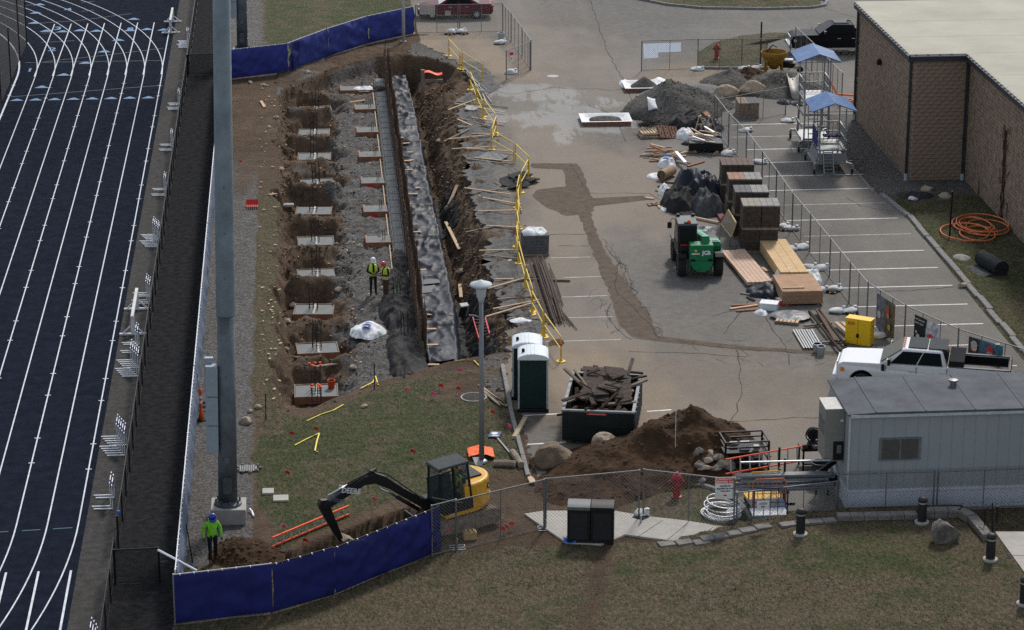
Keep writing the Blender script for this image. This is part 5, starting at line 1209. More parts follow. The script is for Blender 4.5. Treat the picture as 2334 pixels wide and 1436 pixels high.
def sedan(label, loc, rz, paint, L_=4.95):
    t = thing('car', label, 'car', loc, rz); W_ = 1.84; xf = L_ / 2; fa, ra = xf - 0.95, -xf + 1.1; zb = 0.22
    prof = [(-xf, 0.45), (-xf + 0.03, 0.9), (-xf + 0.25, 0.98), (-xf + 1.0, 0.99), (xf - 1.4, 0.97), (xf - 0.6, 0.88), (xf - 0.15, 0.74), (xf, 0.58), (xf, 0.34), (xf - 0.15, zb)] + arch(fa, 0.36, zb + 0.08) + arch(ra, 0.36, zb + 0.08) + [(-xf + 0.15, zb + 0.05)]
    tf = lambda x, y, z: (x, y * (1 - 0.16 * sst(xf - 0.8, xf, abs(x)) ** 2 - 0.05 * sst(0.7, 1.0, z) - 0.04 * sst(0.5, 0.2, z)), z)
    MB().extr(prof, -W_ / 2, W_ / 2, tf).build('body', paint, t, bev=0.05, seg=3)
    yb, yt = W_ / 2 * 0.93, W_ / 2 * 0.68; st = [(xf - 1.35, 0.95, yb), (xf - 2.15, 1.40, yt), (xf - 2.7, 1.45, yt), (-xf + 1.75, 1.42, yt), (-xf + 0.85, 0.96, yb)]
    vs_ = []
    for x, z, y in st: vs_ += [(x, -y, z), (x, y, z)]
    MB().add(vs_, [(2 * i, 2 * i + 1, 2 * i + 3, 2 * i + 2) for i in range(4)] + [(8, 9, 1, 0), (0, 2, 4, 6, 8), (1, 9, 7, 5, 3)]).build('cabin', paint, t, bev=0.05, seg=3)
    for s in (-1, 1):
        def pt(u, v): return (lerp(lerp(xf - 1.35, -xf + 0.85, u), lerp(xf - 2.15, -xf + 1.75, u), v), s * (lerp(yb, yt, v) + 0.008), lerp(0.955, 1.42, v))
        quad('window', [pt(0.12, 0.12), pt(0.47, 0.12), pt(0.47, 0.85), pt(0.1, 0.85)], m_glass, t); quad('window', [pt(0.5, 0.12), pt(0.86, 0.12), pt(0.9, 0.8), pt(0.5, 0.85)], m_glass, t)
        MB().box((xf - 1.7, s * (W_ / 2 + 0.08), 0.98), (0.12, 0.18, 0.12)).build('wing_mirror', paint, t, bev=0.03)
        for x in (0.35, -0.75): MB().box((x, s * W_ * 0.485, 0.82), (0.2, 0.04, 0.03)).build('door_handle', m_chr, t)
        MB().box((xf - 0.2, s * 0.62, 0.66), (0.3, 0.34, 0.13)).build('headlight', m_lamp, t, bev=0.03); MB().box((-xf + 0.08, s * 0.66, 0.84), (0.2, 0.36, 0.13)).build('tail_light', m_tail, t, bev=0.03)
        for cx in (fa, ra): wheel(t, (cx, s * (W_ / 2 - 0.12), 0.34), 0.34, 0.22, m_chr, 10)
    quad('windscreen', [(xf - 1.40, -yb * 0.9, 0.99), (xf - 1.40, yb * 0.9, 0.99), (xf - 2.12, yt * 0.95, 1.40), (xf - 2.12, -yt * 0.95, 1.40)], M('pale_windscreen', (0.12, 0.15, 0.17), 0.08), t)
    quad('rear_window', [(-xf + 0.9, -yb * 0.85, 1.0), (-xf + 0.9, yb * 0.85, 1.0), (-xf + 1.7, yt * 0.92, 1.41), (-xf + 1.7, -yt * 0.92, 1.41)], m_glass, t)
    return t
q = G(986, 45); sedan('dark red sedan parked beyond the far chain-link panel', (q.x + 1.52, q.y + 0.85, 0), R(179), M('dark_red_paint', (0.10, 0.010, 0.018), 0.4, 0.0, 0.08, spec=0.08))
q = G(955, 6); sedan('black car parked behind the dark red sedan', (q.x - 0.2, q.y + 3.0, 0), R(176), M('black_car_paint', (0.012, 0.012, 0.014), 0.2))

# ---------------------------------------------------------------- telehandler
m_grn = M('machine_green', (0.012, 0.16, 0.065), 0.4, 0.0, 0.18, 3); m_grnl = M('machine_green_top', (0.06, 0.33, 0.19), 0.45, 0.0, 0.12, 3)
q = G(1600, 640); t = thing('telehandler', 'green and black telehandler parked on the lot with its rear toward the toilets', 'telehandler', (q.x, q.y + 0.35, 0), R(88))
TW = 2.0; LT = 3.9
for cx in (0.55, 3.0):
    for s in (-1, 1):
        w = wheel(t, (cx, s * 0.84, 0.48), 0.48, 0.36, M('wheel_grey', (0.08, 0.085, 0.085), 0.6), 8)
        mb = MB()
        for k in range(20):
            a = 2 * math.pi * k / 20
            for ss in (-1, 1): mb.beam((0.485 * math.cos(a), 0.0, 0.485 * math.sin(a)), (0.485 * math.cos(a + 0.13), ss * 0.17, 0.485 * math.sin(a + 0.13)), 0.05, 0.05, (math.cos(a), 0, math.sin(a)))
        mb.build('tread', m_rubber, w)
        MB().extr([(cx - 0.5, 0.98), (cx - 0.3, 1.10), (cx + 0.3, 1.10), (cx + 0.5, 0.98), (cx + 0.5, 0.92), (cx + 0.3, 1.03), (cx - 0.3, 1.03), (cx - 0.5, 0.92)], s * 0.64, s * 1.04).build('mudguard', m_blk, t, bev=0.015)
MB().box((1.75, 0, 0.68), (3.7, 0.95, 0.42)).build('chassis', m_blk, t, bev=0.02)
rb = MB().extr([(-0.18, 0.75), (-0.22, 1.62), (0.45, 1.62), (0.45, 0.5), (0.0, 0.42)], -0.52, 0.52).build('rear_block', m_grn, t, bev=0.03)
k = MB().prism([(-0.5, 0.0), (0.5, 0.0), (0.42, -0.3), (0.15, -0.48), (-0.15, -0.48), (-0.42, -0.3)], 0, 0.14).build('rear_hitch', m_grn, t, bev=0.02)
k.location = (-0.16, 0, 0.86); k.rotation_euler = (R(90), 0, R(-90))
text('maker_mark', 'JCB', 0.24, m_white, rb, (-0.232, -0.2, 1.26), (R(90), 0, R(-90)), 0.003, bold=0.015)
MB().box((-0.235, 0.28, 1.22), (0.02, 0.36, 0.06)).build('hire_mark', m_white, rb); rb_k = MB().lathe([(0.0, 0.0), (0.06, 0.0), (0.06, 0.01)], 10).build('hire_emblem', m_yel, rb)
rb_k.rotation_euler = (0, R(-90), 0); rb_k.location = (-0.225, 0.28, 1.36)
for s in (-1, 1): kk = MB().lathe([(0, 0), (0.12, 0), (0.12, 0.05)], 12).build('rear_lamp_hole', m_blk, rb); kk.rotation_euler = (0, R(-90), 0); kk.location = (-0.185, s * 0.4, 0.86)
bm_ = MB().beam((0.1, -0.2, 1.72), (3.6, -0.2, 1.0), 0.34, 0.38).build('boom', m_grn, t, bev=0.02); MB().beam((0.12, -0.2, 1.925), (3.5, -0.2, 1.235), 0.30, 0.02).build('boom_top', m_grnl, bm_)
for k in range(7): MB().box((0.8 + k * 0.3, -0.13, 1.80 - k * 0.0617), (0.1, 0.05, 0.02), 0, 0, R(11.6)).build('boom_mark', m_grn, bm_)
MB().beam((3.4, -0.2, 1.05), (4.1, -0.2, 0.55), 0.28, 0.26).build('boom_head', m_blk, t); MB().box((4.2, -0.1, 0.5), (0.12, 1.1, 0.5)).build('carriage', m_blk, t)
for s in (-0.45, 0.25): MB().box((4.75, s, 0.25), (1.1, 0.1, 0.05)).build('fork', m_blk, t)
eb = MB().extr([(0.9, 0.75), (0.75, 1.3), (0.85, 1.42), (2.1, 1.30), (2.2, 0.75)], -1.0, -0.45).build('engine_bonnet', m_grn, t, bev=0.05); MB().box((1.2, -0.74, 1.415), (0.7, 0.42, 0.03), 0, 0, R(5)).build('bonnet_top', m_grnl, eb, bev=0.02); MB().box((1.05, -0.74, 1.435), (0.3, 0.3, 0.03), 0, 0, R(5)).build('vent', m_blk, eb)
cb = MB().extr([(0.55, 0.75), (0.62, 1.5), (0.75, 2.25), (1.95, 2.3), (2.35, 1.5), (2.4, 0.75)], 0.12, 0.98).build('cab', m_blk, t, bev=0.04)
MB().extr([(0.68, 2.27), (0.75, 2.36), (1.95, 2.4), (2.05, 2.3)], 0.1, 1.0).build('cab_roof', M('roof_grey', (0.07, 0.08, 0.09), 0.5), cb, bev=0.03)
quad('rear_window', [(0.60, 0.2, 1.52), (0.60, 0.9, 1.52), (0.722, 0.9, 2.16), (0.722, 0.2, 2.16)], m_glass, cb); quad('side_window', [(0.75, 0.99, 1.45), (2.1, 0.99, 1.45), (1.85, 0.99, 2.18), (0.85, 0.99, 2.18)], m_glass, cb)
MB().box((0.86, 0.55, 2.40), (0.2, 0.3, 0.03)).build('roof_vent', m_blk, cb); MB().lathe([(0.07, 0), (0.07, 0.09), (0.04, 0.13), (0, 0.14)], 12, (0.8, 0.5, 2.38)).build('beacon', m_ora, t, smooth=True)
for s in (0.2, 0.88): MB().box((1.85, s, 2.44), (0.14, 0.16, 0.12)).build('work_light', m_blk, t, bev=0.02)
mm = MB().tube([(1.9, 0.95, 2.2), (1.7, 1.15, 2.35), (1.6, 1.28, 2.2)], 0.015, 5).build('mirror_arm', m_blk, t); MB().box((1.6, 1.28, 2.05), (0.06, 0.2, 0.3)).build('mirror', m_blk, mm, bev=0.03)
MB().box((0.42, 0.55, 1.38), (0.12, 0.72, 0.3)).build('rear_shelf', m_blk, t); MB().box((0.355, 0.6, 1.47), (0.02, 0.6, 0.05)).build('red_lettering', m_tail, t)

# ---------------------------------------------------------------- mini excavator
m_dy = M('machine_yellow', (0.60, 0.32, 0.025), 0.4, 0.0, 0.15, 3, coat=0.2); m_db = M('machine_black', (0.014, 0.014, 0.015), 0.45, 0.0, 0.25, 3)
q = P(1040, 1188); t = thing('excavator', 'yellow and black mini excavator digging behind the navy fence', 'excavator', (q.x, q.y, 0.0), R(205)); t.rotation_euler = (0, R(4), R(205))
m_mud = M('muddy_track', (0.21, 0.17, 0.13), 0.95, var=0.5, scale=5, bump=0.6)
for s in (-1, 1):
    prof = [(1.0 + 0.27 * math.sin(a), 0.29 - 0.27 * math.cos(a)) for a in [math.pi * k / 8 for k in range(9)]] + [(-1.0 - 0.27 * math.sin(a), 0.29 + 0.27 * math.cos(a)) for a in [math.pi * k / 8 for k in range(9)]]
    tr = MB().extr(prof, s * 0.58, s * 0.98).build('track', m_mud, t)
    n = len(prof)
    for i in range(n):
        a, b = Vector(prof[i]), Vector(prof[(i + 1) % n]); kk = max(1, round((b - a).length / 0.11))
        for j in range(kk):
            c_ = a.lerp(b, (j + 0.5) / kk); d_ = (b - a).normalized(); MB().box((c_.x, s * 0.78, c_.y), (0.06, 0.41, 0.045), 0, 0, -math.atan2(d_.y, d_.x)).build('grouser', m_mud, tr)
    MB().box((0, s * 0.78, 0.3), (1.9, 0.3, 0.26)).build('track_frame', m_db, t)
MB().box((0, 0, 0.45), (1.3, 1.2, 0.3)).build('undercarriage', m_db, t); MB().extr([(1.45, 0.1), (1.6, 0.1), (1.52, 0.5), (1.45, 0.5)], -0.95, 0.95).build('blade', m_db, t, bev=0.01)
hs = MB(); arcp = [(0.85, -0.95), (0.85, 0.92)] + [(-0.25 - 0.85 * math.sin(math.pi * k / 10), 0.92 * math.cos(math.pi * k / 10)) for k in range(11)]
hs.prism(arcp, 0.62, 0.84).build('platform', m_dy, t, bev=0.03)
cwp = [(0.1, 0.94)] + [(-0.3 - 0.98 * math.sin(math.pi * k / 10), 0.94 * math.cos(math.pi * k / 10)) for k in range(11)] + [(-0.2, -0.94), (-0.22, 0.0), (0.1, 0.05)]
cw = MB().prism(cwp, 0.70, 1.66).build('counterweight', m_dy, t, bev=0.10, seg=3)
dr = MB().prism([(0.0, 0), (0.55, 0), (0.58, 0.4), (0.5, 0.44), (0.05, 0.44)], 0, 0.012).build('engine_door', m_dy, cw, bev=0.004); dr.location = (-0.34, 0.95, 1.02); dr.rotation_euler = (R(90), 0, R(180 + 20))
em = MB().prism([(0.09 * math.cos(2 * math.pi * k / 14), 0.115 * math.sin(2 * math.pi * k / 14)) for k in range(14)], 0, 0.008).build('emblem_plate', m_db, cw); em.location = (-0.97, 0.72, 1.36); em.rotation_euler = (R(90), 0, R(180 + 42))
MB().prism([(-0.05, -0.03), (0.04, -0.05), (0.05, 0.0), (0.0, 0.02), (0.02, 0.08), (-0.03, 0.05), (-0.02, 0.0)], 0.008, 0.012).build('leaping_deer', m_white, em)
MB().box((-1.04, 0.65, 1.05), (0.12, 0.03, 0.10), R(48)).build('decal', M('decal_white', (0.5, 0.45, 0.35)), cw); MB().box((-0.40, 0.93, 1.1), (0.04, 0.02, 0.18), R(12)).build('decal', m_tail, cw)
MB().box((-0.6, -0.15, 1.68), (0.6, 1.2, 0.1)).build('engine_cover', m_db, t, bev=0.03); MB().box((-0.4, -0.35, 1.75), (0.18, 0.3, 0.1)).build('filler_cap', m_red, t, bev=0.03)
MB().box((0.35, 0.93, 1.0), (1.15, 0.03, 0.42)).build('side_panel', m_db, t); MB().box((0.3, 0.45, 0.95), (1.3, 0.9, 0.26)).build('cab_floor', m_db, t, bev=0.02)
text('model_mark', '50G', 0.13, m_white, t, (0.62, 0.952, 0.75), (R(90), 0, R(180)), 0.002)
# cab: pillars, roof, glass
y0c, y1c, x0c, x1c, z0c, z1c = 0.02, 0.93, -0.18, 1.02, 1.06, 2.48
for (x, y, dx) in ((x0c, y0c, 0.06), (x0c, y1c, 0.06), (0.42, y1c, 0.02), (x1c, y0c, -0.10), (x1c, y1c, -0.10)): MB().beam((x, y, z0c), (x + dx, y - 0.04 * (1 if y > 0.5 else -1), z1c), 0.08, 0.08).build('pillar', m_db, t)
MB().box((0.42, 0.475, 2.49), (1.24, 0.92, 0.12)).build('cab_roof', M('roof_slate', (0.055, 0.062, 0.066), 0.6, spec=0.05), t, bev=0.05)
MB().box((0.42, 0.93, 1.12), (1.2, 0.07, 0.14)).build('door_sill', m_db, t); MB().box((0.42, 0.02, 1.5), (1.2, 0.05, 0.9)).build('right_panel', m_db, t)
m_cgl = M('cab_glass', (0.05, 0.075, 0.075), 0.1, alpha=0.35)
for a, b in ((x0c + 0.05, 0.38), (0.47, x1c - 0.06)): quad('door_glass', [(a, 0.925, 1.2), (b, 0.925, 1.2), (b - 0.03, 0.89, 2.4), (a + 0.02, 0.89, 2.4)], m_cgl, t, thick=0.008)
quad('front_glass', [(x1c + 0.01, 0.08, 1.2), (x1c + 0.01, 0.88, 1.2), (x1c - 0.09, 0.86, 2.4), (x1c - 0.09, 0.08, 2.4)], m_cgl, t, thick=0.008); quad('rear_glass', [(x0c - 0.01, 0.08, 1.45), (x0c - 0.01, 0.88, 1.45), (x0c + 0.05, 0.86, 2.4), (x0c + 0.05, 0.08, 2.4)], m_cgl, t, thick=0.008)
text('fleet_number', '140-0', 0.16, m_blk, t, (0.14, 0.935, 2.2), (R(88), 0, R(180)), 0.001)
MB().box((0.12, 0.45, 1.25), (0.5, 0.5, 0.14)).box((-0.08, 0.45, 1.55), (0.12, 0.48, 0.6)).build('seat', m_db, t, bev=0.03); MB().box((1.0, 1.02, 2.38), (0.14, 0.1, 0.12)).build('work_light', m_db, t, bev=0.02)
# boom, stick, bucket (in the plane y = -0.22)
yb_ = -0.12
bxf = lambda x: x if x < 2.5 else 2.5 + (x - 2.5) * 0.86
def armpoly(name, prof, w, mat=m_db): return MB().extr([(bxf(a), b) for a, b in prof], yb_ - w / 2, yb_ + w / 2).build(name, mat, t, bev=0.02)
MB().box((0.98, yb_, 0.95), (0.4, 0.4, 0.5)).build('swing_post', m_db, t, bev=0.04)
bo = armpoly('boom', [(0.95, 0.85), (1.15, 1.12), (1.9, 1.75), (2.55, 2.36), (3.0, 2.6), (3.45, 2.58), (5.25, 2.02), (5.35, 1.85), (5.2, 1.76), (3.5, 2.27), (3.05, 2.22), (2.45, 1.88), (1.42, 0.98), (1.1, 0.78)], 0.26)
for s in (-1, 1): text('boom_lettering', 'DEERE', 0.26, m_white, bo, (bxf(4.12), yb_ + s * 0.132, 2.205), (R(90), R(19.5) if s > 0 else R(-19.5), R(180) if s > 0 else 0), 0.003, bold=0.006)
text('boom_lettering', 'Mizzy', 0.24, M('dull_silver', (0.13, 0.16, 0.18), 0.4, 0.5), bo, (bxf(4.74), yb_ + 0.132, 2.02), (R(90), R(19.5), R(180)), 0.003, bold=0.004)
def ram(a, b, f, r1, r2, nm): 
    a, b = Vector((bxf(a[0]), yb_ + f, a[1])), Vector((bxf(b[0]), yb_ + f, b[1])); m_ = a.lerp(b, 0.58); c_ = MB().tube([a, m_], r1, 10).build(nm, m_db, t, smooth=True); MB().tube([m_, b], r2, 8).build('rod', m_chr, c_, smooth=True)
ram((1.35, 0.78), (2.75, 1.95), 0.0, 0.07, 0.04, 'boom_cylinder'); ram((2.9, 2.68), (5.05, 2.22), 0.0, 0.065, 0.035, 'stick_cylinder')
MB().tube([(1.3, yb_ + 0.1, 1.25), (2.5, yb_ + 0.1, 2.45), (3.1, yb_ + 0.1, 2.72), (4.5, yb_ + 0.12, 2.25)], 0.022, 5).tube([(1.3, yb_ + 0.04, 1.27), (2.5, yb_ + 0.04, 2.47), (3.2, yb_ + 0.04, 2.74)], 0.022, 5).build('hydraulic_hose', m_rubber, t)
armpoly('stick', [(5.42, 2.15), (5.1, 2.1), (5.0, 1.7), (4.6, 0.5), (4.72, 0.42), (5.0, 0.85), (5.45, 1.75), (5.52, 2.0)], 0.2)
ram((5.42, 1.9), (4.85, 0.75), 0.0, 0.055, 0.03, 'bucket_cylinder')
MB().extr([(4.75, 0.55), (4.5, 0.6), (4.15, 0.4), (4.0, 0.05), (4.08, -0.2), (4.25, -0.3), (4.18, 0.0), (4.35, 0.25), (4.6, 0.32)], yb_ - 0.3, yb_ + 0.3, lambda x, y, z: (bxf(x), y, z)).build('bucket', m_mud, t, bev=0.01)
for k in range(4): MB().beam((bxf(4.2), yb_ - 0.24 + 0.16 * k, -0.2), (bxf(4.36), yb_ - 0.24 + 0.16 * k, -0.36), 0.07, 0.04).build('tooth', m_galv, t)
MB().beam((1.35, 0.965, 1.62), (0.2, 0.965, 1.1), 0.03, 0.03).build('grab_rail', m_chr, t)
sit = dict(pelvis=(0, 0, 0.45), chest=(0, -0.04, 0.85), neck=(0, -0.06, 1.03), head=(0, -0.10, 1.17), ell=(-0.27, -0.1, 0.68), elr=(0.27, -0.1, 0.68), wrl=(-0.2, -0.34, 0.66), wrr=(0.2, -0.34, 0.66), knl=(-0.13, -0.42, 0.48), knr=(0.13, -0.42, 0.48), anl=(-0.13, -0.46, 0.12), anr=(0.13, -0.46, 0.12))
mw = Matrix.Translation(t.location) @ t.rotation_euler.to_matrix().to_4x4(); q = mw @ Vector((0.12, 0.45, 0.93))
person('person in dark clothing and yellow vest sitting in the excavator cab', q, R(205 + 90), (0.014, 0.014, 0.015), (0.016, 0.017, 0.02), (0.18, 0.11, 0.08), (0.5, 0.42, 0.05), sit, True, h=0.92)
# ================================================================= yellow guardrails along the pit
m_yb = M('guardrail_yellow', (0.60, 0.42, 0.05), 0.5, 0.1, 0.2, 4)
GRL = 'yellow guardrail sections along the broken asphalt edge'
rails = [((1023, 127), (1049, 157)), ((1053, 158), (1100, 186)), ((1072, 204), (1086, 240)), ((1087, 243), (1100, 272)), ((1102, 266), (1129, 304)), ((1121, 339), (1131, 308)), ((1120, 341), (1172, 371)), ((1174, 372), (1206, 404)), ((1187, 440), (1204, 409)),
         ((1184, 444), (1178, 474)), ((1180, 478), (1184, 522)), ((1178, 528), (1183, 560)), ((1177, 562), (1181, 597)), ((1182, 600), (1197, 660)), ((1199, 664), (1214, 712)), ((1212, 716), (1238, 766)), ((1240, 768), (1279, 825))]
for i, (a, b) in enumerate(rails):
    A, B = G(*a), G(*b); L_ = (B - A).length; ang = math.atan2(B.y - A.y, B.x - A.x)
    lab = 'yellow tubular guardrail section standing along the broken asphalt edge'; grp = GRL
    lab = 'yellow tubular guardrail section, %s in the row counted from the portable toilets' % ORD[len(rails) - 1 - i]
    if i == len(rails) - 1: lab, grp = 'yellow tubular guardrail section ending beside the portable toilets', None
    if i == 0: lab, grp = 'yellow tubular guardrail section beginning at the far end of the pit', None
    t = thing('guardrail', lab, 'guardrail', A, ang, grp)
    MB().tube([(0.05, 0, 0.06), (0.05, 0, 0.98), (0.12, 0, 1.06), (L_ - 0.12, 0, 1.06), (L_ - 0.05, 0, 0.98), (L_ - 0.05, 0, 0.06)], 0.028, 7).build('frame', m_yb, t, smooth=True)
    MB().tube([(0.05, 0, 0.54), (L_ - 0.05, 0, 0.54)], 0.024, 6).build('mid_rail', m_yb, t)
    for x in (0.05, L_ - 0.05):
        MB().tube([(x, 0, 0.05), (x, 0, 0.5)], 0.038, 7).build('sleeve', m_yb, t)
        if (i + (x > 1)) % 2 == 0 or L_ > 3: MB().lathe([(0.2, 0.0), (0.2, 0.025), (0.09, 0.04), (0.05, 0.12)], 10, (x, 0, 0.006)).build('base_plate', m_yel, t)
    if i in (0, 2, 5, 14, 16): MB().tube([(L_ - 0.05, 0, 0.62), (L_ - 0.05, 0, 0.78)], 0.031, 7).build('red_band', m_red, t)
# rebar bundle, geosheet and rubble by the far rails
for k, (a, b) in enumerate(((1066, 165, 1118, 212), (1063, 168, 1112, 218), (1070, 172, 1108, 232), (1072, 180, 1120, 236), (1060, 160, 1105, 226))[:5] and (((1066, 165), (1118, 212)), ((1063, 168), (1112, 218)), ((1070, 172), (1108, 232)), ((1072, 180), (1120, 236)), ((1060, 160), (1105, 226)))):
    A, B = G(*a), G(*b); o = MB().tube([A + Vector((0, 0, 0.06)), A.lerp(B, 0.5) + Vector((0.1 * (k - 2), 0, 0.09)), B + Vector((0, 0, 0.05))], 0.03, 5).build('steel_rod', m_dgalv)
    tag(o, 'grey steel rod lying beside the far yellow guardrails', 'rod', 'steel rods by the far guardrails')
q = G(1178, 415); t = thing('asphalt_slabs', 'heap of broken black asphalt slabs beside the yellow guardrails', 'rubble', (q.x, q.y, 0))
random.seed(21)
for k in range(22):
    a, rr = random.uniform(0, 6.28), random.uniform(0, 1); s = random.uniform(0.2, 0.6)
    pg = [(s * (0.7 + 0.3 * random.random()) * math.cos(j * 1.05), s * (0.7 + 0.3 * random.random()) * math.sin(j * 1.05)) for j in range(6)]
    o = MB().prism(pg, 0, 0.07).build('slab_piece', M('black_asphalt_piece', (0.045, 0.044, 0.043), 0.95, var=0.4), t, bev=0.01); o.location = (rr * 0.95 * math.cos(a), rr * 1.5 * math.sin(a), 0.04 + 0.12 * random.random()); o.rotation_euler = (random.uniform(-.4, .4), random.uniform(-.4, .4), a)
q = G(1125, 362); o = MB().box((0, 0, 0), (1.3, 1.1, 0.05)).build('dark_flat_board', M('grey_sheet_board', (0.09, 0.095, 0.10), 0.6), bev=0.005); o.location = (q.x, q.y, 0.12); o.rotation_euler = (0.05, 0.04, R(-35)); tag(o, 'dark flat board lying among stakes on the asphalt rubble', 'board')
q = G(1190, 733); t = thing('plastic_scrap', 'torn white plastic sheet lying by the guardrail near the toilets', 'tarp', (0, 0, 0)); drape('sheet', m_wbag, q.x, q.y, 0.02, 0.55, 0.35, 0.2, 77, t, rz=-0.4, nx=20, ny=20)
q = G(1075, 252); o = MB().prism([(0.35 * math.cos(k * 0.7) * (1 + 0.2 * (k % 2)), 0.6 * math.sin(k * 0.7)) for k in range(9)], 0.1, 0.15).build('asphalt_flake', m_conc, bev=0.01); o.location = (q.x, q.y, 0.02); tag(o, 'pale asphalt flake lying on the rubble under crossed stakes', 'rubble')
# pallet wrapped in white plastic, block stack
q = G(1220, 583); t = thing('block_pallet', 'grey stacked block pallet topped with white plastic beside the guardrails', 'pallet', (q.x, q.y + 0.45, 0), R(2))
MB().box((0, 0, 0.07), (1.25, 1.15, 0.1)).build('pallet', m_owood, t)
for k in range(6):
    for j in range(2): MB().box((0.3 * (2 * j - 1) + 0.004 * k, 0.006 * (k % 2), 0.2 + 0.145 * k), (0.595, 1.12, 0.138)).build('block_layer', M('wet_grey_block', (0.09, 0.092, 0.097), 0.8, var=0.25), t, bev=0.006)
drape('plastic_wrap', m_wbag, 0, 0.05, 0.99, 0.62, 0.55, 0.42, 91, t)
# rusty bar bundles
for lab, a, b, n, w in (('thick bundle of rusty rebar lying on the lot by the guardrails', (1222, 600), (1268, 742), 26, 0.42), ('second bundle of rusty rebar beside the thick bundle', (1240, 610), (1270, 694), 14, 0.26), ('thin pair of rusty bars angled away from the bundles', (1262, 694), (1308, 748), 4, 0.1)):
    A, B = G(*a), G(*b); t = thing('rebar_bundle', lab, 'rebar', (0, 0, 0)); d = (B - A).normalized(); sd_ = Vector((-d.y, d.x, 0))
    for k in range(n):
        o_ = sd_ * random.uniform(-w, w) + Vector((0, 0, 0.06 + random.uniform(0, 0.22) * (n > 5))); e1, e2 = random.uniform(-0.4, 0.4), random.uniform(-0.6, 0.6)
        MB().tube([A + o_ + d * e1, A.lerp(B, 0.5) + o_ * 1.15, B + o_ + d * e2], 0.022, 5).build('bar', M('rust_brown_bar', (0.075, 0.052, 0.042), 0.85, var=0.3), t)
board(1185, 640, 1300, 642, 0.1, 0.09, m_owood, 'dark timber bearer under the rusty rebar bundles', None, 'bearer')

# ================================================================= portable toilets
m_pgr = M('toilet_dark_green', (0.006, 0.022, 0.020), 0.6, var=0.2); m_pwh = M('toilet_white_roof', (0.55, 0.60, 0.63), 0.5, var=0.08)
def toilet(label, loc, rz):
    t = thing('portable_toilet', label, 'toilet', loc, rz); w, d, h = 1.12, 1.18, 2.0
    MB().box((0, 0, 0.07), (w + 0.1, d + 0.12, 0.14)).build('skid', m_blk, t, bev=0.02)
    MB().box((0, 0, 0.14 + h / 2), (w, d, h)).build('walls', m_pgr, t, bev=0.02)
    for sx in (-1, 1):
        for sy in (-1, 1): MB().box((sx * (w / 2 - 0.01), sy * (d / 2 - 0.01), 0.14 + h / 2), (0.07, 0.07, h + 0.01)).build('corner_post', M('toilet_corner', (0.32, 0.35, 0.36), 0.5), t, bev=0.015)
    MB().box((0, -d / 2 - 0.006, 1.1), (w - 0.2, 0.02, 1.75)).build('rear_panel', m_pgr, t, bev=0.01)
    dr_ = MB().box((-w / 2 - 0.012, 0, 1.1), (0.03, d - 0.2, 1.85)).build('door', m_pgr, t, bev=0.01); MB().box((-w / 2 - 0.04, -0.35, 1.15), (0.03, 0.1, 0.14)).build('latch', m_blk, dr_)
    n = 12; prof = [(-w / 2 - 0.05, 0)] + [(-w / 2 - 0.03 + (w + 0.06) * k / n, 0.10 + 0.16 * math.sin(math.pi * k / n) ** 0.6) for k in range(n + 1)] + [(w / 2 + 0.05, 0)]
    rf = MB().extr(prof, -d / 2 - 0.05, d / 2 + 0.05).build('roof', m_pwh, t, bev=0.03); rf.location = (0, 0, 2.12)
    for k in (-0.22, -0.08, 0.06): MB().beam((k, -d / 2 - 0.04, 0.262 - abs(k) * 0.1), (k, d / 2 + 0.04, 0.262 - abs(k) * 0.1), 0.03, 0.04).build('roof_rib', m_pwh, rf, bev=0.01)
    MB().lathe([(0.06, 0.1), (0.06, 0.32), (0.04, 0.34), (0.04, 0.2)], 10, (-0.38, -0.2, 0)).build('vent_pipe', m_blk, rf)
    return t
q = G(1218, 940); toilet('dark green portable toilet with white roof facing the dumpster', (q.x, q.y + 0.62, 0), R(-5)); toilet('dark green portable toilet standing behind the other toilet by the guardrail end', (q.x - 0.1, q.y + 2.05, 0), R(-5))

# ================================================================= dumpster with demolition timber
m_dmp = M('dumpster_black', (0.012, 0.017, 0.017), 0.6, 0.2, 0.3, 2); m_dmr = M('dumpster_rim', (0.16, 0.17, 0.18), 0.6, 0.3, 0.3, 3)
A = G(1281, 1012); t = thing('dumpster', 'black roll-off dumpster heaped with broken dark timber', 'dumpster', A, R(-11)); DW, DL, DH = 2.68, 4.3, 1.15; z0 = 0.16
for (c_, d_) in (((DW / 2, 0.03, z0 + DH / 2), (DW, 0.06, DH)), ((DW / 2, DL - 0.03, z0 + DH / 2), (DW, 0.06, DH)), ((0.03, DL / 2, z0 + DH / 2), (0.06, DL - 0.14, DH)), ((DW - 0.03, DL / 2, z0 + DH / 2), (0.06, DL - 0.14, DH))): MB().box(c_, d_).build('wall', m_dmp, t)
MB().box((DW / 2, DL / 2, z0 + 0.02), (DW - 0.1, DL - 0.1, 0.06)).build('floor', m_dmp, t)
for (c_, d_) in (((DW / 2, 0.03, z0 + DH + 0.03), (DW + 0.06, 0.13, 0.08)), ((DW / 2, DL - 0.03, z0 + DH + 0.03), (DW + 0.06, 0.13, 0.08)), ((0.03, DL / 2, z0 + DH + 0.026), (0.13, DL - 0.2, 0.08)), ((DW - 0.03, DL / 2, z0 + DH + 0.026), (0.13, DL - 0.2, 0.08))): MB().box(c_, d_).build('rim', m_dmr, t, bev=0.015)
for k in range(8): MB().box((DW + 0.03, 0.3 + k * 0.53, z0 + DH / 2), (0.07, 0.1, DH - 0.04)).build('side_rib', m_dmr, t)
for z in (z0 + 0.15, z0 + 0.6): MB().box((DW / 2, -0.02, z), (DW - 0.1, 0.05, 0.06)).build('front_rib', m_dmp, t, bev=0.01)
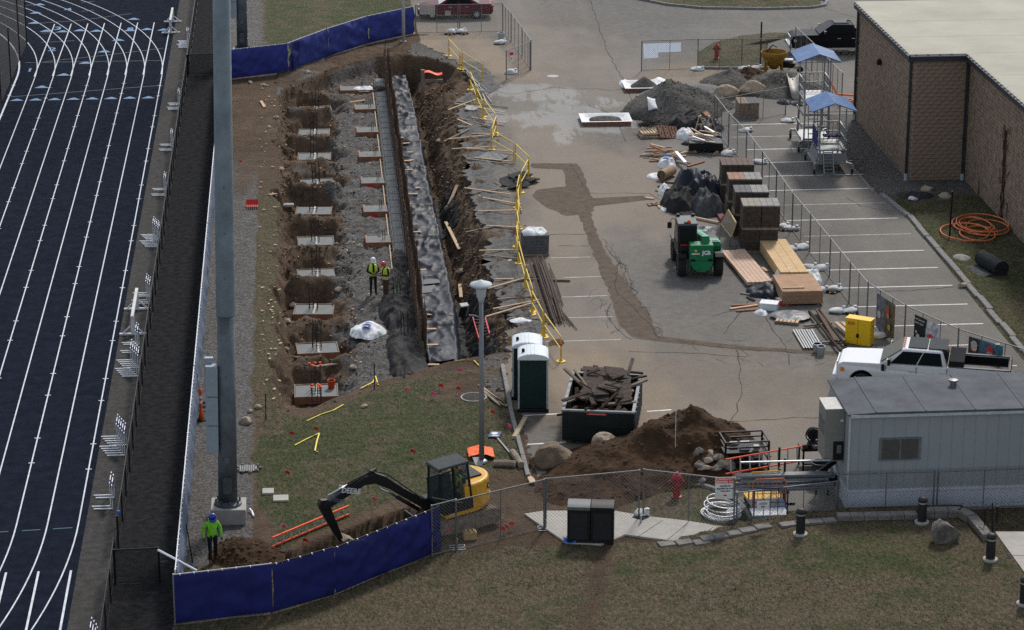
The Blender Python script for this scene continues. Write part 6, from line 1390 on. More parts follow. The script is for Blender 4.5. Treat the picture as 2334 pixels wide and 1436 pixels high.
lb_ = MB().box((DW / 2 - 0.05, -0.012, z0 + DH - 0.07), (0.75, 0.02, 0.07)).build('label_strip', m_red, t); text('label_text', 'MAXIMUM LOADING LEVEL', 0.05, m_white, lb_, (DW / 2 - 0.05, -0.024, z0 + DH - 0.07), (R(90), 0, 0), 0.001)
for sx in (0.25, DW - 0.25): MB().lathe([(0.11, -0.1), (0.11, 0.1)], 12, (sx, 0.3, 0.11), 'X').build('roller', m_dmr, t)
m_dark = M('demolition_timber', (0.04, 0.025, 0.017), 0.95, var=0.45, scale=3.5, bump=0.4); m_dsh = M('weathered_shingle_panel', (0.066, 0.051, 0.042), 0.95, var=0.35, scale=4, bump=0.5)
random.seed(5)
DG = 'broken timbers heaped in the dumpster'
cdump = Matrix.Translation(A) @ Matrix.Rotation(R(-11), 4, 'Z')
def indump(name, mb, mat, lab, cat, loc, rot, grp=None, bev=0.004):
    o = mb.build(name, mat, bev=bev); o.location = cdump @ Vector(loc); o.rotation_euler = (rot[0], rot[1], rot[2] + R(-11)); return tag(o, lab, cat, grp)
for k, (x, y, z, lx, ly, rx, ry, rz_) in enumerate(((0.95, 2.5, 1.25, 1.05, 3.0, 0.10, 0.05, 0.06), (1.55, 2.2, 1.32, 0.75, 1.3, -0.1, 0.1, -0.3), (2.0, 1.9, 1.22, 0.7, 1.8, 0.12, -0.22, 0.1), (1.7, 3.3, 1.45, 0.9, 0.8, 0.2, 0.2, 0.4), (1.2, 1.5, 1.3, 0.6, 0.5, 0.2, 0.1, 0.5))):
    t2 = thing('roof_panel', ['largest weathered boarded panel sloping up out of the dumpster', 'torn boarded panel piece in the middle of the dumpster load', 'boarded panel lying against the ribbed dumpster side', 'tilted boarded panel at the back of the dumpster load', 'small dark boarded piece on top of the dumpster load'][k], 'panel', cdump @ Vector((x * 1.07, y, z + 0.3))); t2.rotation_euler = (rx, ry, rz_ + R(-11))
    n = max(3, int(ly / 0.2))
    for j in range(n): MB().box((random.uniform(-0.04, 0.04), -ly / 2 + ly * (j + 0.5) / n, 0.004 * (j % 2)), (lx * random.uniform(0.88, 1.05), ly / n - 0.012, 0.05)).build('board', m_dsh, t2)
for k in range(62):
    x, y = random.uniform(0.25, 2.25), random.uniform(0.35, 4.0); ln = random.uniform(0.5, 1.5)
    indump('timber', MB().box((0, 0, 0), (ln, random.uniform(0.07, 0.2), random.uniform(0.035, 0.09))), m_dark if random.random() < 0.75 else m_owood, 'broken dark timber piece heaped in the black dumpster', 'timber', (x, y, random.uniform(0.85, 1.6) + 0.22 * (y > 1.6)), (random.uniform(-.35, .35), random.uniform(-.45, .45), random.uniform(0, 3.1)), DG)
for (x, y, z, ry, rz_, lab) in ((0.15, 3.3, 1.5, 0.5, -0.6, 'brown beam end jutting over the far left rim of the dumpster'), (2.25, 3.5, 1.75, -0.9, 1.2, 'splintered plank standing up at the back corner of the dumpster'), (2.5, 3.0, 1.4, -0.25, 0.5, 'thin pole jutting over the ribbed side of the dumpster')):
    indump('timber', MB().box((0, 0, 0), (1.1, 0.12, 0.09)), m_owood, lab, 'timber', (x, y, z), (0.2, ry, rz_))
indump('frame_timber', MB().box((0, 0, 0), (1.1, 0.07, 0.07)).box((-0.5, -0.4, 0), (0.07, 0.8, 0.07)).box((0.05, -0.4, 0), (0.07, 0.8, 0.07)), m_wood, 'pale stud frame lying near the front of the dumpster load', 'frame', (1.75, 1.15, 1.02), (0.05, 0.05, 0.05))
indump('white_rag', MB().lathe([(0, -0.08), (0.14, -0.03), (0.12, 0.06), (0, 0.1)], 9), m_wbag, 'white rag lying at the front inside corner of the dumpster', 'rag', (0.4, 0.4, 1.05), (0.3, 0.2, 0), bev=0.02)

# ================================================================= dirt mound, boulders, small dirt pile, gravel piles
m_mound = M('fresh_brown_soil', (0.048, 0.028, 0.016), 0.98, var=0.5, scale=1.8, bump=1.0, bscale=10, spec=0.1)
m_grey = M('grey_gravel_heap', (0.088, 0.085, 0.078), 0.98, var=0.55, scale=7, bump=1.0, bscale=18, spec=0.1)
def mound(name, label, cat, pts, mat, seed, rough=0.35, n=72, base=0.0, stones=0, stmat=None):
    """heap over several cones: pts (x, y, r, h, steep)"""
    xs = [p_[0] - p_[2] for p_ in pts] + [p_[0] + p_[2] for p_ in pts]; ys = [p_[1] - p_[2] * 1.2 for p_ in pts] + [p_[1] + p_[2] * 1.2 for p_ in pts]
    x0, x1, y0, y1 = min(xs), max(xs), min(ys), max(ys)
    def H(x, y):
        h = 0
        for cx, cy, r, hh in pts:
            d = math.hypot(x - cx, (y - cy) / 1.1) / r + 0.16 * nz(x * 0.9 + seed, y * 0.9) ; h = max(h, hh * max(0, 1 - d) ** 0.85)
        if h > 0: h *= 1 + rough * fbm(x * 1.3, y * 1.3, seed, 4); h += rough * 0.25 * fbm(x * 4.5, y * 4.5, seed + 2, 3) * min(1, h * 3)
        return max(h, -0.1)
    t_ = thing(name, label, cat, (0, 0, 0))
    MB().sheet(n, n, lambda u, v: (lerp(x0, x1, u), lerp(y0, y1, v), base - 0.05 + H(lerp(x0, x1, u), lerp(y0, y1, v)))).build('soil' if 'dirt' in name else 'heap', mat, t_, smooth=True)
    if stones:
        mb = MB(); bm2 = bmesh.new(); bmesh.ops.create_icosphere(bm2, subdivisions=1, radius=1); vv = [v.co.copy() for v in bm2.verts]; ff = [tuple(v.index for v in f.verts) for f in bm2.faces]; bm2.free()
        for k in range(stones):
            x, y = random.uniform(x0, x1), random.uniform(y0, y1); h = H(x, y)
            if h < 0.03: continue
            s = random.uniform(0.025, 0.085); mb.add([(x + v.x * s * random.uniform(.8, 1.3), y + v.y * s, base - 0.05 + h + v.z * s * 0.8) for v in vv], ff)
        stuff(mb.build('clods', stmat or mat, t_))
    return t_, H
qa, qb, qc, qd = G(1590, 1060), G(1500, 1075), G(1400, 1090), G(1340, 1110)
mnd, MH = mound('dirt_mound', 'large fresh brown dirt mound beside the dumpster', 'dirt mound', [(qa.x, qa.y + 1.0, 2.8, 2.0), (qb.x - 0.1, qb.y + 0.8, 2.7, 1.55), (qc.x, qc.y + 0.5, 2.6, 1.1), (qd.x, qd.y, 2.2, 0.5)], m_mound, 4, 0.32, 150, stones=700, stmat=M('soil_clod', (0.065, 0.041, 0.025), 0.98, var=0.4))
for k in range(34):
    px = random.uniform(1585, 1700); py = random.uniform(1080, 1112); q = G(px, py); r_ = rock('cobble', m_stone if k % 3 else m_tstone, (random.uniform(.1, .26), random.uniform(.1, .2), random.uniform(.08, .16)), k + 50, 2, mnd); r_.location = (q.x, q.y, max(0.02, MH(q.x, q.y)) + 0.05)
for k in range(9):
    q = G(random.uniform(1680, 1712), random.uniform(990, 1010)); r_ = rock('cobble', m_tstone, (0.14, 0.12, 0.1), k + 90, 2, mnd); r_.location = (q.x, q.y, 0.06)
q = G(1265, 1068); o = rock('boulder', M('brown_boulder', (0.15, 0.115, 0.08), 0.95, var=0.45, scale=2.0, bump=0.7, bscale=8), (0.82, 0.75, 0.52), 5, 4, rough=0.16); o.location = (q.x, q.y + 0.4, 0.3); o.rotation_euler = (0, 0, 0.4); tag(o, 'big brown boulder at the foot of the dirt mound by the kerb', 'boulder')
q = G(1222, 1062); o = rock('boulder', M('brown_boulder', (0.15, 0.115, 0.08)), (0.3, 0.26, 0.26), 15, 3); o.location = (q.x, q.y + 0.1, 0.12); tag(o, 'small dark boulder touching the big brown boulder', 'boulder')
q = G(1384, 1040); o = rock('boulder', m_tstone, (0.55, 0.4, 0.4), 25, 3); o.location = (q.x, q.y + 0.3, 0.45); tag(o, 'pale boulder half buried in the mound in front of the dumpster', 'boulder')
q = G(2155, 1240); z = hz(q.x, q.y); q = P(2157, 1240); o = rock('boulder', M('pale_streaked_boulder', (0.13, 0.12, 0.115), 0.95, var=0.6, scale=2.2, bump=0.8, bscale=7), (0.66, 0.5, 0.56), 8, 4, rough=0.22, flat=0.18); o.location = (q.x, q.y + 0.35, q.z + 0.26); o.rotation_euler = (0.1, -0.15, 0.9); tag(o, 'angular grey boulder lying on the lawn by the retaining wall', 'boulder')
q = G(555, 1268); mound('dirt_pile', 'small brown dirt pile beside the hoodie worker', 'dirt pile', [(q.x, q.y + 0.1, 1.25, 0.72), (q.x + 0.5, q.y + 0.05, 0.9, 0.4)], m_mound, 14, 0.35, 60, stones=160, stmat=M('soil_clod', (0.065, 0.041, 0.025)))
q = G(1535, 262); mound('gravel_pile', 'dark gravel pile with a white scrap on its side', 'gravel pile', [(q.x, q.y + 0.7, 2.9, 1.95), (q.x + 1.7, q.y + 2.2, 2.2, 1.0)], m_grey, 24, 0.15, 80, stones=500, stmat=M('gravel_stone', (0.13, 0.125, 0.115), 0.95, var=0.4))
o = MB().sheet(8, 8, lambda u, v: ((u - 0.5) * 0.75 * (1 - 0.3 * v), 0.9 * (v - 0.5), 0.12 * math.sin(3 * u + 2 * v))).build('white_scrap', m_wbag, thick=0.015, smooth=True); qq = G(1488, 237, 0.85); o.location = qq; o.rotation_euler = (R(38), 0, 0.2); tag(o, 'white plastic scrap lying on the dark gravel pile', 'scrap')
q = G(1600, 222); mound('gravel_pile', 'pale grey gravel spread low behind the dark gravel pile', 'gravel pile', [(q.x, q.y + 1.0, 2.6, 0.55), (q.x - 1.5, q.y + 1.0, 2.4, 0.5)], M('pale_gravel', (0.15, 0.145, 0.14), 0.98, var=0.5, scale=7, bump=1.0, bscale=18), 34, 0.15, 50)
q = G(1765, 205); mound('gravel_pile', 'grey gravel and brown debris heap under the yellow concrete bucket', 'gravel pile', [(q.x + 0.3, q.y + 0.4, 2.6, 1.2), (q.x - 2.4, q.y + 1.6, 1.9, 0.9)], m_grey, 44, 0.35, 60, stones=260, stmat=m_stone)
q = G(1708, 188); mound('debris_heap', 'brown soil and root debris heap beside the yellow concrete bucket', 'debris', [(q.x, q.y + 0.5, 2.0, 0.9)], m_mound, 48, 0.6, 50, stones=160, stmat=m_dark)
for px, py, s, lab in ((1655, 225, (0.85, 0.6, 0.5), 'pale angular boulder between the gravel pile and the brick pallet'), (1717, 218, (0.85, 0.6, 0.55), 'tan boulder sitting behind the tan brick pallet')):
    q = G(px, py); o = rock('boulder', m_tstone, s, int(px), 3, rough=0.15); o.location = (q.x, q.y + 0.3, 0.25); tag(o, lab, 'boulder')
q = G(1538, 1076); o = MB().tube([(0, 0, 0), (0, 0, 1.6)], 0.01, 6).build('survey_rod', m_white); o.location = (q.x, q.y, MH(q.x, q.y)); tag(o, 'thin white rod standing in the dirt mound behind the hydrant', 'rod')
# white blocks / lined mixing trays
def tray(label, px, py, w, d, dark):
    q = G(px, py); t_ = thing('mixing_tray', label, 'tray', (q.x, q.y, 0), R(-1))
    for (c_, d_) in (((w / 2, 0, 0.12), (w, 0.05, 0.24)), ((w / 2, d, 0.12), (w, 0.05, 0.24)), ((0, d / 2, 0.12), (0.05, d - 0.06, 0.24)), ((w, d / 2, 0.12), (0.05, d - 0.06, 0.24))): MB().box(c_, d_).build('side_board', M('brown_form_board', (0.20, 0.09, 0.055), 0.85, var=0.2), t_)
    MB().sheet(16, 16, lambda u, v: (w * (u * 1.08 - 0.04), d * (v * 1.08 - 0.04), 0.255 if min(u, v, 1 - u, 1 - v) < 0.09 else 0.10 + 0.02 * nz(u * 7, v * 7))).build('liner', m_wbag, t_, smooth=True)
    MB().sheet(14, 14, lambda u, v: (w * (0.5 + (u - 0.5) * 0.72), d * (0.5 + (v - 0.5) * 0.78), 0.06 + (dark * max(0, 1 - 2.2 * math.hypot(u - 0.5, v - 0.5)) + 0.13 * (math.hypot(u - 0.5, v - 0.5) < 0.48)))).build('mortar_heap', m_grey, t_, smooth=True)
    return t_
tray('shallow lined mixing tray with grey slurry on the lot', 1330, 288, 2.6, 1.9, 0.15)
tray('shallow lined mixing tray with a dark mortar heap near the site gate', 1428, 211, 2.3, 2.0, 0.55)
for lab, px, py, lx, ly, h_, s in (('white plastic sheet crumpled beside the slurry tray', 1465, 268, 0.6, 0.8, 0.3, 3), ('white plastic sheet draped over the corner of the mortar tray', 1505, 193, 0.8, 1.2, 0.5, 6), ('white plastic folded at the left of the mortar tray', 1425, 193, 0.35, 1.0, 0.35, 8)):
    q = G(px, py); t_ = thing('plastic_sheet', lab, 'tarp', (0, 0, 0)); drape('sheet', m_wbag, q.x, q.y, 0.0, lx, ly, h_, s, t_, nx=24, ny=24)
# front foreground: ladder, bins, box, scrap
def ladder(label, A, B, w, mat, tilt=(0, 0, 0), n=9, name='ladder', side=None):
    A, B = Vector(A), Vector(B); d = (B - A).normalized(); s_ = side or Vector((-d.y, d.x, 0)); t_ = thing(name, label, 'ladder', A)
    for k in (0, 1): MB().beam(s_ * w * k, B - A + s_ * w * k, 0.04, 0.11, s_.cross(d)).build('rail', mat, t_)
    for k in range(n): c_ = (B - A) * ((k + 0.5) / n); MB().beam(c_, c_ + s_ * w, 0.05, 0.035).build('rung', m_galv, t_)
    return t_
ladder('orange extension ladder lying on its side on the grass behind the dirt pile', G(620, 1246, 0.06), G(795, 1172, 0.06), 0.3, m_ora, side=Vector((0.05, 0.35, 0.93)).normalized(), n=10)
q = G(1349, 1242); t = thing('litter_bins', 'black double litter bin with curved tops at the end of the concrete walk', 'litter bin', (q.x, q.y + 0.35, 0.03), R(-9))
for k in (-1, 1):
    b_ = MB().box((k * 0.4, 0, 0.62), (0.78, 0.72, 1.24)).build('bin', m_blk, t, bev=0.02)
    n = 10; pr = [(-0.4, 0), (-0.4, 0.06)] + [(-0.4 + 0.8 * j / n, 0.06 + 0.13 * math.sin(math.pi * (0.12 + 0.76 * j / n))) for j in range(n + 1)] + [(0.4, 0.06), (0.4, 0)]
    l2 = MB().extr([(y_, z_) for y_, z_ in pr], -0.39, 0.39).build('lid', M('bin_lid_grey', (0.10, 0.11, 0.115), 0.4) if k < 0 else m_blk, b_, bev=0.01); l2.rotation_euler = (0, 0, R(90)); l2.location = (k * 0.4, 0, 1.24)
    MB().box((k * 0.4, -0.365, 0.65), (0.6, 0.012, 0.95)).build('front_panel', M('bin_panel', (0.018, 0.018, 0.02), 0.7), b_)
q = P(1298, 1238); o = MB().sheet(8, 6, lambda u, v: ((u - 0.5) * 0.42, (v - 0.5) * 0.34, 0.05 + 0.10 * (u - 0.5) ** 2 * 4 + 0.04 * v)).build('blue_scrap', M('bright_blue', (0.04, 0.17, 0.55), 0.5), thick=0.012, smooth=True); o.location = q; tag(o, 'bright blue plastic scrap in the grass beside the double litter bin', 'scrap')
q = P(1071, 1228); t = thing('tool_crate', 'tan plastic crate with cut-out handle on the grass behind the wire fence', 'crate', q, R(6)); MB().box((0, 0, 0.14), (0.46, 0.3, 0.28)).build('body', M('tan_plastic', (0.38, 0.26, 0.12), 0.7), t, bev=0.02)
for k in range(3): MB().box((-0.14 + 0.14 * k, 0, 0.30), (0.06, 0.25, 0.05)).build('lug', M('tan_plastic', (0.38, 0.26, 0.12)), t)
# lamp post with floodlight, and things at its foot
q = G(1098, 1056); t = thing('lamp_post', 'grey lamp post with a wide dish cap and a floodlight on a side arm', 'lamp post', (q.x, q.y, 0))
m_lp = M('lamp_grey', (0.19, 0.195, 0.21), 0.6, 0.1, 0.1); m_lp2 = M('lamp_pale', (0.42, 0.47, 0.50), 0.5, 0.0, 0.08)
MB().lathe([(0.2, 0), (0.22, 0.06), (0.2, 0.12), (0.1, 0.16)], 16).build('base', m_galv, t, smooth=True)
MB().lathe([(0.1, 0.1), (0.075, 6.3)], 14).build('shaft', m_lp, t, smooth=True)
MB().lathe([(0.09, 6.2), (0.12, 6.35), (0.16, 6.42), (0.2, 6.75), (0.21, 6.8)], 18).build('lantern', m_lp2, t, smooth=True)
MB().lathe([(0.2, 6.74), (0.42, 6.86), (0.38, 6.92), (0.14, 7.0), (0.08, 7.04), (0.0, 7.06)], 24).build('dish_cap', m_lp2, t, smooth=True)
MB().tube([(0, 0, 5.6), (-0.2, -0.05, 5.72), (-0.45, -0.05, 5.75)], 0.03, 6).build('side_arm', m_lp, t)
fl = MB().box((-0.66, -0.1, 5.98), (0.34, 0.22, 0.5), R(20), R(25)).build('floodlight', m_dgalv, t, bev=0.03); MB().box((-0.68, -0.23, 5.93), (0.28, 0.02, 0.42), R(20), R(25)).build('lens', m_glass, fl)
q = G(920, 98); t = thing('lamp_post', 'thin pale lamp post in front of the far navy fence', 'lamp post', (q.x, q.y, 0)); MB().lathe([(0.11, 0), (0.08, 9)], 12).build('shaft', M('pale_post', (0.42, 0.43, 0.44), 0.6), t, smooth=True); MB().lathe([(0.2, 0), (0.2, 0.12), (0.1, 0.15)], 12).build('base', m_conc, t)
q = G(1096, 1040); t = thing('folded_sign', 'orange folded sign cloth lying at the lamp post foot', 'sign', (q.x, q.y, 0.03)); MB().sheet(10, 8, lambda u, v: ((u - 0.5) * 0.95, (v - 0.5) * 0.9, 0.12 + 0.14 * (1 - abs(u - 0.45) * 2) + 0.03 * nz(u * 5, v * 5))).build('cloth', M('orange_cloth', (0.8, 0.14, 0.04), 0.7), t, thick=0.01); MB().box((0.05, -0.45, 0.06), (0.8, 0.06, 0.1)).build('foot_bar', m_blk, t)
t = thing('shovel', 'red-handled shovel leaning on the lamp post', 'shovel', (q.x, q.y - 0.6, 0)); MB().tube([(-0.1, -0.2, 0.2), (0.02, 0.5, 1.35)], 0.02, 6).build('handle', m_red, t); MB().sheet(5, 5, lambda u, v: (-0.26 + 0.24 * u - 0.1 * v, -0.45 + 0.35 * v, 0.04 + 0.2 * v)).build('blade', m_galv, t, thick=0.01)
q = G(1150, 1012); t = thing('parking_sign', 'blue and white sign on a post lying flat on the grass', 'sign', (q.x, q.y, 0.05), R(0)); a, b = G(1128, 995), G(1165, 1040)
MB().beam(a - q, b - q + Vector((0, 0, 0.02)), 0.06, 0.05).build('post', m_dgalv, t); pn = MB().box((a.x - q.x, a.y - q.y, 0.04), (0.42, 0.6, 0.02), R(-14)).build('panel', M('sign_blue', (0.02, 0.05, 0.16), 0.5), t); MB().lathe([(0.13, 0.052), (0.13, 0.056), (0, 0.057)], 16, (a.x - q.x, a.y - q.y + 0.08, 0)).build('white_disc', m_white, pn); MB().box((a.x - q.x, a.y - q.y - 0.16, 0.053), (0.24, 0.09, 0.006), R(-14)).build('white_mark', m_white, pn)
for lab, a, b in (('pale log lying on the dirt beside the sign post', (1126, 1056), (1176, 1058)), ('muddy log lying across the end of the pale log', (1168, 1030), (1188, 1060))):
    A_, B_ = G(*a, 0.12), G(*b, 0.14); o = MB().tube([A_, A_.lerp(B_, 0.5) + Vector((0, 0, 0.02)), B_], 0.13, 9).build('log', m_owood if 'pale' in lab else m_dark, smooth=False); tag(o, lab, 'log')
q = G(1212, 1100); o = MB().prism([(-0.1, -0.3), (0.12, -0.35), (0.1, 0.05), (0.0, 0.35), (-0.14, 0.2)], 0, 0.04).build('wood_scrap', m_wood, bev=0.005); o.location = (q.x, q.y, 0.1); tag(o, 'pale splintered wood scrap on the churned dirt', 'wood scrap')
# fire hydrants
def hydrant(label, p_, mat):
    t_ = thing('fire_hydrant', label, 'hydrant', p_)
    MB().lathe([(0.2, 0), (0.2, 0.05), (0.13, 0.07), (0.12, 0.5), (0.16, 0.52), (0.17, 0.58), (0.13, 0.6), (0.13, 0.68), (0.2, 0.7), (0.2, 0.74), (0.14, 0.84), (0.06, 0.9), (0.04, 0.9), (0.04, 0.97), (0, 0.98)], 18).build('barrel', mat, t_, smooth=False)
    for s_ in (-1, 1): MB().lathe([(0.075, 0.1), (0.075, 0.2), (0.05, 0.22), (0.03, 0.27), (0, 0.27)] if s_ > 0 else [(0.075, -0.1), (0.075, -0.2), (0.05, -0.22), (0.03, -0.27), (0, -0.27)], 10, (0, 0, 0.6), 'X').build('nozzle', mat, t_)
    MB().lathe([(0.1, -0.08), (0.1, -0.2), (0.06, -0.23), (0, -0.24)], 12, (0, 0, 0.52), 'Y').build('pumper_nozzle', mat, t_)
m_hyd = M('hydrant_red', (0.26, 0.018, 0.02), 0.5, var=0.2)
q = P(1542, 1134); hydrant('dark red fire hydrant on the small grass corner by the dirt mound', (q.x, q.y, 0.02), m_hyd)
q = G(1633, 138); hydrant('red fire hydrant on the dry grass island behind the far wire fence', (q.x, q.y, 0.12), m_hyd)
# ================================================================= chain-link temporary panels
m_sbag = M('sandbag_white', (0.55, 0.57, 0.58), 0.7, var=0.15, scale=6, bump=0.4)
def sandbag(px, py, label, grp='white sandbags on the fence feet', w=0.3, d=0.24, h=0.26, z=None, base=True):
    q = P(px, py) if z is None else G(px, py, z); s = int(px * 7 + py)
    t_ = thing('sandbag', label, 'sandbag', (q.x, q.y, q.z), R(s % 60 - 30), grp)
    o = rock('sack', m_sbag, (w * 1.05, d, h * 0.62), s % 97, 3, t_, rough=0.14); o.location = (0, 0, h * 0.34); o.data.polygons.foreach_set('use_smooth', [True] * len(o.data.polygons))
    MB().lathe([(0.02, 0), (0.05, 0.05), (0.09, 0.13), (0.0, 0.1)], 7, (w * 0.7, 0.02, h * 0.55)).build('tied_neck', m_sbag, t_, smooth=True)
    return t_
def foot(px, py, label, grp, yellow=True, rz=0.0):
    q = P(px, py); t_ = thing('rubber_foot_block', label, 'fence foot', q, rz, grp)
    MB().lathe([(0.36, 0), (0.36, 0.04), (0.27, 0.11), (0.0, 0.12)], 4).build('rubber_block', m_rubber, t_)
    if yellow: MB().box((0, -0.235, 0.06), (0.3, 0.05, 0.03), 0, R(35)).build('yellow_strip', m_yel, t_)
def wire_foot(px, py, label, grp=None):
    q = P(px, py); t_ = thing('wire_loop_stand', label, 'fence foot', q, 0, grp)
    MB().tube([(-0.26, -0.2, 0.03), (0.26, -0.2, 0.03), (0.26, 0.2, 0.03), (-0.26, 0.2, 0.03)], 0.022, 6, closed=True).tube([(-0.26, 0, 0.03), (0.26, 0, 0.03)], 0.022, 6).build('tube_frame', m_galv, t_); MB().tube([(0, 0, 0.02), (0, 0, 0.35)], 0.03, 6).build('socket', m_galv, t_)
def panel(label, a, b, h=1.83, mat=None, z0=None, z1=None, wire=None, verts=1, grp=None):
    A = P(*a) if z0 is None else G(*a, z0); B = P(*b) if z1 is None else G(*b, z1)
    L_ = (B.xy - A.xy).length; t_ = fence_run('wire_fence', label, 'fence', A.xy, B.xy, h, mat or m_dgalv, wire or m_gwire, max(L_, 0.5), 0.028, z0=A.z, z1=B.z, group=grp)
    for k in range(verts): x = L_ * (k + 1) / (verts + 1); MB().tube([(x, 0, 0.06 + (B.z - A.z) * x / L_), (x, 0, h + (B.z - A.z) * x / L_)], 0.018, 6).build('mid_post', mat or m_dgalv, t_)
    return t_
# foreground run
panel('wire fence panel between the navy windscreen end and the excavator tracks', (985, 1268), (1040, 1253), verts=0)
panel('wire fence panel standing in front of the tan crate', (1040, 1256), (1240, 1206), verts=1)
panel('wire fence panel behind the double litter bin', (1244, 1204), (1456, 1184), verts=1)
panel('wire fence panel with the red and white construction sign', (1466, 1182), (1672, 1206), verts=1)
panel('wire fence panel crossing in front of the platform carts', (1678, 1203), (1905, 1176), 1.3, verts=2)
panel('wire fence panel in front of the trailer left end', (1908, 1172), (2126, 1166), 1.5, verts=1, mat=m_dgalv)
panel('wire fence panel in front of the trailer by the handrail', (2134, 1166), (2345, 1158), 1.5, verts=1)
wire_foot(1042, 1250, 'wire loop fence foot beside the tan crate'); wire_foot(1244, 1206, 'wire loop fence foot beside the double litter bin'); wire_foot(1461, 1196, 'wire loop fence foot on the concrete walk')
foot(1461, 1183, 'black rubber fence foot with yellow ends on the concrete walk', None); foot(1678, 1196, 'black and yellow rubber fence foot beside the coiled white hose', None)
sandbag(1463, 1178, 'white sandbag on the fence foot at the concrete walk', None, 0.26, 0.24, 0.34); sandbag(1672, 1180, 'white sandbag beside the coiled white hose', None, 0.28, 0.26, 0.36)
q = P(1640, 1175); t = thing('hose_coil', 'coil of white hose on the grass by the cart kerb', 'hose', (q.x, q.y, 0.05))
MB().tube([((0.62 + 0.05 * math.sin(a * 0.7)) * math.cos(a) + 0.02 * a * 0.2, (0.72 + 0.06 * math.cos(a * 1.1)) * math.sin(a), 0.03 + 0.018 * a / 1.5 * (0.6 + 0.4 * math.sin(a * 0.5))) for a in [k * 0.25 for k in range(180)]], 0.022, 5).build('hose', m_alu, t, smooth=True)
def sign(label, p_, w, h, lines, rz=0.0, head=None, name='sign'):
    t_ = thing(name, label, 'sign', p_, rz); MB().box((0, 0, h / 2), (w, 0.012, h)).build('plate', m_white, t_, bev=0.004)
    if head:
        MB().box((0, -0.008, h * 0.84), (w * 0.92, 0.006, h * 0.24)).build('red_header', m_red, t_)
        for k, s_ in enumerate(head): text('header_text', s_, h * 0.10, m_white, t_, (0, -0.013, h * (0.895 - 0.11 * k)), (R(90), 0, 0), 0.001, bold=0.004)
    for k, s_ in enumerate(lines): text('sign_text', s_, h * 0.085, m_blk, t_, (0, -0.009, h * ((0.58 if head else 0.36) - 0.115 * k)), (R(90), 0, 0), 0.001, bold=0.003)
    return t_
q = P(1650, 1204); t = sign('white sign with red header reading construction personnel only on the wire fence', (q.x, q.y - 0.06, 1.12), 0.70, 0.80, ['PROPER PPE', 'REQUIRED BEYOND', 'THIS POINT'], R(-1), ['CONSTRUCTION', 'PERSONNEL ONLY'])
MB().box((0, -0.009, 0.13), (0.12, 0.004, 0.05)).build('red_logo', m_red, t)
q = P(1737, 1200); t = sign('small white restricted area sign on the wire fence before the carts', (q.x, q.y - 0.06, 0.98), 0.44, 0.32, ['RESTRICTED', 'AREA'], R(3))
MB().prism([(0.16 * math.cos(k * 0.449), 0.055 * math.sin(k * 0.449)) for k in range(14)], 0, 0.003).build('oval', M('sign_grey', (0.35, 0.36, 0.37), 0.6), t).rotation_euler = (R(90), 0, 0)
[c for c in KIDS(t) if c.name.startswith('oval')][0].location = (0, -0.008, 0.22)

# ================================================================= concrete walk, wall caps, bollards, rail
cw_ = struct(MB().prism(W2([(1195, 1175), (1240, 1168), (1400, 1168), (1470, 1180), (1560, 1190), (1700, 1212), (1722, 1218), (1660, 1236), (1560, 1240), (1425, 1222), (1370, 1246), (1290, 1240)]), -0.03, 0.07).build('concrete_walk', m_walk))
for a, b in (((1510, 1186), (1450, 1226)), ((1565, 1194), (1520, 1232)), ((1625, 1202), (1575, 1240))):
    A_, B_ = G(*a, 0.07), G(*b, 0.07); MB().beam(A_ + Vector((0, 0, 0.0005)), B_ + Vector((0, 0, 0.0005)), 0.02, 0.006).build('walk_joint', m_crack, cw_)
rw_ = struct(MB().prism([(G(2268, 1212, .45).x, G(2268, 1212, .45).y), (G(2345, 1212, .45).x, G(2345, 1212, .45).y), (G(2500, 1400, .45).x, G(2500, 1400, .45).y), (G(2345, 1318, .45).x, G(2345, 1318, .45).y)], 0.1, 0.46).build('concrete_walk', m_walk))
MB().beam(G(2300, 1266, 0.463), G(2350, 1266, 0.463), 0.015, 0.004).build('walk_joint', m_crack, rw_)
m_cap = M('wall_cap_block', (0.165, 0.155, 0.145), 0.9, var=0.3, scale=4, bump=0.4)
rt = thing('retaining_wall', 'low grey block retaining wall with stepped cap stones along the lawn', 'wall', (0, 0, 0))
caps = [(1520, 1240, 0.10), (1560, 1236, 0.14), (1600, 1236, 0.17), (1616, 1226, 0.22), (1646, 1221, 0.27), (1677, 1215, 0.32), (1705, 1208, 0.36), (1740, 1200, 0.40)]
for px, py, z in caps:
    q = G(px, py, z); MB().box((q.x, q.y + 0.1, z - 0.09), (0.56, 0.42, 0.18), R(14)).build('cap_stone', m_cap, rt, bev=0.02); MB().box((q.x, q.y + 0.12, z / 2 - 0.12), (0.52, 0.36, z), R(14)).build('wall_block', m_cap, rt)
segs = [(1778, 1195, 1815, 1190, 0.46), (1815, 1190, 1905, 1182, 0.50), (1908, 1172, 2090, 1168, 0.62), (2098, 1160, 2190, 1158, 0.72), (2190, 1158, 2214, 1172, 0.72), (2214, 1172, 2252, 1218, 0.66)]
for a, b, c, d, z in segs:
    A_, B_ = G(a, b, z), G(c, d, z); L_ = (B_ - A_).length; n = max(1, round(L_ / 0.46)); dv = (B_ - A_).normalized()
    for k in range(n):
        p0, p1 = A_.lerp(B_, k / n) + dv * 0.008, A_.lerp(B_, (k + 1) / n) - dv * 0.008; up_ = Vector((0, 0, -0.05))
        MB().beam(p0 + up_, p1 + up_, 0.36, 0.10).build('cap_stone', m_cap, rt, bev=0.012)
        for j in range(3): MB().beam(Vector((p0.x, p0.y, z - 0.19 - 0.18 * j)), Vector((p1.x, p1.y, z - 0.19 - 0.18 * j)), 0.31, 0.175).build('wall_block', m_cap, rt, bev=0.012)
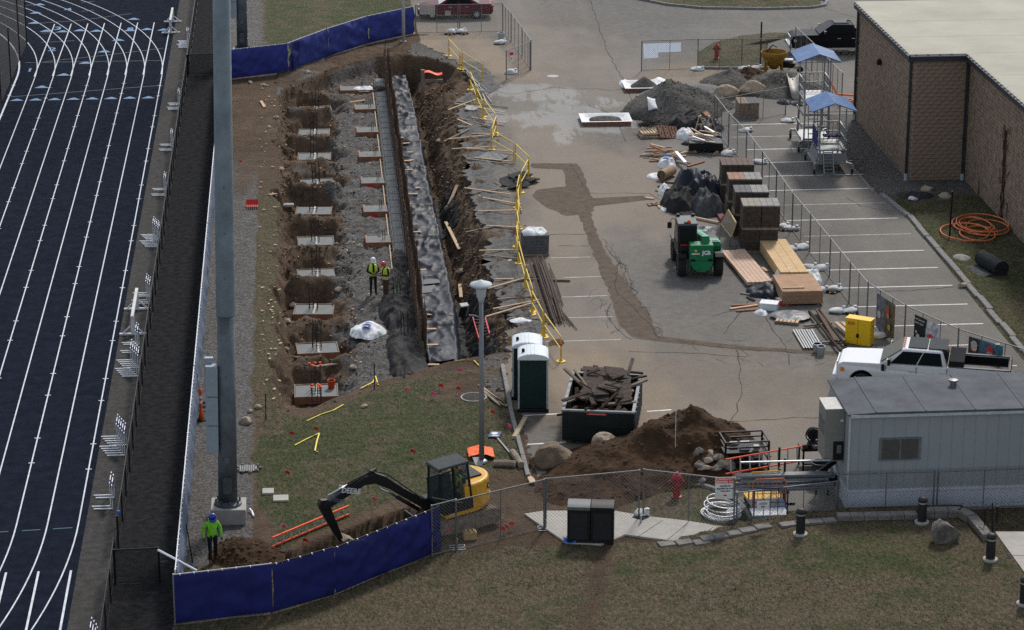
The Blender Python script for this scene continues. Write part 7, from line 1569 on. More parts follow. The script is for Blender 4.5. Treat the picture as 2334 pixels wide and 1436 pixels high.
def bollard(label, px, py):
    q = P(px, py); t_ = thing('bollard_light', label, 'bollard light', q)
    MB().lathe([(0.25, 0), (0.25, 0.07), (0.22, 0.08), (0, 0.08)], 16).build('concrete_foot', m_conc, t_); MB().lathe([(0.155, 0.06), (0.155, 0.72), (0.14, 0.72)], 18).build('shaft', M('bollard_bronze', (0.022, 0.023, 0.025), 0.6, 0.2), t_, smooth=False)
    MB().lathe([(0.135, 0.7), (0.135, 0.80)], 16).build('lens', M('bollard_lens', (0.3, 0.3, 0.28), 0.3), t_); MB().lathe([(0.165, 0.79), (0.165, 0.88), (0.13, 0.94), (0.06, 0.965), (0, 0.97)], 18).build('cap', M('bollard_cap', (0.03, 0.032, 0.035), 0.6, 0.2), t_, smooth=True)
bollard('dark bollard light on the lawn in front of the platform carts', 1824, 1219); bollard('dark bollard light on the lawn in front of the trailer', 2101, 1192); bollard('dark bollard light at the foot of the black handrail', 2257, 1277); bollard('dark bollard light on the lawn beside the pale walkway edge', 2334, 1378)
q = G(2210, 1190, .5); t = thing('handrail', 'short black steel handrail at the steps beside the retaining wall', 'handrail', (0, 0, 0)); a, b, c_ = G(2234, 1178, 0.9), G(2262, 1146, 1.5), G(2265, 1215, 0.5)
MB().tube([a, b, Vector((b.x + 0.03, b.y - 0.1, 0.5))], 0.03, 7).build('rail', m_blk, t); MB().tube([Vector((lerp(a.x, b.x, 0.45), lerp(a.y, b.y, 0.45), 1.15)), Vector((lerp(a.x, b.x, 0.45), lerp(a.y, b.y, 0.45), 0.0))], 0.025, 6).build('post', m_blk, t); MB().box((b.x + 0.16, b.y - 0.1, 1.1), (0.1, 0.06, 0.62)).build('loop', m_blk, t, bev=0.02)
# ================================================================= carts, pipes, ladder and bench by the trailer
def cart(label, px, py, deck, frame, rz=0.0, z=0.72):
    q = P(px, py); t_ = thing('platform_cart', label, 'cart', (q.x, q.y, 0.0), rz, None); w, d = 1.25, 0.7
    MB().box((0, 0, 0.30), (w, d, 0.09)).build('deck', deck, t_, bev=0.02); MB().box((0, -d / 2 - 0.01, 0.24), (w, 0.03, 0.14)).build('deck_edge', M('cart_blue_edge', (0.10, 0.19, 0.34), 0.6, var=0.2), t_)
    for sx in (-1, 1):
        for sy in (-1, 1): MB().lathe([(0.11, -0.03), (0.11, 0.03)], 12, (sx * 0.5, sy * 0.26, 0.11), 'Y').build('caster', m_rubber, t_)
    y = -d / 2 + 0.02; MB().tube([(-0.58, y, 0.3), (-0.58, y, 1.22), (-0.48, y, 1.34), (0.48, y, 1.34), (0.58, y, 1.22), (0.58, y, 0.3)], 0.027, 7).build('push_frame', frame, t_, smooth=True)
    for x in (-0.25, 0.25): MB().tube([(x, y, 0.32), (x, y, 1.33)], 0.015, 5).build('bar', frame, t_)
    MB().tube([(-0.58, y, 0.8), (0.58, y, 0.8)], 0.015, 5).build('bar', frame, t_)
    return t_
m_cy = M('cart_yellow', (0.62, 0.36, 0.04), 0.6, var=0.2); m_cb = M('cart_navy', (0.02, 0.03, 0.09), 0.5); m_co = M('cart_orange', (0.42, 0.12, 0.06), 0.5)
cart('platform cart with a yellow deck and yellow handle frame', 1737, 1148, m_cy, m_cy, R(4)); cart('platform cart with an orange handle frame between two other carts', 1748, 1165, M('cart_grey_deck', (0.3, 0.31, 0.32), 0.6), m_co, R(1)); cart('platform cart with a pale blue deck and navy handle frame behind the wire fence', 1752, 1186, M('cart_pale_deck', (0.55, 0.57, 0.6), 0.6), m_cb, R(-1))
PG = 'galvanised pipes on the pipe rack by the trailer'
t = thing('pipe_rack', 'dark pipe stand carrying galvanised pipes beside the trailer', 'rack', G(1786, 1150))
for y in (0, 1.1):
    MB().beam((0, y, 0), (0, y, 1.75), 0.07, 0.07).build('upright', m_blk, t); MB().beam((-0.4, y, 0.04), (0.4, y, 0.04), 0.08, 0.08).build('base', m_blk, t)
    for z in (0.6, 1.0): MB().beam((-0.02, y - 0.0, z), (-0.02, y - 0.35, z + 0.03), 0.05, 0.05).build('arm', M('rack_green', (0.01, 0.06, 0.035), 0.6), t)
rq = G(1786, 1150); random.seed(3)
for k in range(26):
    z = [0.66, 0.75, 0.84, 1.06, 1.15, 1.24][k % 6]; y = rq.y - 0.08 - 0.09 * (k % 4) + 0.02 * (k // 6); r_ = random.choice([0.03, 0.04, 0.055]); xa = rq.x - random.uniform(1.3, 1.9); xb = rq.x + random.uniform(0.9, 1.85)
    o = MB().tube([(xa, y, z), (xb, y - 0.05, z)], r_, 8).build('pipe', M('pipe_zinc', (0.2, 0.21, 0.225), 0.55, 0.3) if k % 4 else M('dull_pipe', (0.12, 0.135, 0.155), 0.55, 0.3), smooth=True); tag(o, 'galvanised steel pipe stacked on the rack between the carts and the trailer', 'pipe', PG)
o = MB().tube([(rq.x - 1.6, rq.y - 0.1, 1.68), (rq.x + 1.55, rq.y - 0.25, 1.72)], 0.035, 7).build('pipe', m_galv); tag(o, 'single thin pipe resting across the top of the pipe rack and the bin', 'pipe')
q = G(1650, 1085); t = thing('stake_cart', 'black steel mesh cart with a raised open bed carrying site gear', 'cart', (q.x, q.y, 0), R(3))
for x in (0.05, 1.65):
    for y in (0.05, 1.15): MB().beam((x, y, 0), (x, y, 1.25), 0.07, 0.07).build('leg', m_blk, t)
for z in (0.35, 0.85): MB().box((0.85, 0.6, z), (1.7, 1.2, 0.05)).build('shelf', m_blk, t)
for z in (1.05, 1.25):
    for a, b in (((0.05, 0.05), (1.65, 0.05)), ((1.65, 0.05), (1.65, 1.15)), ((1.65, 1.15), (0.05, 1.15)), ((0.05, 1.15), (0.05, 0.05))): MB().beam((*a, z), (*b, z), 0.05, 0.05).build('rail', m_blk, t)
GG = 'small gear on the black mesh cart'
for k in range(7):
    o = MB().box((0, 0, 0), (random.uniform(.15, .35), random.uniform(.15, .3), random.uniform(.1, .3))).build('gear_box', m_wbag if k % 3 == 0 else m_dgalv, bev=0.02); o.location = (q.x + 0.25 + 0.19 * k, q.y + random.uniform(0.2, 0.9), 1.0 if k % 2 else 0.5); tag(o, 'small box of gear lying on the black mesh cart', 'box', GG)
ladder('orange fibreglass ladder standing on edge against the black mesh cart', G(1655, 1080, 0.6), G(1828, 1050, 0.6), 0.52, M('ladder_orange', (0.75, 0.12, 0.05), 0.6), side=Vector((0, 0.3, 0.95)).normalized(), n=8)
q = G(1868, 1100); t = thing('trash_can', 'round dark grey trash can beside the trailer end', 'trash can', (q.x, q.y, 0)); MB().lathe([(0.24, 0), (0.3, 0.72), (0.34, 0.74), (0.34, 0.8), (0.3, 0.8), (0.28, 0.4), (0, 0.38)], 22).build('body', M('bin_slate', (0.035, 0.042, 0.05), 0.6), t, smooth=False)
for s_ in (-1, 1): MB().box((s_ * 0.34, 0, 0.62), (0.07, 0.16, 0.05)).build('handle', M('bin_slate', (0.035, 0.042, 0.05)), t)
text('bin_mark', 'Brute', 0.1, m_red, t, (0, -0.305, 0.52), (R(84), 0, 0), 0.002)
q = G(1829, 1075); t = thing('work_bench', 'black work bench loaded with tools beside the trailer', 'bench', (q.x, q.y, 0), R(2))
MB().box((0.5, 0.4, 0.8), (1.05, 0.8, 0.06)).build('top', m_blk, t)
for x in (0.03, 0.97):
    for y in (0.05, 0.75): MB().box((x, y, 0.4), (0.06, 0.06, 0.78)).build('leg', m_blk, t)
MB().box((0.5, 0.4, 0.25), (0.95, 0.7, 0.05)).build('shelf', m_blk, t)
t = thing('cable_reel', 'black spoked cable reel standing on the work bench', 'reel', (q.x + 0.45, q.y + 0.45, 0.83)); 
rl = MB().lathe([(0.3, -0.02), (0.3, 0.02), (0.26, 0.02), (0.26, -0.02)], 24, (0, 0, 0.42), 'Y', cap=False); [rl.beam((0, 0, 0.42), (0.28 * math.cos(k * 0.785), 0, 0.42 + 0.28 * math.sin(k * 0.785)), 0.03, 0.03, (0, 1, 0)) for k in range(8)]; rl.build('flange', m_blk, t); MB().lathe([(0.22, 0.02), (0.22, 0.26)], 16, (0, 0, 0.42), 'Y').build('drum', m_rubber, t); MB().lathe([(0.26, 0), (0.2, 0.16), (0.12, 0.2)], 12).build('stand', m_blk, t)
for k in range(6):
    o = MB().box((0, 0, 0), (0.2, 0.16, 0.14)).build('tool', [m_dark, m_blk, m_dgalv][k % 3], bev=0.03); o.location = (q.x + 0.1 + 0.17 * k, q.y + 0.15 + 0.1 * (k % 2), 0.9); o.rotation_euler = (0, 0, k); tag(o, 'small hand tool lying on the black work bench', 'tool', 'tools on the work bench')
q = G(1880, 1128); t = thing('steel_bracket', 'black steel bracket assembly leaning before the trailer skirt', 'bracket', (q.x, q.y, 0)); MB().beam((-0.4, 0, 0.75), (0.75, -0.15, 0.45), 0.1, 0.42).build('plate', m_blk, t); MB().beam((-0.4, 0.05, 0.7), (0.5, 0.5, 1.15), 0.08, 0.2).build('arm', m_blk, t); MB().beam((0.1, 0, 0), (0.1, 0, 0.6), 0.06, 0.06).beam((-0.3, 0.1, 0), (-0.3, 0.1, 0.7), 0.06, 0.06).build('leg', m_blk, t)
# ================================================================= site trailer
m_tr = M('trailer_blue_grey', (0.255, 0.285, 0.305), 0.6, 0.05, 0.05, 1.0); m_trr = M('trailer_roof', (0.07, 0.077, 0.09), 0.85, 0.0, 0.35, 0.8, bump=0.1); m_skirt = M('trailer_skirt', (0.46, 0.50, 0.56), 0.6, 0.0, 0.06)
t = thing('site_trailer', 'long pale blue-grey site trailer with a sliding window and white skirt', 'trailer', (18.9, 85.75, 0)); TL, TWd = 14.0, 3.55
MB().box((TL / 2, TWd / 2, 2.14), (TL, TWd, 2.86)).build('wall', m_tr, t)
for k in range(34): MB().box((0.35 + k * 0.41, -0.004, 2.14), (0.012, 0.012, 2.84)).build('wall_seam', M('trailer_seam', (0.235, 0.262, 0.28), 0.6), t)
MB().box((TL / 2, -0.01, 0.74), (TL + 0.02, 0.05, 0.09)).build('base_trim', m_skirt, t); MB().box((0.0, -0.012, 2.14), (0.06, 0.05, 2.86)).build('corner_trim', M('corner_pale', (0.4, 0.43, 0.45), 0.5), t)
MB().box((TL / 2, 0.03, 0.35), (TL - 0.06, 0.03, 0.72)).build('skirt', m_skirt, t); MB().box((0.03, TWd / 2, 0.35), (0.03, TWd - 0.06, 0.72)).build('skirt', m_skirt, t); MB().box((-0.012, TWd / 2, 0.74), (0.05, TWd, 0.09)).build('base_trim', m_skirt, t)
MB().extr([(-0.1, 3.56), (-0.1, 3.62), (1.0, 3.68), (TL, 3.68), (TL, 3.56)], -0.1, TWd + 0.1).build('roof', m_trr, t, bev=0.02); MB().box((TL / 2, -0.115, 3.55), (TL, 0.03, 0.1)).build('eave_trim', M('corner_pale', (0.4, 0.43, 0.45)), t)
for k in range(8): MB().box((0.9 + 1.75 * k, TWd / 2, 3.685), (0.05, TWd + 0.16, 0.03)).build('roof_seam', M('roof_seam_grey', (0.085, 0.092, 0.105), 0.85), t)
for x in (4.2, 8.8): MB().lathe([(0.12, 3.66), (0.12, 3.85), (0.17, 3.86), (0.17, 3.92), (0, 3.95)], 12, (x, 2.4, 0)).build('roof_vent', m_dgalv, t)
wf = MB().box((1.80, -0.02, 2.28), (1.46, 0.06, 0.84)).build('window', M('window_frame_grey', (0.13, 0.14, 0.145), 0.5), t)
for x in (1.47, 2.13): MB().box((x, -0.045, 2.28), (0.62, 0.03, 0.72)).build('pane', M('dusty_pane', (0.075, 0.072, 0.07), 0.35, var=0.15), wf)
MB().box((1.80, -0.055, 2.28), (0.05, 0.03, 0.76)).build('mullion', M('window_frame_grey', (0.13, 0.14, 0.145)), wf)
ac = MB().box((-0.36, 1.35, 2.55), (0.7, 1.2, 1.95)).build('air_conditioner', M('ac_beige_grey', (0.19, 0.19, 0.175), 0.6, 0.1, 0.08), t, bev=0.02); MB().box((-0.36, 1.35, 3.535), (0.72, 1.22, 0.02)).build('top', M('ac_top', (0.42, 0.41, 0.38), 0.6), ac)
MB().box((-0.22, 0.74, 1.98), (0.36, 0.03, 0.7)).build('open_panel', m_blk, ac); MB().box((-0.2, 0.72, 2.05), (0.16, 0.05, 0.3)).build('control_box', m_dgalv, ac)
for k in range(8): MB().box((-0.715, 1.35, 2.5 + 0.08 * k), (0.02, 1.0, 0.035)).build('louvre', m_dgalv, ac)
MB().box((-0.12, 0.742, 3.1), (0.1, 0.012, 0.08)).build('nameplate', m_white, ac)
# ================================================================= long wire fence through the lot, banners, sandbags
fl_ = [(1628, 292), (1660, 334), (1700, 376), (1736, 425), (1768, 470), (1805, 525), (1845, 575), (1890, 632), (1935, 690), (1975, 738), (2060, 792), (2180, 848), (2340, 900)]
for i, (a, b) in enumerate(zip(fl_, fl_[1:])):
    near = ['by the crumpled black sheeting', 'by the lumber on the black box', 'beside the farthest brick stack', 'beside the brick stack with red-brown tops', 'beside the two-high brick stack', 'behind the brick stack foot', 'behind the long lumber stacks', 'behind the plywood stack', 'beside the flat lumber pallet', 'beside the yellow cabinet', 'behind the white pickup hood', 'behind the white pickup bed'][i]
    panel('wire fence panel in the long run ' + near, a, b, 1.83, m_dgalv, verts=1 if i < 9 else 2)
SB = 'white sandbags along the long wire fence'
for px, py in ((1700, 300), (1660, 352), (1732, 372), (1783, 520), (1803, 524), (1830, 566), (1802, 570), (1845, 612), (1872, 614), (1828, 650), (1902, 662), (1870, 664), (1910, 712), (1938, 712), (2005, 768)):
    sandbag(px, py, 'white sandbag lying at the foot of the long wire fence', SB, 0.4, 0.3, 0.24)
for px, py in ((1783, 524), (1895, 666), (1940, 716)): foot(px, py, 'black rubber fence foot under sandbags along the long wire fence', 'rubber feet of the long wire fence')
def banner(label, a, b, h, z, cols, face=None, lines=()):
    A_, B_ = G(*a, z), G(*b, z); L_ = (B_ - A_).length; t_ = thing('banner', label, 'banner', A_, math.atan2(B_.y - A_.y, B_.x - A_.x)); n = len(cols)
    for k, c in enumerate(cols):
        MB().sheet(8, 8, lambda u, v: (L_ * (k + u) / n, -0.05 - 0.07 * math.sin(math.pi * v) * math.sin(math.pi * (k + u) / n), h * (v - 0.12 * (1 - v) * math.sin(math.pi * (k + u) / n)))).build('print_panel', M('banner_%d_%d' % (int(A_.x * 10), k), c, 0.6, var=0.65, scale=5.0), t_, smooth=True)
    for k, s_ in enumerate(lines): text('banner_text', s_, h * 0.11, m_white, t_, (L_ * 0.22, -0.09, h * (0.9 - 0.13 * k)), (R(90), 0, 0), 0.001)
    for (u, v, r_, c) in face or (): o = MB().lathe([(0, 0.012), (r_ * 0.9, 0.008), (r_, 0)], 14).build('print_spot', M('print_%.2f_%.2f_%.2f' % c, c, 0.6, var=0.2), t_); o.rotation_euler = (R(90), 0, 0); o.location = (L_ * u, -0.13, h * v)
    return t_
banner('tall printed banner hanging on the wire fence beside the yellow cabinet', (1998, 742), (2040, 771), 1.45, 0.22, [(0.10, 0.11, 0.14), (0.09, 0.075, 0.05)], [(0.72, 0.72, 0.13, (0.45, 0.03, 0.03)), (0.72, 0.58, 0.12, (0.3, 0.16, 0.11)), (0.25, 0.45, 0.16, (0.35, 0.37, 0.42)), (0.6, 0.4, 0.1, (0.04, 0.08, 0.25)), (0.8, 0.25, 0.13, (0.3, 0.3, 0.05))])
banner('black and white printed banner on the wire fence above the pickup roof', (2084, 779), (2142, 806), 1.2, 0.45, [(0.012, 0.012, 0.013), (0.34, 0.34, 0.36)], [(0.7, 0.42, 0.2, (0.5, 0.03, 0.03)), (0.22, 0.3, 0.12, (0.4, 0.4, 0.42)), (0.15, 0.45, 0.06, (0.4, 0.4, 0.42))], ('Your journey', 'starts here'))
banner('sagging printed banner on the wire fence behind the pickup bed', (2208, 806), (2286, 830), 0.75, 0.95, [(0.03, 0.03, 0.035), (0.04, 0.09, 0.13), (0.05, 0.13, 0.18)], [(0.2, 0.5, 0.16, (0.42, 0.27, 0.2)), (0.2, 0.66, 0.17, (0.3, 0.3, 0.32)), (0.66, 0.62, 0.17, (0.42, 0.03, 0.03)), (0.66, 0.42, 0.15, (0.36, 0.2, 0.15))])
# yellow cabinet, buckets, debris on the lot
q = G(1938, 790); t = thing('flammables_cabinet', 'bright yellow metal storage cabinet beside the long wire fence', 'cabinet', (q.x + 0.45, q.y + 0.35, 0), R(-32)); m_cab = M('cabinet_yellow', (0.72, 0.45, 0.015), 0.45, 0.0, 0.05)
MB().box((0, 0, 0.57), (1.1, 0.5, 1.1)).build('body', m_cab, t, bev=0.015); MB().box((0, 0, 1.125), (1.12, 0.52, 0.02)).build('top', m_cab, t)
MB().box((-0.3, -0.256, 0.93), (0.3, 0.008, 0.13)).build('warning_label', M('label_red_yellow', (0.5, 0.15, 0.02), 0.6, var=0.4), t); MB().box((0.0, -0.256, 0.42), (0.12, 0.012, 0.16)).build('latch', m_blk, t); MB().box((0.0, -0.253, 0.57), (0.012, 0.006, 1.05)).build('door_gap', m_blk, t); MB().box((0.556, 0, 0.85), (0.008, 0.08, 0.06)).build('side_vent', m_blk, t)
for px, py, lab in ((1862, 803, 'white lidded plastic bucket behind another bucket on the lot'), (1871, 809, 'white lidded plastic bucket beside the short steel bars')):
    q = G(px, py); bucket(lab, (q.x, q.y, 0), m_pwh, M('lid_white', (0.6, 0.62, 0.65), 0.5), 0.4, 0.17)
random.seed(11)
def bars(label, segs_, w, mat, h=0.05):
    t_ = thing('bar_stack', label, 'bars', (0, 0, 0))
    for a, b, c, d in segs_: MB().beam(G(a, b, 0.05 + random.random() * 0.05), G(c, d, 0.05 + random.random() * 0.05), w, h).build('bar', mat, t_)
bars('short grey steel channel bars fanned on the lot beside the buckets', [(1808 + 6 * k, 752 - (k % 2), 1833 + 6 * k, 794) for k in range(8)], 0.07, m_dgalv)
for a, b, c, d, lab, mt in ((1844, 712, 1915, 802, 'long rusty angle bar lying diagonally on the lot', m_dark), (1866, 710, 1928, 790, 'second long rusty bar crossing the timbers on the lot', m_dark), (1862, 708, 1905, 780, 'wide rusty plate bar between two long bars on the lot', m_rebar), (1832, 746, 1896, 740, 'brown timber bearer under the far ends of the rusty bars', m_owood), (1868, 785, 1940, 777, 'brown timber bearer under the near ends of the rusty bars', m_owood),
                            (1905, 738, 1930, 760, 'short pale lumber piece beside the yellow cabinet', m_wood), (1920, 738, 1940, 758, 'second short pale lumber piece beside the yellow cabinet', m_wood)):
    board(a, b, c, d, 0.16 if mt is m_wood or 'plate' in lab else 0.1, 0.08, mt, lab, None, 'beam', 0.03 if 'bearer' in lab else 0.12, 0.03 if 'bearer' in lab else 0.12)
q = G(1800, 735); t = thing('pallet', 'small wooden pallet half covered with grey plastic on the lot', 'pallet', (q.x, q.y + 0.2, 0), R(-22))
for k in range(6): MB().box((-0.42 + 0.17 * k, 0, 0.13), (0.12, 1.1, 0.025)).build('slat', m_wood, t)
for y in (-0.45, 0, 0.45): MB().box((0, y, 0.06), (1.05, 0.09, 0.1)).build('runner', m_owood, t)
t = thing('plastic_sheet', 'grey crumpled plastic film lying on the small wooden pallet', 'tarp', (0, 0, 0)); drape('film', M('grey_film', (0.10, 0.105, 0.115), 0.45, var=0.4), q.x + 0.15, q.y + 0.6, 0.12, 0.85, 0.75, 0.2, 53, t)
q = G(1755, 708); t = thing('foam_box', 'white foam box with scraps beside the plywood stack', 'box', (q.x, q.y + 0.2, 0), R(-20)); MB().box((0, 0, 0.15), (0.75, 0.55, 0.3)).build('body', m_pwh, t, bev=0.02); MB().box((0, 0, 0.315), (0.79, 0.59, 0.04)).build('lid', M('lid_white', (0.6, 0.62, 0.65)), t, bev=0.01)
q = G(1790, 697); t = thing('cooler', 'red and white box behind the white foam box', 'box', (q.x, q.y + 0.2, 0), R(12)); MB().box((0, 0, 0.12), (0.55, 0.4, 0.24)).build('body', m_red, t, bev=0.02); MB().box((0, 0, 0.25), (0.57, 0.42, 0.04)).build('lid', m_white, t)
q = G(1735, 712); bag('plastic_bag', 'small white plastic bag beside the foam box', 'bag', 1735, 714, 0.0, 0.3, 0.35, 0.3, 3, False)
# lumber and plywood stacks
def lumber(label, a, b, w, h, nx_l, nz_l, mat):
    A_, B_ = G(*a), G(*b); d = B_ - A_; L_ = d.length; t_ = thing('lumber_stack', label, 'lumber', A_, math.atan2(d.y, d.x))
    for i in range(nx_l):
        for k in range(nz_l): MB().box((L_ / 2 + random.uniform(-0.06, 0.06), w * (i + 0.5) / nx_l, 0.09 + h * (k + 0.5) / nz_l), (L_, w / nx_l - 0.012, h / nz_l - 0.008)).build('board', mat, t_, bev=0.004)
    for x in (0.4, L_ - 0.4): MB().box((x, w / 2, 0.04), (0.1, w, 0.08)).build('bearer', m_owood, t_)
lumber('flat stack of pinkish boards beside the telehandler', (1715, 664), (1664, 590), 1.15, 0.16, 6, 2, M('pinkish_lumber', (0.50, 0.35, 0.26), 0.8, var=0.18, scale=4))
t = [o for o in bpy.data.objects if o.get('label', '').startswith('flat stack of pinkish')][0]; t.location = G(1760, 652); t.rotation_euler = (0, 0, math.atan2(G(1705, 588).y - G(1760, 652).y, G(1705, 588).x - G(1760, 652).x))
lumber('tall stack of yellow lumber beams by the long wire fence', (1842, 648), (1790, 572), 1.25, 0.5, 3, 3, M('yellow_lumber', (0.52, 0.36, 0.19), 0.8, var=0.12, scale=3))
q = G(1784, 700); q2 = G(1876, 697); t = thing('plywood_stack', 'thick stack of plywood sheets with a plank on top', 'plywood', (q.x, q.y, 0), R(0)); wq = (q2 - q).length; m_plt = M('plywood_top', (0.34, 0.21, 0.13), 0.85, var=0.2, scale=2); m_ple = M('plywood_edge', (0.30, 0.19, 0.12), 0.85, var=0.25, scale=14)
for k in range(9): MB().box((wq / 2 + random.uniform(-.015, .015), 1.35 + random.uniform(-.02, .02), 0.12 + 0.065 * k), (wq, 2.5, 0.06)).build('plywood_sheet', m_ple if k < 8 else m_plt, t)
for x in (0.2, wq - 0.2): MB().box((x, 1.3, 0.04), (0.1, 2.3, 0.08)).build('bearer', m_owood, t)
o = MB().box((0, 0, 0), (0.95, 0.12, 0.05)).build('plank', m_wood); o.location = (q.x + 0.55, q.y + 0.55, 0.70); tag(o, 'thin plank lying on top of the plywood stack', 'plank')
for lab, px, py, lx, ly, h_, m_, s, z in (('white plastic sheet draped between the lumber and plywood stacks', 1800, 640, 0.9, 0.7, 0.75, m_wbag, 13, 0), ('black plastic sheet bunched in front of the lumber stacks', 1745, 668, 0.85, 0.9, 0.55, m_plas, 19, 0), ('white plastic hanging behind the plywood stack by the fence', 1852, 640, 0.4, 1.2, 0.7, m_wbag, 29, 0), ('grey plastic bag crumpled against the plywood stack side', 1787, 688, 0.25, 0.45, 0.35, M('grey_film', (0.10, 0.105, 0.115)), 31, 0)):
    q = G(px, py, z); t = thing('plastic_sheet', lab, 'tarp', (0, 0, 0)); drape('sheet', m_, q.x, q.y, z, lx, ly, h_ * 1.3, s, t)
# brick stacks
def bricks(label, px, py, w, d, layers, levels, mat, top, rz=0.0, top2=None, split=2):
    q = G(px, py); t_ = thing('brick_stack', label, 'bricks', (q.x, q.y, 0), rz)
    z = 0.0
    for lv in range(levels):
        MB().box((w / 2 + 0.05 * lv, d / 2, z + 0.05), (w, d, 0.1)).build('pallet', m_owood, t_); z += 0.10
        for k in range(layers):
            for i in range(split):
                ww = w / split - 0.02
                MB().box((w * (i + 0.5) / split + 0.06 * lv + random.uniform(-0.012, 0.012), d / 2 + random.uniform(-0.015, 0.015), z + 0.1 * k + 0.05), (ww, d, 0.094)).build('brick_layer', mat, t_, bev=0.006)
        z += 0.1 * layers
    for i in range(6):
        for j in range(2): MB().box((w * (i + 0.5) / 6 + 0.06 * (levels - 1), d * (j + 0.5) / 2, z + 0.03), (w / 6 - 0.012, d / 2 - 0.012, 0.06)).build('paver', (top2 if top2 and i >= 3 else top), t_, bev=0.006)
    return t_
m_bk = M('dark_brick', (0.062, 0.050, 0.042), 0.9, var=0.45, scale=5, bump=0.4); m_bt1 = M('red_brown_paver', (0.27, 0.16, 0.115), 0.85, var=0.25, scale=3); m_bt2 = M('grey_paver', (0.24, 0.235, 0.225), 0.85, var=0.2, scale=3); m_bt3 = M('slate_paver', (0.12, 0.12, 0.125), 0.85, var=0.2)
bricks('two-high dark brick stack with pale tan tops by the lumber', 1688, 576, 1.72, 1.35, 10, 2, m_bk, M('tan_paver', (0.25, 0.23, 0.19), 0.85, var=0.2), R(-4), m_bt2)
bricks('two-high dark brick stack with half slate half pale tops', 1670, 543, 1.6, 1.3, 10, 2, m_bk, m_bt3, R(-4), m_bt2)
bricks('two-high dark brick stack with red-brown and grey tops', 1656, 512, 1.6, 1.3, 10, 2, m_bk, m_bt1, R(-4), m_bt2)
bricks('lower dark brick stack with dull red tops beside the black sheeting', 1640, 468, 1.6, 1.3, 9, 2, m_bk, M('dull_red_paver', (0.12, 0.085, 0.075), 0.85, var=0.2), R(-4))
bricks('small tan brick pallet behind the fence near the boulders', 1683, 270, 1.15, 1.5, 7, 1, M('tan_brick', (0.24, 0.18, 0.135), 0.9, var=0.35), M('tan_brick', (0.24, 0.18, 0.135)), R(-2), m_bt3)
# black sheeting heap and debris
for lab, px, py, lx, ly, h_, m_, s in (('large glossy black plastic sheet pulled over goods beside the brick stacks', 1588, 452, 1.5, 2.2, 1.9, m_plas, 61), ('crumpled dark fabric heap below the glossy black sheet', 1555, 470, 1.2, 1.5, 1.2, m_geo, 67), ('grey crumpled fabric at the foot of the glossy black sheet', 1610, 480, 0.95, 1.3, 1.3, M('grey_fabric', (0.06, 0.063, 0.066), 0.8, var=0.3), 71),
        ('black crumpled sheeting beside the gravel pile', 1570, 288, 1.3, 1.4, 1.0, m_geo, 73), ('dark plastic sheeting spilling toward the wire fence', 1612, 292, 0.9, 1.3, 0.7, m_plas, 79), ('dark cloth bundle lying at the foot of the sheeting heap', 1565, 494, 0.5, 0.7, 0.3, m_geo, 83), ('grey plastic wrapped bundle beside the telehandler mast', 1605, 532, 0.65, 0.9, 0.45, M('grey_white_film', (0.22, 0.225, 0.23), 0.5, var=0.5), 87)):
    q = G(px, py); t = thing('sheeting_heap', lab, 'tarp', (0, 0, 0)); drape('sheet', m_, q.x, q.y, 0.0, lx, ly, h_ * 1.35, s, t, nx=52, ny=52)
for lab, px, py, lx, ly, h_, s in (('white woven bulk bag with blue print beside the cardboard tube', 1520, 378, 0.5, 0.75, 0.8, 91), ('white plastic scrap against the black sheeting heap', 1516, 440, 0.4, 0.7, 0.7, 93), ('grey-white full sack between pallets and lumber', 1560, 312, 0.55, 0.7, 0.75, 95)):
    bag('bulk_bag', lab, 'bag', px, py, 0.0, lx, ly, h_, s, 'blue' in lab)
def pal(label, px, py, rz, rx, ry, mat, z=0.1):
    q = G(px, py); t_ = thing('pallet', label, 'pallet', (q.x, q.y, z)); t_.rotation_euler = (rx, ry, rz)
    for k in range(7): MB().box((-0.5 + 0.166 * k, 0, 0.10), (0.11, 1.0, 0.022)).build('slat', mat, t_)
    for y in (-0.45, 0, 0.45): MB().box((0, y, 0.045), (1.1, 0.08, 0.09)).build('runner', mat, t_)
    for k in range(4): MB().box((-0.5 + 0.33 * k, 0, -0.008), (0.11, 1.0, 0.018)).build('slat', mat, t_)
pal('weathered pallet stack with twigs beside the black sheeting', 1480, 312, R(3), 0, 0, m_owood, 0.03); pal('upper weathered pallet lying on another pallet', 1482, 310, R(5), 0, 0, m_wood, 0.18); pal('red-brown pallet tilted against the other pallets', 1522, 312, R(10), R(28), R(8), M('red_pallet', (0.16, 0.08, 0.06), 0.9, var=0.3), 0.2)
tw = MB(); random.seed(9); q = G(1480, 304)
for k in range(70): a = random.uniform(0, 6.28); c_ = Vector((q.x + random.uniform(-.5, .5), q.y + random.uniform(-.3, .5), 0.34 + random.uniform(0, 0.25))); dv = Vector((math.cos(a), math.sin(a), random.uniform(-.3, .4))) * random.uniform(0.2, 0.5); tw.tube([c_ - dv, c_ + dv], 0.012, 4)
stuff(tag(tw.build('twigs', m_dark), 'tangle of dark twigs on the weathered pallets', 'twigs'))
q = G(1570, 350); t = thing('black_crate', 'long low black box stacked with loose lumber by the wire fence', 'box', (q.x, q.y, 0), R(-6)); MB().box((0.9, 0.5, 0.36), (1.8, 1.0, 0.42)).build('body', m_blk, t, bev=0.02)
for x in (0.3, 1.5): MB().box((x, 0.5, 0.08), (0.16, 1.0, 0.15)).build('bearer', m_wood, t)
LG = 'loose lumber pieces on the long black box'
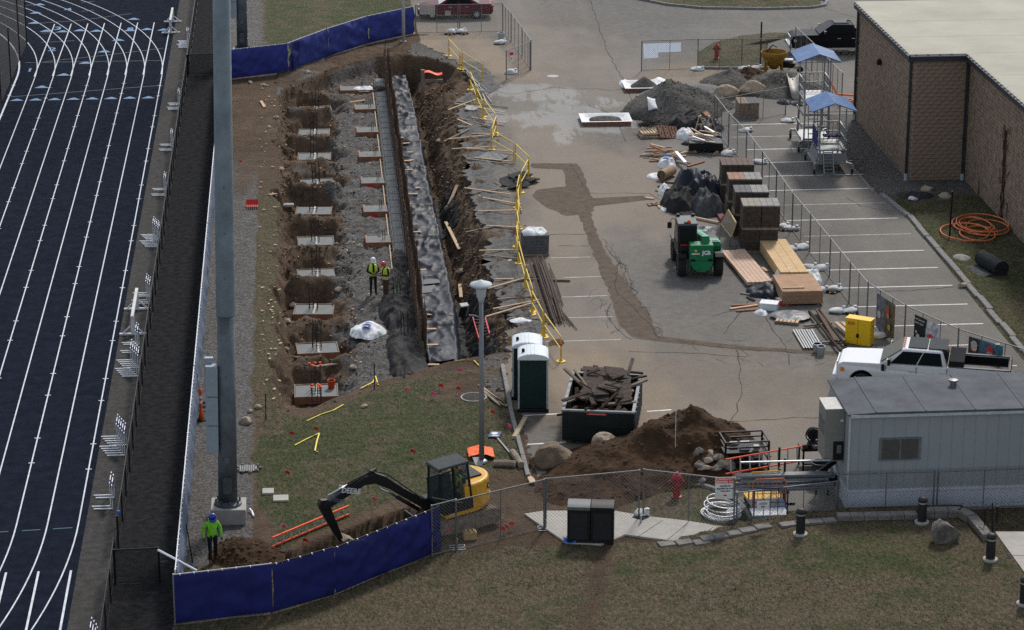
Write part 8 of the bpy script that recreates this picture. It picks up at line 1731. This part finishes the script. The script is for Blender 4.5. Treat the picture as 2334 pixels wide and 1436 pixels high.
for k in range(13):
    o = MB().box((0, 0, 0), (random.uniform(0.8, 1.7), 0.09, 0.04)).build('lumber', m_wood if k % 4 else m_alu); o.location = (q.x + random.uniform(0.5, 1.3), q.y + random.uniform(0.2, 0.9), 0.62 + 0.035 * k); o.rotation_euler = (random.uniform(-.05, .05), random.uniform(-.1, .1), R(random.uniform(-75, -25))); tag(o, 'loose lumber piece lying on the long black box', 'lumber', LG)
for k, px in enumerate((1594, 1618)):
    q = G(px, 312); t = thing('sawhorse', 'small pale wooden A-frame trestle standing among the loose lumber', 'trestle', (q.x, q.y - 0.2, 0.45), R(20 * k), 'wooden trestles in the lumber'); MB().beam((-0.25, 0, 0), (-0.05, 0.05, 0.75), 0.06, 0.04).beam((0.3, 0, 0), (0.0, 0.05, 0.75), 0.06, 0.04).build('leg', m_wood, t); MB().beam((-0.18, 0.02, 0.28), (0.2, 0.02, 0.3), 0.05, 0.04).beam((-0.1, -0.02, 0.72), (0.1, 0.4, 0.7), 0.06, 0.04).build('rail', m_wood, t)
TG = 'loose timbers heaped on the lot near the white woven bag'
for k in range(20):
    q = G(random.uniform(1475, 1560), random.uniform(345, 372)); o = MB().box((0, 0, 0), (random.uniform(0.7, 1.6), 0.11, 0.06)).build('timber', [m_wood, m_owood, m_ply][k % 3]); o.location = (q.x, q.y, 0.05 + 0.02 * k); o.rotation_euler = (0, random.uniform(-.12, .12), R(random.choice([-60, -50, -40, 5, 0, -5, 30]))); tag(o, 'loose timber heaped on the lot near the white woven bag', 'timber', TG)
board(1541, 350, 1562, 374, 0.16, 0.1, m_alu, 'thick white pipe-like post lying on the loose timbers', None, 'post', 0.35, 0.25)
q = G(1521, 408); t = thing('cardboard_tube', 'brown cardboard tube lying in front of the black sheeting', 'tube', (q.x, q.y + 0.2, 0.28), R(55)); MB().lathe([(0.24, -0.6), (0.26, -0.6), (0.26, 0.6), (0.24, 0.6)], 20, (0, 0, 0), 'X', cap=False).lathe([(0, -0.5), (0.245, -0.5)], 20, (0, 0, 0), 'X').build('tube', M('cardboard', (0.30, 0.21, 0.13), 0.85, var=0.2), t, smooth=False)
q = G(1607, 280); t = thing('stump', 'brown log stump with a dark end on a timber by the gravel', 'log', (q.x, q.y, 0.3), R(80)); MB().lathe([(0.24, -0.45), (0.26, -0.2), (0.25, 0.45)], 12, (0, 0, 0), 'X').build('log', m_ply, t)
board(1588, 283, 1634, 281, 0.1, 0.08, m_owood, 'thin timber under the brown log stump', None, 'timber')
q = G(1634, 483); bucket('blue bucket with white body beside the black sheeting', (q.x, q.y, 0), M('bucket_blue', (0.03, 0.10, 0.4), 0.5), None, 0.38, 0.16)
q = G(1637, 330); bucket('blue bucket behind the wire fence at the lumber heap', (q.x, q.y, 0.0), M('bucket_blue', (0.03, 0.10, 0.4)), None, 0.45, 0.2)
q = G(1662, 556); t = thing('leaning_frame', 'yellow-edged wooden frame leaning beside the brick stack', 'frame', (0, 0, 0)); a, b, c_, d = G(1662, 560, 0.02), G(1662, 560, 0.02), G(1655, 520, 1.2), G(1676, 535, 1.0)
P0, P1, P2, P3 = G(1644, 510, 0.65), G(1660, 478, 1.35), G(1678, 508, 1.35), G(1667, 540, 0.62)
for a, b in ((P0, P1), (P1, P2), (P2, P3), (P3, P0)): MB().beam(a, b, 0.05, 0.05).build('edge', M('yellow_edge', (0.52, 0.40, 0.16), 0.7), t)
MB().add([P0, P1, P2, P3], [(0, 1, 2, 3)]).build('board', m_owood, t, thick=0.02); MB().beam(P3, G(1662, 560, 0.0), 0.05, 0.05).build('leg', m_owood, t); MB().beam(P0, G(1640, 545, 0.0), 0.05, 0.05).build('leg', m_owood, t)
board(1545, 490, 1638, 510, 0.12, 0.08, m_wood, 'jointed pale pole lying on the lot behind the telehandler', None, 'pole', 0.02, 0.02)
board(1632, 478, 1652, 510, 0.3, 0.1, M('dull_red_beam', (0.14, 0.03, 0.03), 0.7), 'dull red steel beam lying before the brick stacks', None, 'beam', 0.02, 0.02)

random.seed(41)
for k in range(46):
    q = G(random.uniform(1470, 1660), random.uniform(285, 500)) if k % 3 else G(random.uniform(1690, 1830), random.uniform(585, 720)); o = MB().box((0, 0, 0), (random.uniform(0.4, 1.5), random.uniform(0.08, 0.16), 0.05)).build('timber_offcut', [m_wood, m_owood, m_ply, m_dark][k % 4]); o.location = (q.x, q.y, 0.04); o.rotation_euler = (0, 0, random.uniform(0, 3.1)); tag(o, 'loose timber offcut scattered on the lot around the material piles', 'timber', 'timber offcuts around the material piles')
for k in range(14):
    q = G(random.uniform(1480, 1650), random.uniform(290, 490)); t = thing('plastic_scrap', 'small crumpled plastic scrap among the material piles', 'scrap', (0, 0, 0), 0, 'yard scraps'); drape('scrap', [m_wbag, m_geo, m_plas][k % 3], q.x, q.y, 0.01, random.uniform(0.2, 0.5), random.uniform(0.25, 0.6), 0.3, k * 3 + 1, t, nx=16, ny=16)
# ================================================================= block building
m_blkw = M('brown_split_block', (0.225, 0.17, 0.128), 0.95, var=0.45, scale=3.2, bump=0.8, bscale=16); m_mort = M('mortar', (0.30, 0.25, 0.20), 0.95, var=0.2); m_fas = M('dark_fascia', (0.035, 0.037, 0.042), 0.5, 0.2); m_roof = M('cream_roof_membrane', (0.36, 0.345, 0.285), 0.9, var=0.12, scale=0.35)
t = thing('building', 'brown split-block building with a flat cream roof and dark downspouts', 'building', (0, 0, 0))
BX, BX2, BY, BY2, BH = 30.9, 33.8, 129.1, 142.2, 6.35
cor = MB(); cor.prism([(BX + 0.06, BY + 0.06), (BX2 + 0.06, BY + 0.06), (BX2 + 0.06, 70), (75, 70), (75, BY2), (BX + 0.06, BY2)], 0, BH); cor.build('wall_core', m_mort, t)
shared = MB().box((0, 0, 0), (0.385, 0.06, 0.18)).mesh('wall_block'); shared.materials.append(m_blkw)
for k in range(32):
    for i in range(8):
        x = BX + 0.0 + 0.4 * (i + (0.5 if k % 2 else 0.0)) ; x0, x1 = max(x, BX), min(x + 0.39, BX2)
        if x1 - x0 < 0.1: continue
        if x1 - x0 > 0.38: o = link('wall_block', shared, t); o.location = ((x0 + x1) / 2, BY + 0.04 + random.uniform(-0.006, 0.006), 0.1 + 0.2 * k)
        else: MB().box(((x0 + x1) / 2, BY + 0.04, 0.1 + 0.2 * k), (x1 - x0, 0.06, 0.19)).build('wall_block', m_blkw, t)
mb = MB()
for X, ya, yb2 in ((BX, BY + 0.02, BY2), (BX2, 92, BY - 0.04)):
    for k in range(32):
        y = ya - (0.2 if k % 2 else 0)
        while y < yb2:
            a, b = max(y, ya), min(y + 0.385, yb2); y += 0.4
            if b - a > 0.08: mb.box((X + 0.04 + random.uniform(-0.005, 0.005), (a + b) / 2, 0.1 + 0.2 * k), (0.06, b - a - 0.012, 0.178))
stuff(mb.build('side_wall_blocks', m_blkw, t))
rf = MB().prism([(BX - 0.25, BY - 0.22), (BX2 - 0.25, BY - 0.22), (BX2 - 0.25, 70), (75, 70), (75, BY2 + 0.2), (BX - 0.25, BY2 + 0.2)], BH + 0.22, BH + 0.28).build('roof', m_roof, t)
for y in (133, 137, 129, 124, 119, 114, 109): MB().box((52, y, BH + 0.282), (42 if y > 129 else 36, 0.05, 0.006)).build('membrane_seam', M('seam_tan', (0.36, 0.34, 0.27), 0.9), rf)
for (a, b) in (((BX - 0.2, BY2 + 0.2), (BX - 0.2, BY - 0.2)), ((BX - 0.2, BY - 0.2), (BX2 - 0.2, BY - 0.2)), ((BX2 - 0.2, BY - 0.2), (BX2 - 0.2, 70))):
    MB().beam((*a, BH + 0.08), (*b, BH + 0.08), 0.14, 0.3).build('gutter', m_fas, t); dx = -0.09 if a[0] == b[0] else 0.0
    MB().beam((a[0] + dx, a[1] - (0.09 if dx == 0 else 0), BH + 0.2), (b[0] + dx, b[1] - (0.09 if dx == 0 else 0), BH + 0.2), 0.03, 0.05).build('gutter_lip', M('gutter_pale', (0.30, 0.31, 0.33), 0.5), t)
    L_ = (Vector(a) - Vector(b)).length
    for k in range(int(L_ / 0.6)): q = Vector(a).lerp(Vector(b), (k + 0.5) / (L_ / 0.6)); MB().box((q.x + dx * 0.4, q.y, BH + 0.26), (0.2, 0.06, 0.05) if dx else (0.06, 0.2, 0.05)).build('gutter_strap', m_fas, t)
for x, y in ((BX - 0.08, BY2 - 0.15), (BX - 0.08, BY + 0.1), (BX2 - 0.12, BY - 0.12)):
    MB().box((x, y, BH / 2 + 0.1), (0.12, 0.14, BH - 0.1)).build('downspout', m_fas, t); MB().lathe([(0.1, 0), (0.1, 0.4)], 10, (x, y, 0)).build('drain_boot', M('boot_grey', (0.32, 0.36, 0.37), 0.7), t)
    for z in (2.2, 4.4): MB().box((x, y, z), (0.16, 0.2, 0.06)).build('strap', m_fas, t)
q = MB().box((BX - 0.12, 136.3, 4.6), (0.24, 0.3, 0.3)).build('wall_light', m_blk, t, bev=0.05)
mb = MB(); random.seed(17)   # bare creeper on the side wall
for k in range(60):
    y = 121.6 + random.gauss(0, 0.35); z = random.uniform(0.1, 4.6); mb.tube([(BX2 - 0.02, y, z), (BX2 - 0.03, y + random.uniform(-.3, .3), z + random.uniform(.15, .5))], 0.014, 4)
for k in range(4): mb.tube([(BX2 - 0.03, 121.6 + 0.2 * nz(z_ * 1.3, k) + 0.12 * (k - 1.5), z_) for z_ in [i * 0.25 for i in range(19)]], 0.016, 4)
stuff(tag(mb.build('creeper', m_dark), 'bare dark creeper stems climbing the block wall', 'creeper'))
# ================================================================= coaching / filming towers on castors
m_al2 = M('mill_aluminium', (0.25, 0.26, 0.27), 0.5, 0.5, 0.12); m_can = M('blue_canopy', (0.075, 0.14, 0.29), 0.45, 0.0, 0.25, 1.5, spec=0.1)
def tower(label, px, py, zf, seed, skirt):
    q = G(px, py); t_ = thing('filming_tower', label, 'tower', (q.x, q.y, 0), R(-2)); w, d = 1.75, 2.7
    for sx, sy in ((-1, -1), (1, -1), (-1, 1), (1, 1)):
        x, y = sx * w / 2 * 1.12, sy * d / 2 * 1.1
        MB().beam((x, y, 0.5), (sx * 0.62, sy * 1.05, 0.5), 0.1, 0.1).build('outrigger', m_al2, t_)
        c_ = MB().lathe([(0.15, -0.045), (0.15, 0.045)], 14, (x, y, 0.15), 'X').build('castor_wheel', m_rubber, t_); MB().box((x, y, 0.36), (0.13, 0.13, 0.2)).build('fork', m_al2, c_)
        MB().beam((sx * 0.66, sy * 1.1, 0.5), (sx * 0.62, sy * 0.95, zf), 0.09, 0.09).build('leg', m_al2, t_)
        MB().beam((sx * 0.66, sy * 1.0, zf), (sx * 0.66, sy * 1.0, zf + 2.15), 0.06, 0.06).build('canopy_post', m_al2, t_)
    MB().box((0, 0, 0.5), (w * 0.9, d * 0.92, 0.08)).build('base_frame', m_al2, t_); MB().box((0, 0, zf), (1.45, 2.2, 0.07)).build('deck', m_al2, t_)
    n = 6 if skirt else 3
    for k in range(n):
        z = 0.62 + (zf - 0.75) * k / n; f = lerp(0.82, 0.7, k / n); MB().box((-f, 0, z), (0.04, d * 0.8, 0.13)).build('side_slat', m_al2, t_); MB().box((0, -lerp(1.25, 1.1, k / n), z), (1.4, 0.04, 0.1)).build('front_slat', m_al2, t_)
    if skirt: MB().box((-0.78, -0.25, 0.53), (0.42, 2.3, 0.05)).build('side_step', m_al2, t_)
    for a, b in (((-0.7, -1.08), (-0.7, 1.08)), ((0.7, -1.08), (0.7, 1.08)), ((-0.7, 1.08), (0.7, 1.08)), ((0.15, -1.08), (0.7, -1.08))):
        for z in (0.5, 1.0): MB().beam((*a, zf + z), (*b, zf + z), 0.06, 0.05).build('guard_rail', m_al2, t_)
        L_ = (Vector(a) - Vector(b)).length
        for k in range(int(L_ / 0.22)): p_ = Vector(a).lerp(Vector(b), (k + 0.5) / int(L_ / 0.22)); MB().box((p_.x, p_.y, zf + 0.5), (0.025, 0.025, 1.0)).build('baluster', m_al2, t_)
    if skirt: MB().box((-0.72, 0.2, zf + 0.45), (0.03, 1.6, 0.8)).build('dark_screen', m_navy, t_); MB().box((0.2, 0.5, zf + 0.4), (0.9, 0.4, 0.08)).build('seat', m_navy, t_)
    for s in (-1, 1): MB().beam((-0.25 + 0.25 * s, -1.75, 0.05), (-0.25 + 0.25 * s, -1.15, zf + 0.05), 0.05, 0.07).build('ladder_rail', m_al2, t_)
    for k in range(7): f = (k + 0.5) / 7; MB().beam((-0.5, lerp(-1.75, -1.15, f), lerp(0.05, zf, f)), (0.0, lerp(-1.75, -1.15, f), lerp(0.05, zf, f)), 0.08, 0.04).build('ladder_rung', m_al2, t_)
    zc = zf + 2.1; MB().add([(-1.15, -1.35, zc), (0, -1.35, zc + 0.42), (1.15, -1.35, zc), (-1.15, 1.35, zc), (0, 1.35, zc + 0.42), (1.15, 1.35, zc)], [(0, 1, 4, 3), (1, 2, 5, 4)]).build('canopy', m_can, t_, thick=0.05)
    MB().tube([(-1.1, -1.3, zc - 0.02), (1.1, -1.3, zc - 0.02), (1.1, 1.3, zc - 0.02), (-1.1, 1.3, zc - 0.02)], 0.03, 5, closed=True).build('canopy_frame', m_al2, t_)
tower('lower blue-roofed aluminium filming tower on castors with a ladder', 1888, 380, 1.15, 1, True)
tower('taller blue-roofed aluminium filming tower standing behind the lower one', 1852, 330, 2.7, 2, False)
# ================================================================= far fences, signs and odds
panel('far wire fence panel in front of the dark red sedan', (948, 76), (1044, 75)); panel('far wire fence panel behind the dark red sedan rear wheel', (1048, 75), (1146, 73))
for i, (a, b) in enumerate((((1146, 73), (1165, 95)), ((1165, 95), (1190, 130)), ((1190, 130), (1210, 160)))): panel(['swung wire gate panel joined to the far wire fence', 'swung wire gate panel in the middle of the folded gate', 'swung wire gate panel at the free end of the folded gate'][i], a, b, verts=2, mat=m_dgalv)
panel('wire gate leaf with the small red and white notice', (1154, 182), (1208, 161), 1.75, verts=1)
q = G(1160, 178); t = sign('small notice with red header on the wire gate leaf', (q.x, q.y - 0.05, 1.05), 0.36, 0.62, [], R(38), ['SITE', 'NOTICE']) if False else thing('sign', 'small notice with red header on the wire gate leaf', 'sign', (q.x + 0.05, q.y, 1.0), R(38)); MB().box((0.1, -0.04, 0.32), (0.38, 0.012, 0.66)).build('plate', m_white, t); MB().box((0.1, -0.05, 0.46), (0.3, 0.008, 0.18)).build('red_header', m_red, t); MB().box((0.1, -0.05, 0.18), (0.06, 0.008, 0.05)).build('mark', m_blk, t)
q = G(956, 68); t = thing('sign', 'grey banner sign with a yellow arrow on the far wire fence', 'sign', (q.x, q.y - 0.3, 1.05)); MB().box((0.5, 0, 0.28), (1.0, 0.015, 0.55)).build('plate', M('sign_grey', (0.35, 0.36, 0.37)), t); MB().beam((0.62, -0.012, 0.4), (0.86, -0.012, 0.28), 0.008, 0.05).beam((0.62, -0.012, 0.14), (0.86, -0.012, 0.26), 0.008, 0.05).build('arrow', m_yel, t); MB().box((0.35, -0.012, 0.3), (0.35, 0.008, 0.06)).build('word_bar', m_yel, t)
q = G(1021, 70); o = MB().box((0, 0, 0), (0.38, 0.012, 0.3), R(3)).build('sign', m_faint); o.location = (q.x, q.y - 0.05, 1.15); tag(o, 'small pale notice hanging on the far wire fence before the sedan door', 'sign')
for px, py, lab in ((1030, 76, 'white sandbags heaped on the fence foot before the sedan'), (1050, 75, 'upright white sandbag beside the heaped sandbags'), (1165, 168, 'white sandbag lying inside the wire gate leaf'), (1140, 100, 'white sandbag at the bend of the far wire fence')): sandbag(px, py, lab, None, 0.4, 0.32, 0.3)
foot(1025, 79, 'black rubber fence foot under the heaped sandbags', None); foot(1056, 78, 'black rubber fence foot with a yellow strip before the sedan', None)
q = G(1142, 92); bucket('white lidded bucket with a dark mark at the bend of the far fence', (q.x, q.y, 0.0), m_pwh, M('lid_white', (0.6, 0.62, 0.65)), 0.5, 0.2)
for i, (a, b) in enumerate((((1462, 162), (1590, 158)), ((1590, 158), (1690, 157)), ((1690, 157), (1800, 156)))): panel(['wire fence panel beside the blue-painted parking bay', 'wire fence panel before the red hydrant on the dry island', 'wire fence panel behind the yellow concrete bucket'][i], a, b, verts=1)
for i, (a, b) in enumerate((((1812, 128), (1850, 165)), ((1850, 165), (1886, 205)), ((1886, 205), (1918, 238)))): panel(['wire fence panel beside the black pickup front', 'wire fence panel behind the taller filming tower', 'wire fence panel ending near the block building corner'][i], a, b, verts=2)
panel('leaning wire fence panel crossing in front of the tan brick pallet', (1634, 292), (1790, 262), 1.6, verts=2)
for px, py, lab in ((1590, 160, 'white sandbag before the dry grass island'), (1695, 159, 'flat white sandbag near the yellow bucket'), (1722, 158, 'second flat white sandbag near the yellow bucket'), (1795, 278, 'white sandbag pair on the leaning fence foot'), (1810, 178, 'small white sandbag beside the gravel heap')): sandbag(px, py, lab, None, 0.42, 0.3, 0.24)
q = G(1733, 150); o = MB().tube([(0, 0, 0), (0, 0, 2.7)], 0.05, 7).build('sign_post', m_blk); o.location = q; t = tag(o, 'thin tall black post beside the dry grass island', 'post')
q = G(1763, 168); t = thing('concrete_bucket', 'big round yellow concrete bucket on a stand beside the gravel', 'bucket', (q.x, q.y, 0)); m_cbk = M('dirty_yellow', (0.24, 0.13, 0.02), 0.8, var=0.4, scale=3)
MB().lathe([(0.2, 0.3), (0.55, 0.75), (0.78, 1.15), (0.80, 1.32), (0.74, 1.32), (0.70, 1.15), (0.3, 0.7), (0, 0.7)], 26).build('hopper', m_cbk, t, smooth=False); MB().tube([(0.77 * math.cos(a), 0.77 * math.sin(a), 1.33) for a in [2 * math.pi * k / 24 for k in range(24)]], 0.035, 6, closed=True).build('rim', m_cbk, t)
for k in range(4): a = k * 1.57 + 0.7; MB().beam((0.7 * math.cos(a), 0.7 * math.sin(a), 0), (0.6 * math.cos(a), 0.6 * math.sin(a), 0.95), 0.07, 0.07).build('stand_leg', m_cbk, t)
MB().tube([(-0.5, 0, 1.3), (-0.1, 0, 1.75), (0.15, 0, 1.6)], 0.04, 6).build('lever', m_blk, t)
q = G(1795, 164); t = thing('wheelbarrow', 'black wheelbarrow carrying a white sack beside the yellow concrete bucket', 'wheelbarrow', (q.x, q.y, 0), R(-20)); MB().extr([(-0.6, 0.7), (0.55, 0.62), (0.35, 0.3), (-0.4, 0.34)], -0.35, 0.35).build('tray', m_blk, t, bev=0.04)
for s in (-1, 1): MB().beam((-1.0, s * 0.3, 0.6), (0.7, s * 0.15, 0.25), 0.05, 0.05).build('handle', m_owood, t); MB().beam((-0.3, s * 0.28, 0.35), (-0.35, s * 0.3, 0), 0.04, 0.04).build('leg', m_blk, t)
MB().lathe([(0.19, -0.06), (0.19, 0.06)], 14, (0.75, 0, 0.19), 'Y').build('wheel', m_rubber, t); MB().box((0, 0, 0.74), (0.65, 0.45, 0.12), 0.2).build('sack', m_wbag, t, bev=0.05)
q = G(1805, 215); t = thing('chute', 'pale metal chute propped on dark bags near the towers', 'chute', (q.x, q.y - 0.6, 0)); MB().sheet(9, 2, lambda u, v: (0.32 * math.cos(math.pi * (1 + u)) + 0.12 * v, -0.9 + 2.2 * v, 0.35 + 0.3 * math.sin(math.pi * (1 + u)) + 0.75 * v)).build('trough', M('chute_pale', (0.34, 0.33, 0.3), 0.6, 0.2), t, thick=0.02, smooth=True); MB().beam((0.12, 1.1, 0.0), (0.12, 1.15, 0.8), 0.06, 0.06).build('prop', m_dgalv, t)
for px, py, lab in ((1788, 235, 'dark plastic bag at the left foot of the pale chute'), (1822, 238, 'dark plastic bag at the right foot of the pale chute')): q = G(px, py); t = thing('dark_bag', lab, 'bag', (0, 0, 0)); drape('bag', m_plas, q.x, q.y, 0, 0.45, 0.5, 0.4, int(px), t, nx=22, ny=22)
OB_ = 'orange barrier poles behind the towers'
for a, b, za, zb_ in (((1886, 172), (1918, 235), 1.5, 0.1), ((1908, 225), (1955, 228), 0.12, 0.12), ((1910, 240), (1955, 226), 0.1, 0.15), ((1908, 215), (1952, 218), 0.3, 0.3)):
    o = MB().beam(G(*a, za), G(*b, zb_), 0.07, 0.1).build('orange_pole', M('faded_orange', (0.6, 0.16, 0.07), 0.6)); tag(o, 'faded orange barrier pole behind the filming towers', 'pole', OB_)
q = G(1260, 174); t = thing('manhole_cover', 'round iron manhole cover in the lot near the wire gate', 'manhole', (q.x, q.y, 0.004)); MB().lathe([(0.36, 0), (0.36, 0.012), (0, 0.014)], 24).build('lid', m_dgalv, t)
# orange hose, netting roll and post on the right lawn
m_oh = M('orange_hose', (0.62, 0.17, 0.06), 0.5, var=0.12); q = G(2222, 528); t = thing('orange_hose', 'loose coils of bright orange hose on the lawn beside the building', 'hose', (q.x, q.y, 0.08)); pts = []; random.seed(2)
for k in range(260): a = k * 0.17; rr = 0.95 + 0.28 * math.sin(a * 0.37) ; pts.append((0.55 * math.sin(a * 0.21) + rr * math.cos(a), 0.75 * math.cos(a * 0.17) + rr * 1.35 * math.sin(a), 0.02 + 0.03 * (k % 17) / 17 + 0.0004 * k))
MB().tube(pts, 0.034, 6).build('hose', m_oh, t, smooth=True)
q = G(2232, 618); t = thing('netting_roll', 'thick roll of black mesh lying on the lawn with its end pulled out', 'roll', (q.x + 0.55, q.y, 0.36), R(104)); MB().lathe([(0.1, -0.95), (0.36, -0.95), (0.38, 0), (0.36, 0.95), (0.1, 0.95)], 22, (0, 0, 0), 'X').build('roll', M('black_mesh_roll', (0.02, 0.023, 0.026), 0.9, var=0.5, scale=6, bump=0.6), t, smooth=False); MB().sheet(14, 14, lambda u, v: (-0.9 + 1.7 * u, 0.25 + 0.75 * v, -0.33 + 0.07 * fbm(u * 3, v * 3, 4) + 0.12 * math.sin(v * 3) * (1 - v))).build('loose_end', M('grey_mesh', (0.05, 0.06, 0.063), 0.9, var=0.4), t, smooth=True, thick=0.01)
q = G(2205, 590); t = thing('mesh_scrap', 'pale tangled mesh scrap beside the black mesh roll', 'scrap', (0, 0, 0)); drape('mesh', M('pale_mesh', (0.22, 0.22, 0.2), 0.9, var=0.6, scale=9), q.x - 0.25, q.y + 0.1, 0.05, 0.4, 0.5, 0.16, 5, t, nx=20, ny=20)
q = G(2164, 543); o = MB().beam((0, 0, 0), (0.02, 0, 2.3), 0.07, 0.07).build('black_post', m_blk); o.location = q; tag(o, 'slim black post standing in the lawn before the orange hose', 'post')
q = G(2232, 447); o = MB().beam((0, 0, 0), (0, 0, 0.8), 0.12, 0.1).build('wood_stub', m_dark); o.location = q; tag(o, 'short dark stub post at the foot of the block wall', 'post')
for px, py, lab, sz in ((2080, 458, 'white scrap in the debris at the building corner', 0.25), (2154, 452, 'pale boulder-like lump behind the black post', 0.35), (2195, 655, 'pale stone on the kerb of the stalls', 0.22), (2112, 436, 'flat grey stone at the building corner', 0.35)):
    q = G(px, py); o = rock('stone', m_tstone if 'scrap' not in lab else m_wbag, (sz, sz * 0.8, sz * 0.5), int(px), 2); o.location = (q.x, q.y, 0.12); tag(o, lab, 'stone')
t = thing('debris_sheet', 'dark crumpled sheet in the dirt at the building corner', 'tarp', (0, 0, 0)); q = G(2085, 448); drape('sheet', m_geo, q.x, q.y, 0.02, 1.0, 0.9, 0.25, 9, t, nx=30, ny=30)

# ================================================================= grass tufts: real blades over the lawns
tg, tb_ = MB(), MB(); random.seed(33)
def tuft(mb, x, y, z, s):
    for k in range(3):
        a = random.uniform(0, 6.28); l = random.uniform(0.4, 1.0) * s; c_, s_ = math.cos(a), math.sin(a); w = 0.32 * s
        mb.add([(x - s_ * w, y + c_ * w, z - 0.02), (x + s_ * w, y - c_ * w, z - 0.02), (x + c_ * l * 0.7, y + s_ * l * 0.7, z + l * 0.5)], [(0, 1, 2)])
for (x0, x1, y0, y1, n) in ((-3.5, 25, 74.5, 85.2, 36000), (-2.5, 8, 84, 103, 17000), (-2.2, -1.0, 96, 130, 2500), (12, 15.4, 84.5, 88.6, 1400), (29.8, 33.6, 92, 126, 5000), (-1, 7.5, 158, 185, 3500)):
    for i in range(n):
        x, y = random.uniform(x0, x1), random.uniform(y0, y1)
        if inpoly(LOTIN, x, y): continue
        z, g_, gr_, b_ = ground_at(x, y) if n < 20000 or i % 2 else (hz(x, y), 1.0 if y < pl(LAWN, x) else 0.0, 0, 0.5 + 1.5 * fbm(x * 0.13, y * 0.2, 7, 3))
        if g_ < 0.55 or fbm(x * 0.9, y * 0.9, 3, 2) < -0.2: continue
        tuft(tb_ if random.random() < 0.25 + 0.6 * b_ else tg, x, y, z, random.uniform(0.028, 0.062))
stuff(tag(tg.build('green_grass_tufts', M('grass_blade_green', (0.10, 0.118, 0.045), 0.9, var=0.4, scale=2, spec=0.05)), 'short green grass blades over the lawns', 'grass'))
stuff(tag(tb_.build('dry_grass_tufts', M('grass_blade_dry', (0.175, 0.135, 0.085), 0.9, var=0.4, scale=2, spec=0.05)), 'short dry brown grass blades over the lawns', 'grass'))
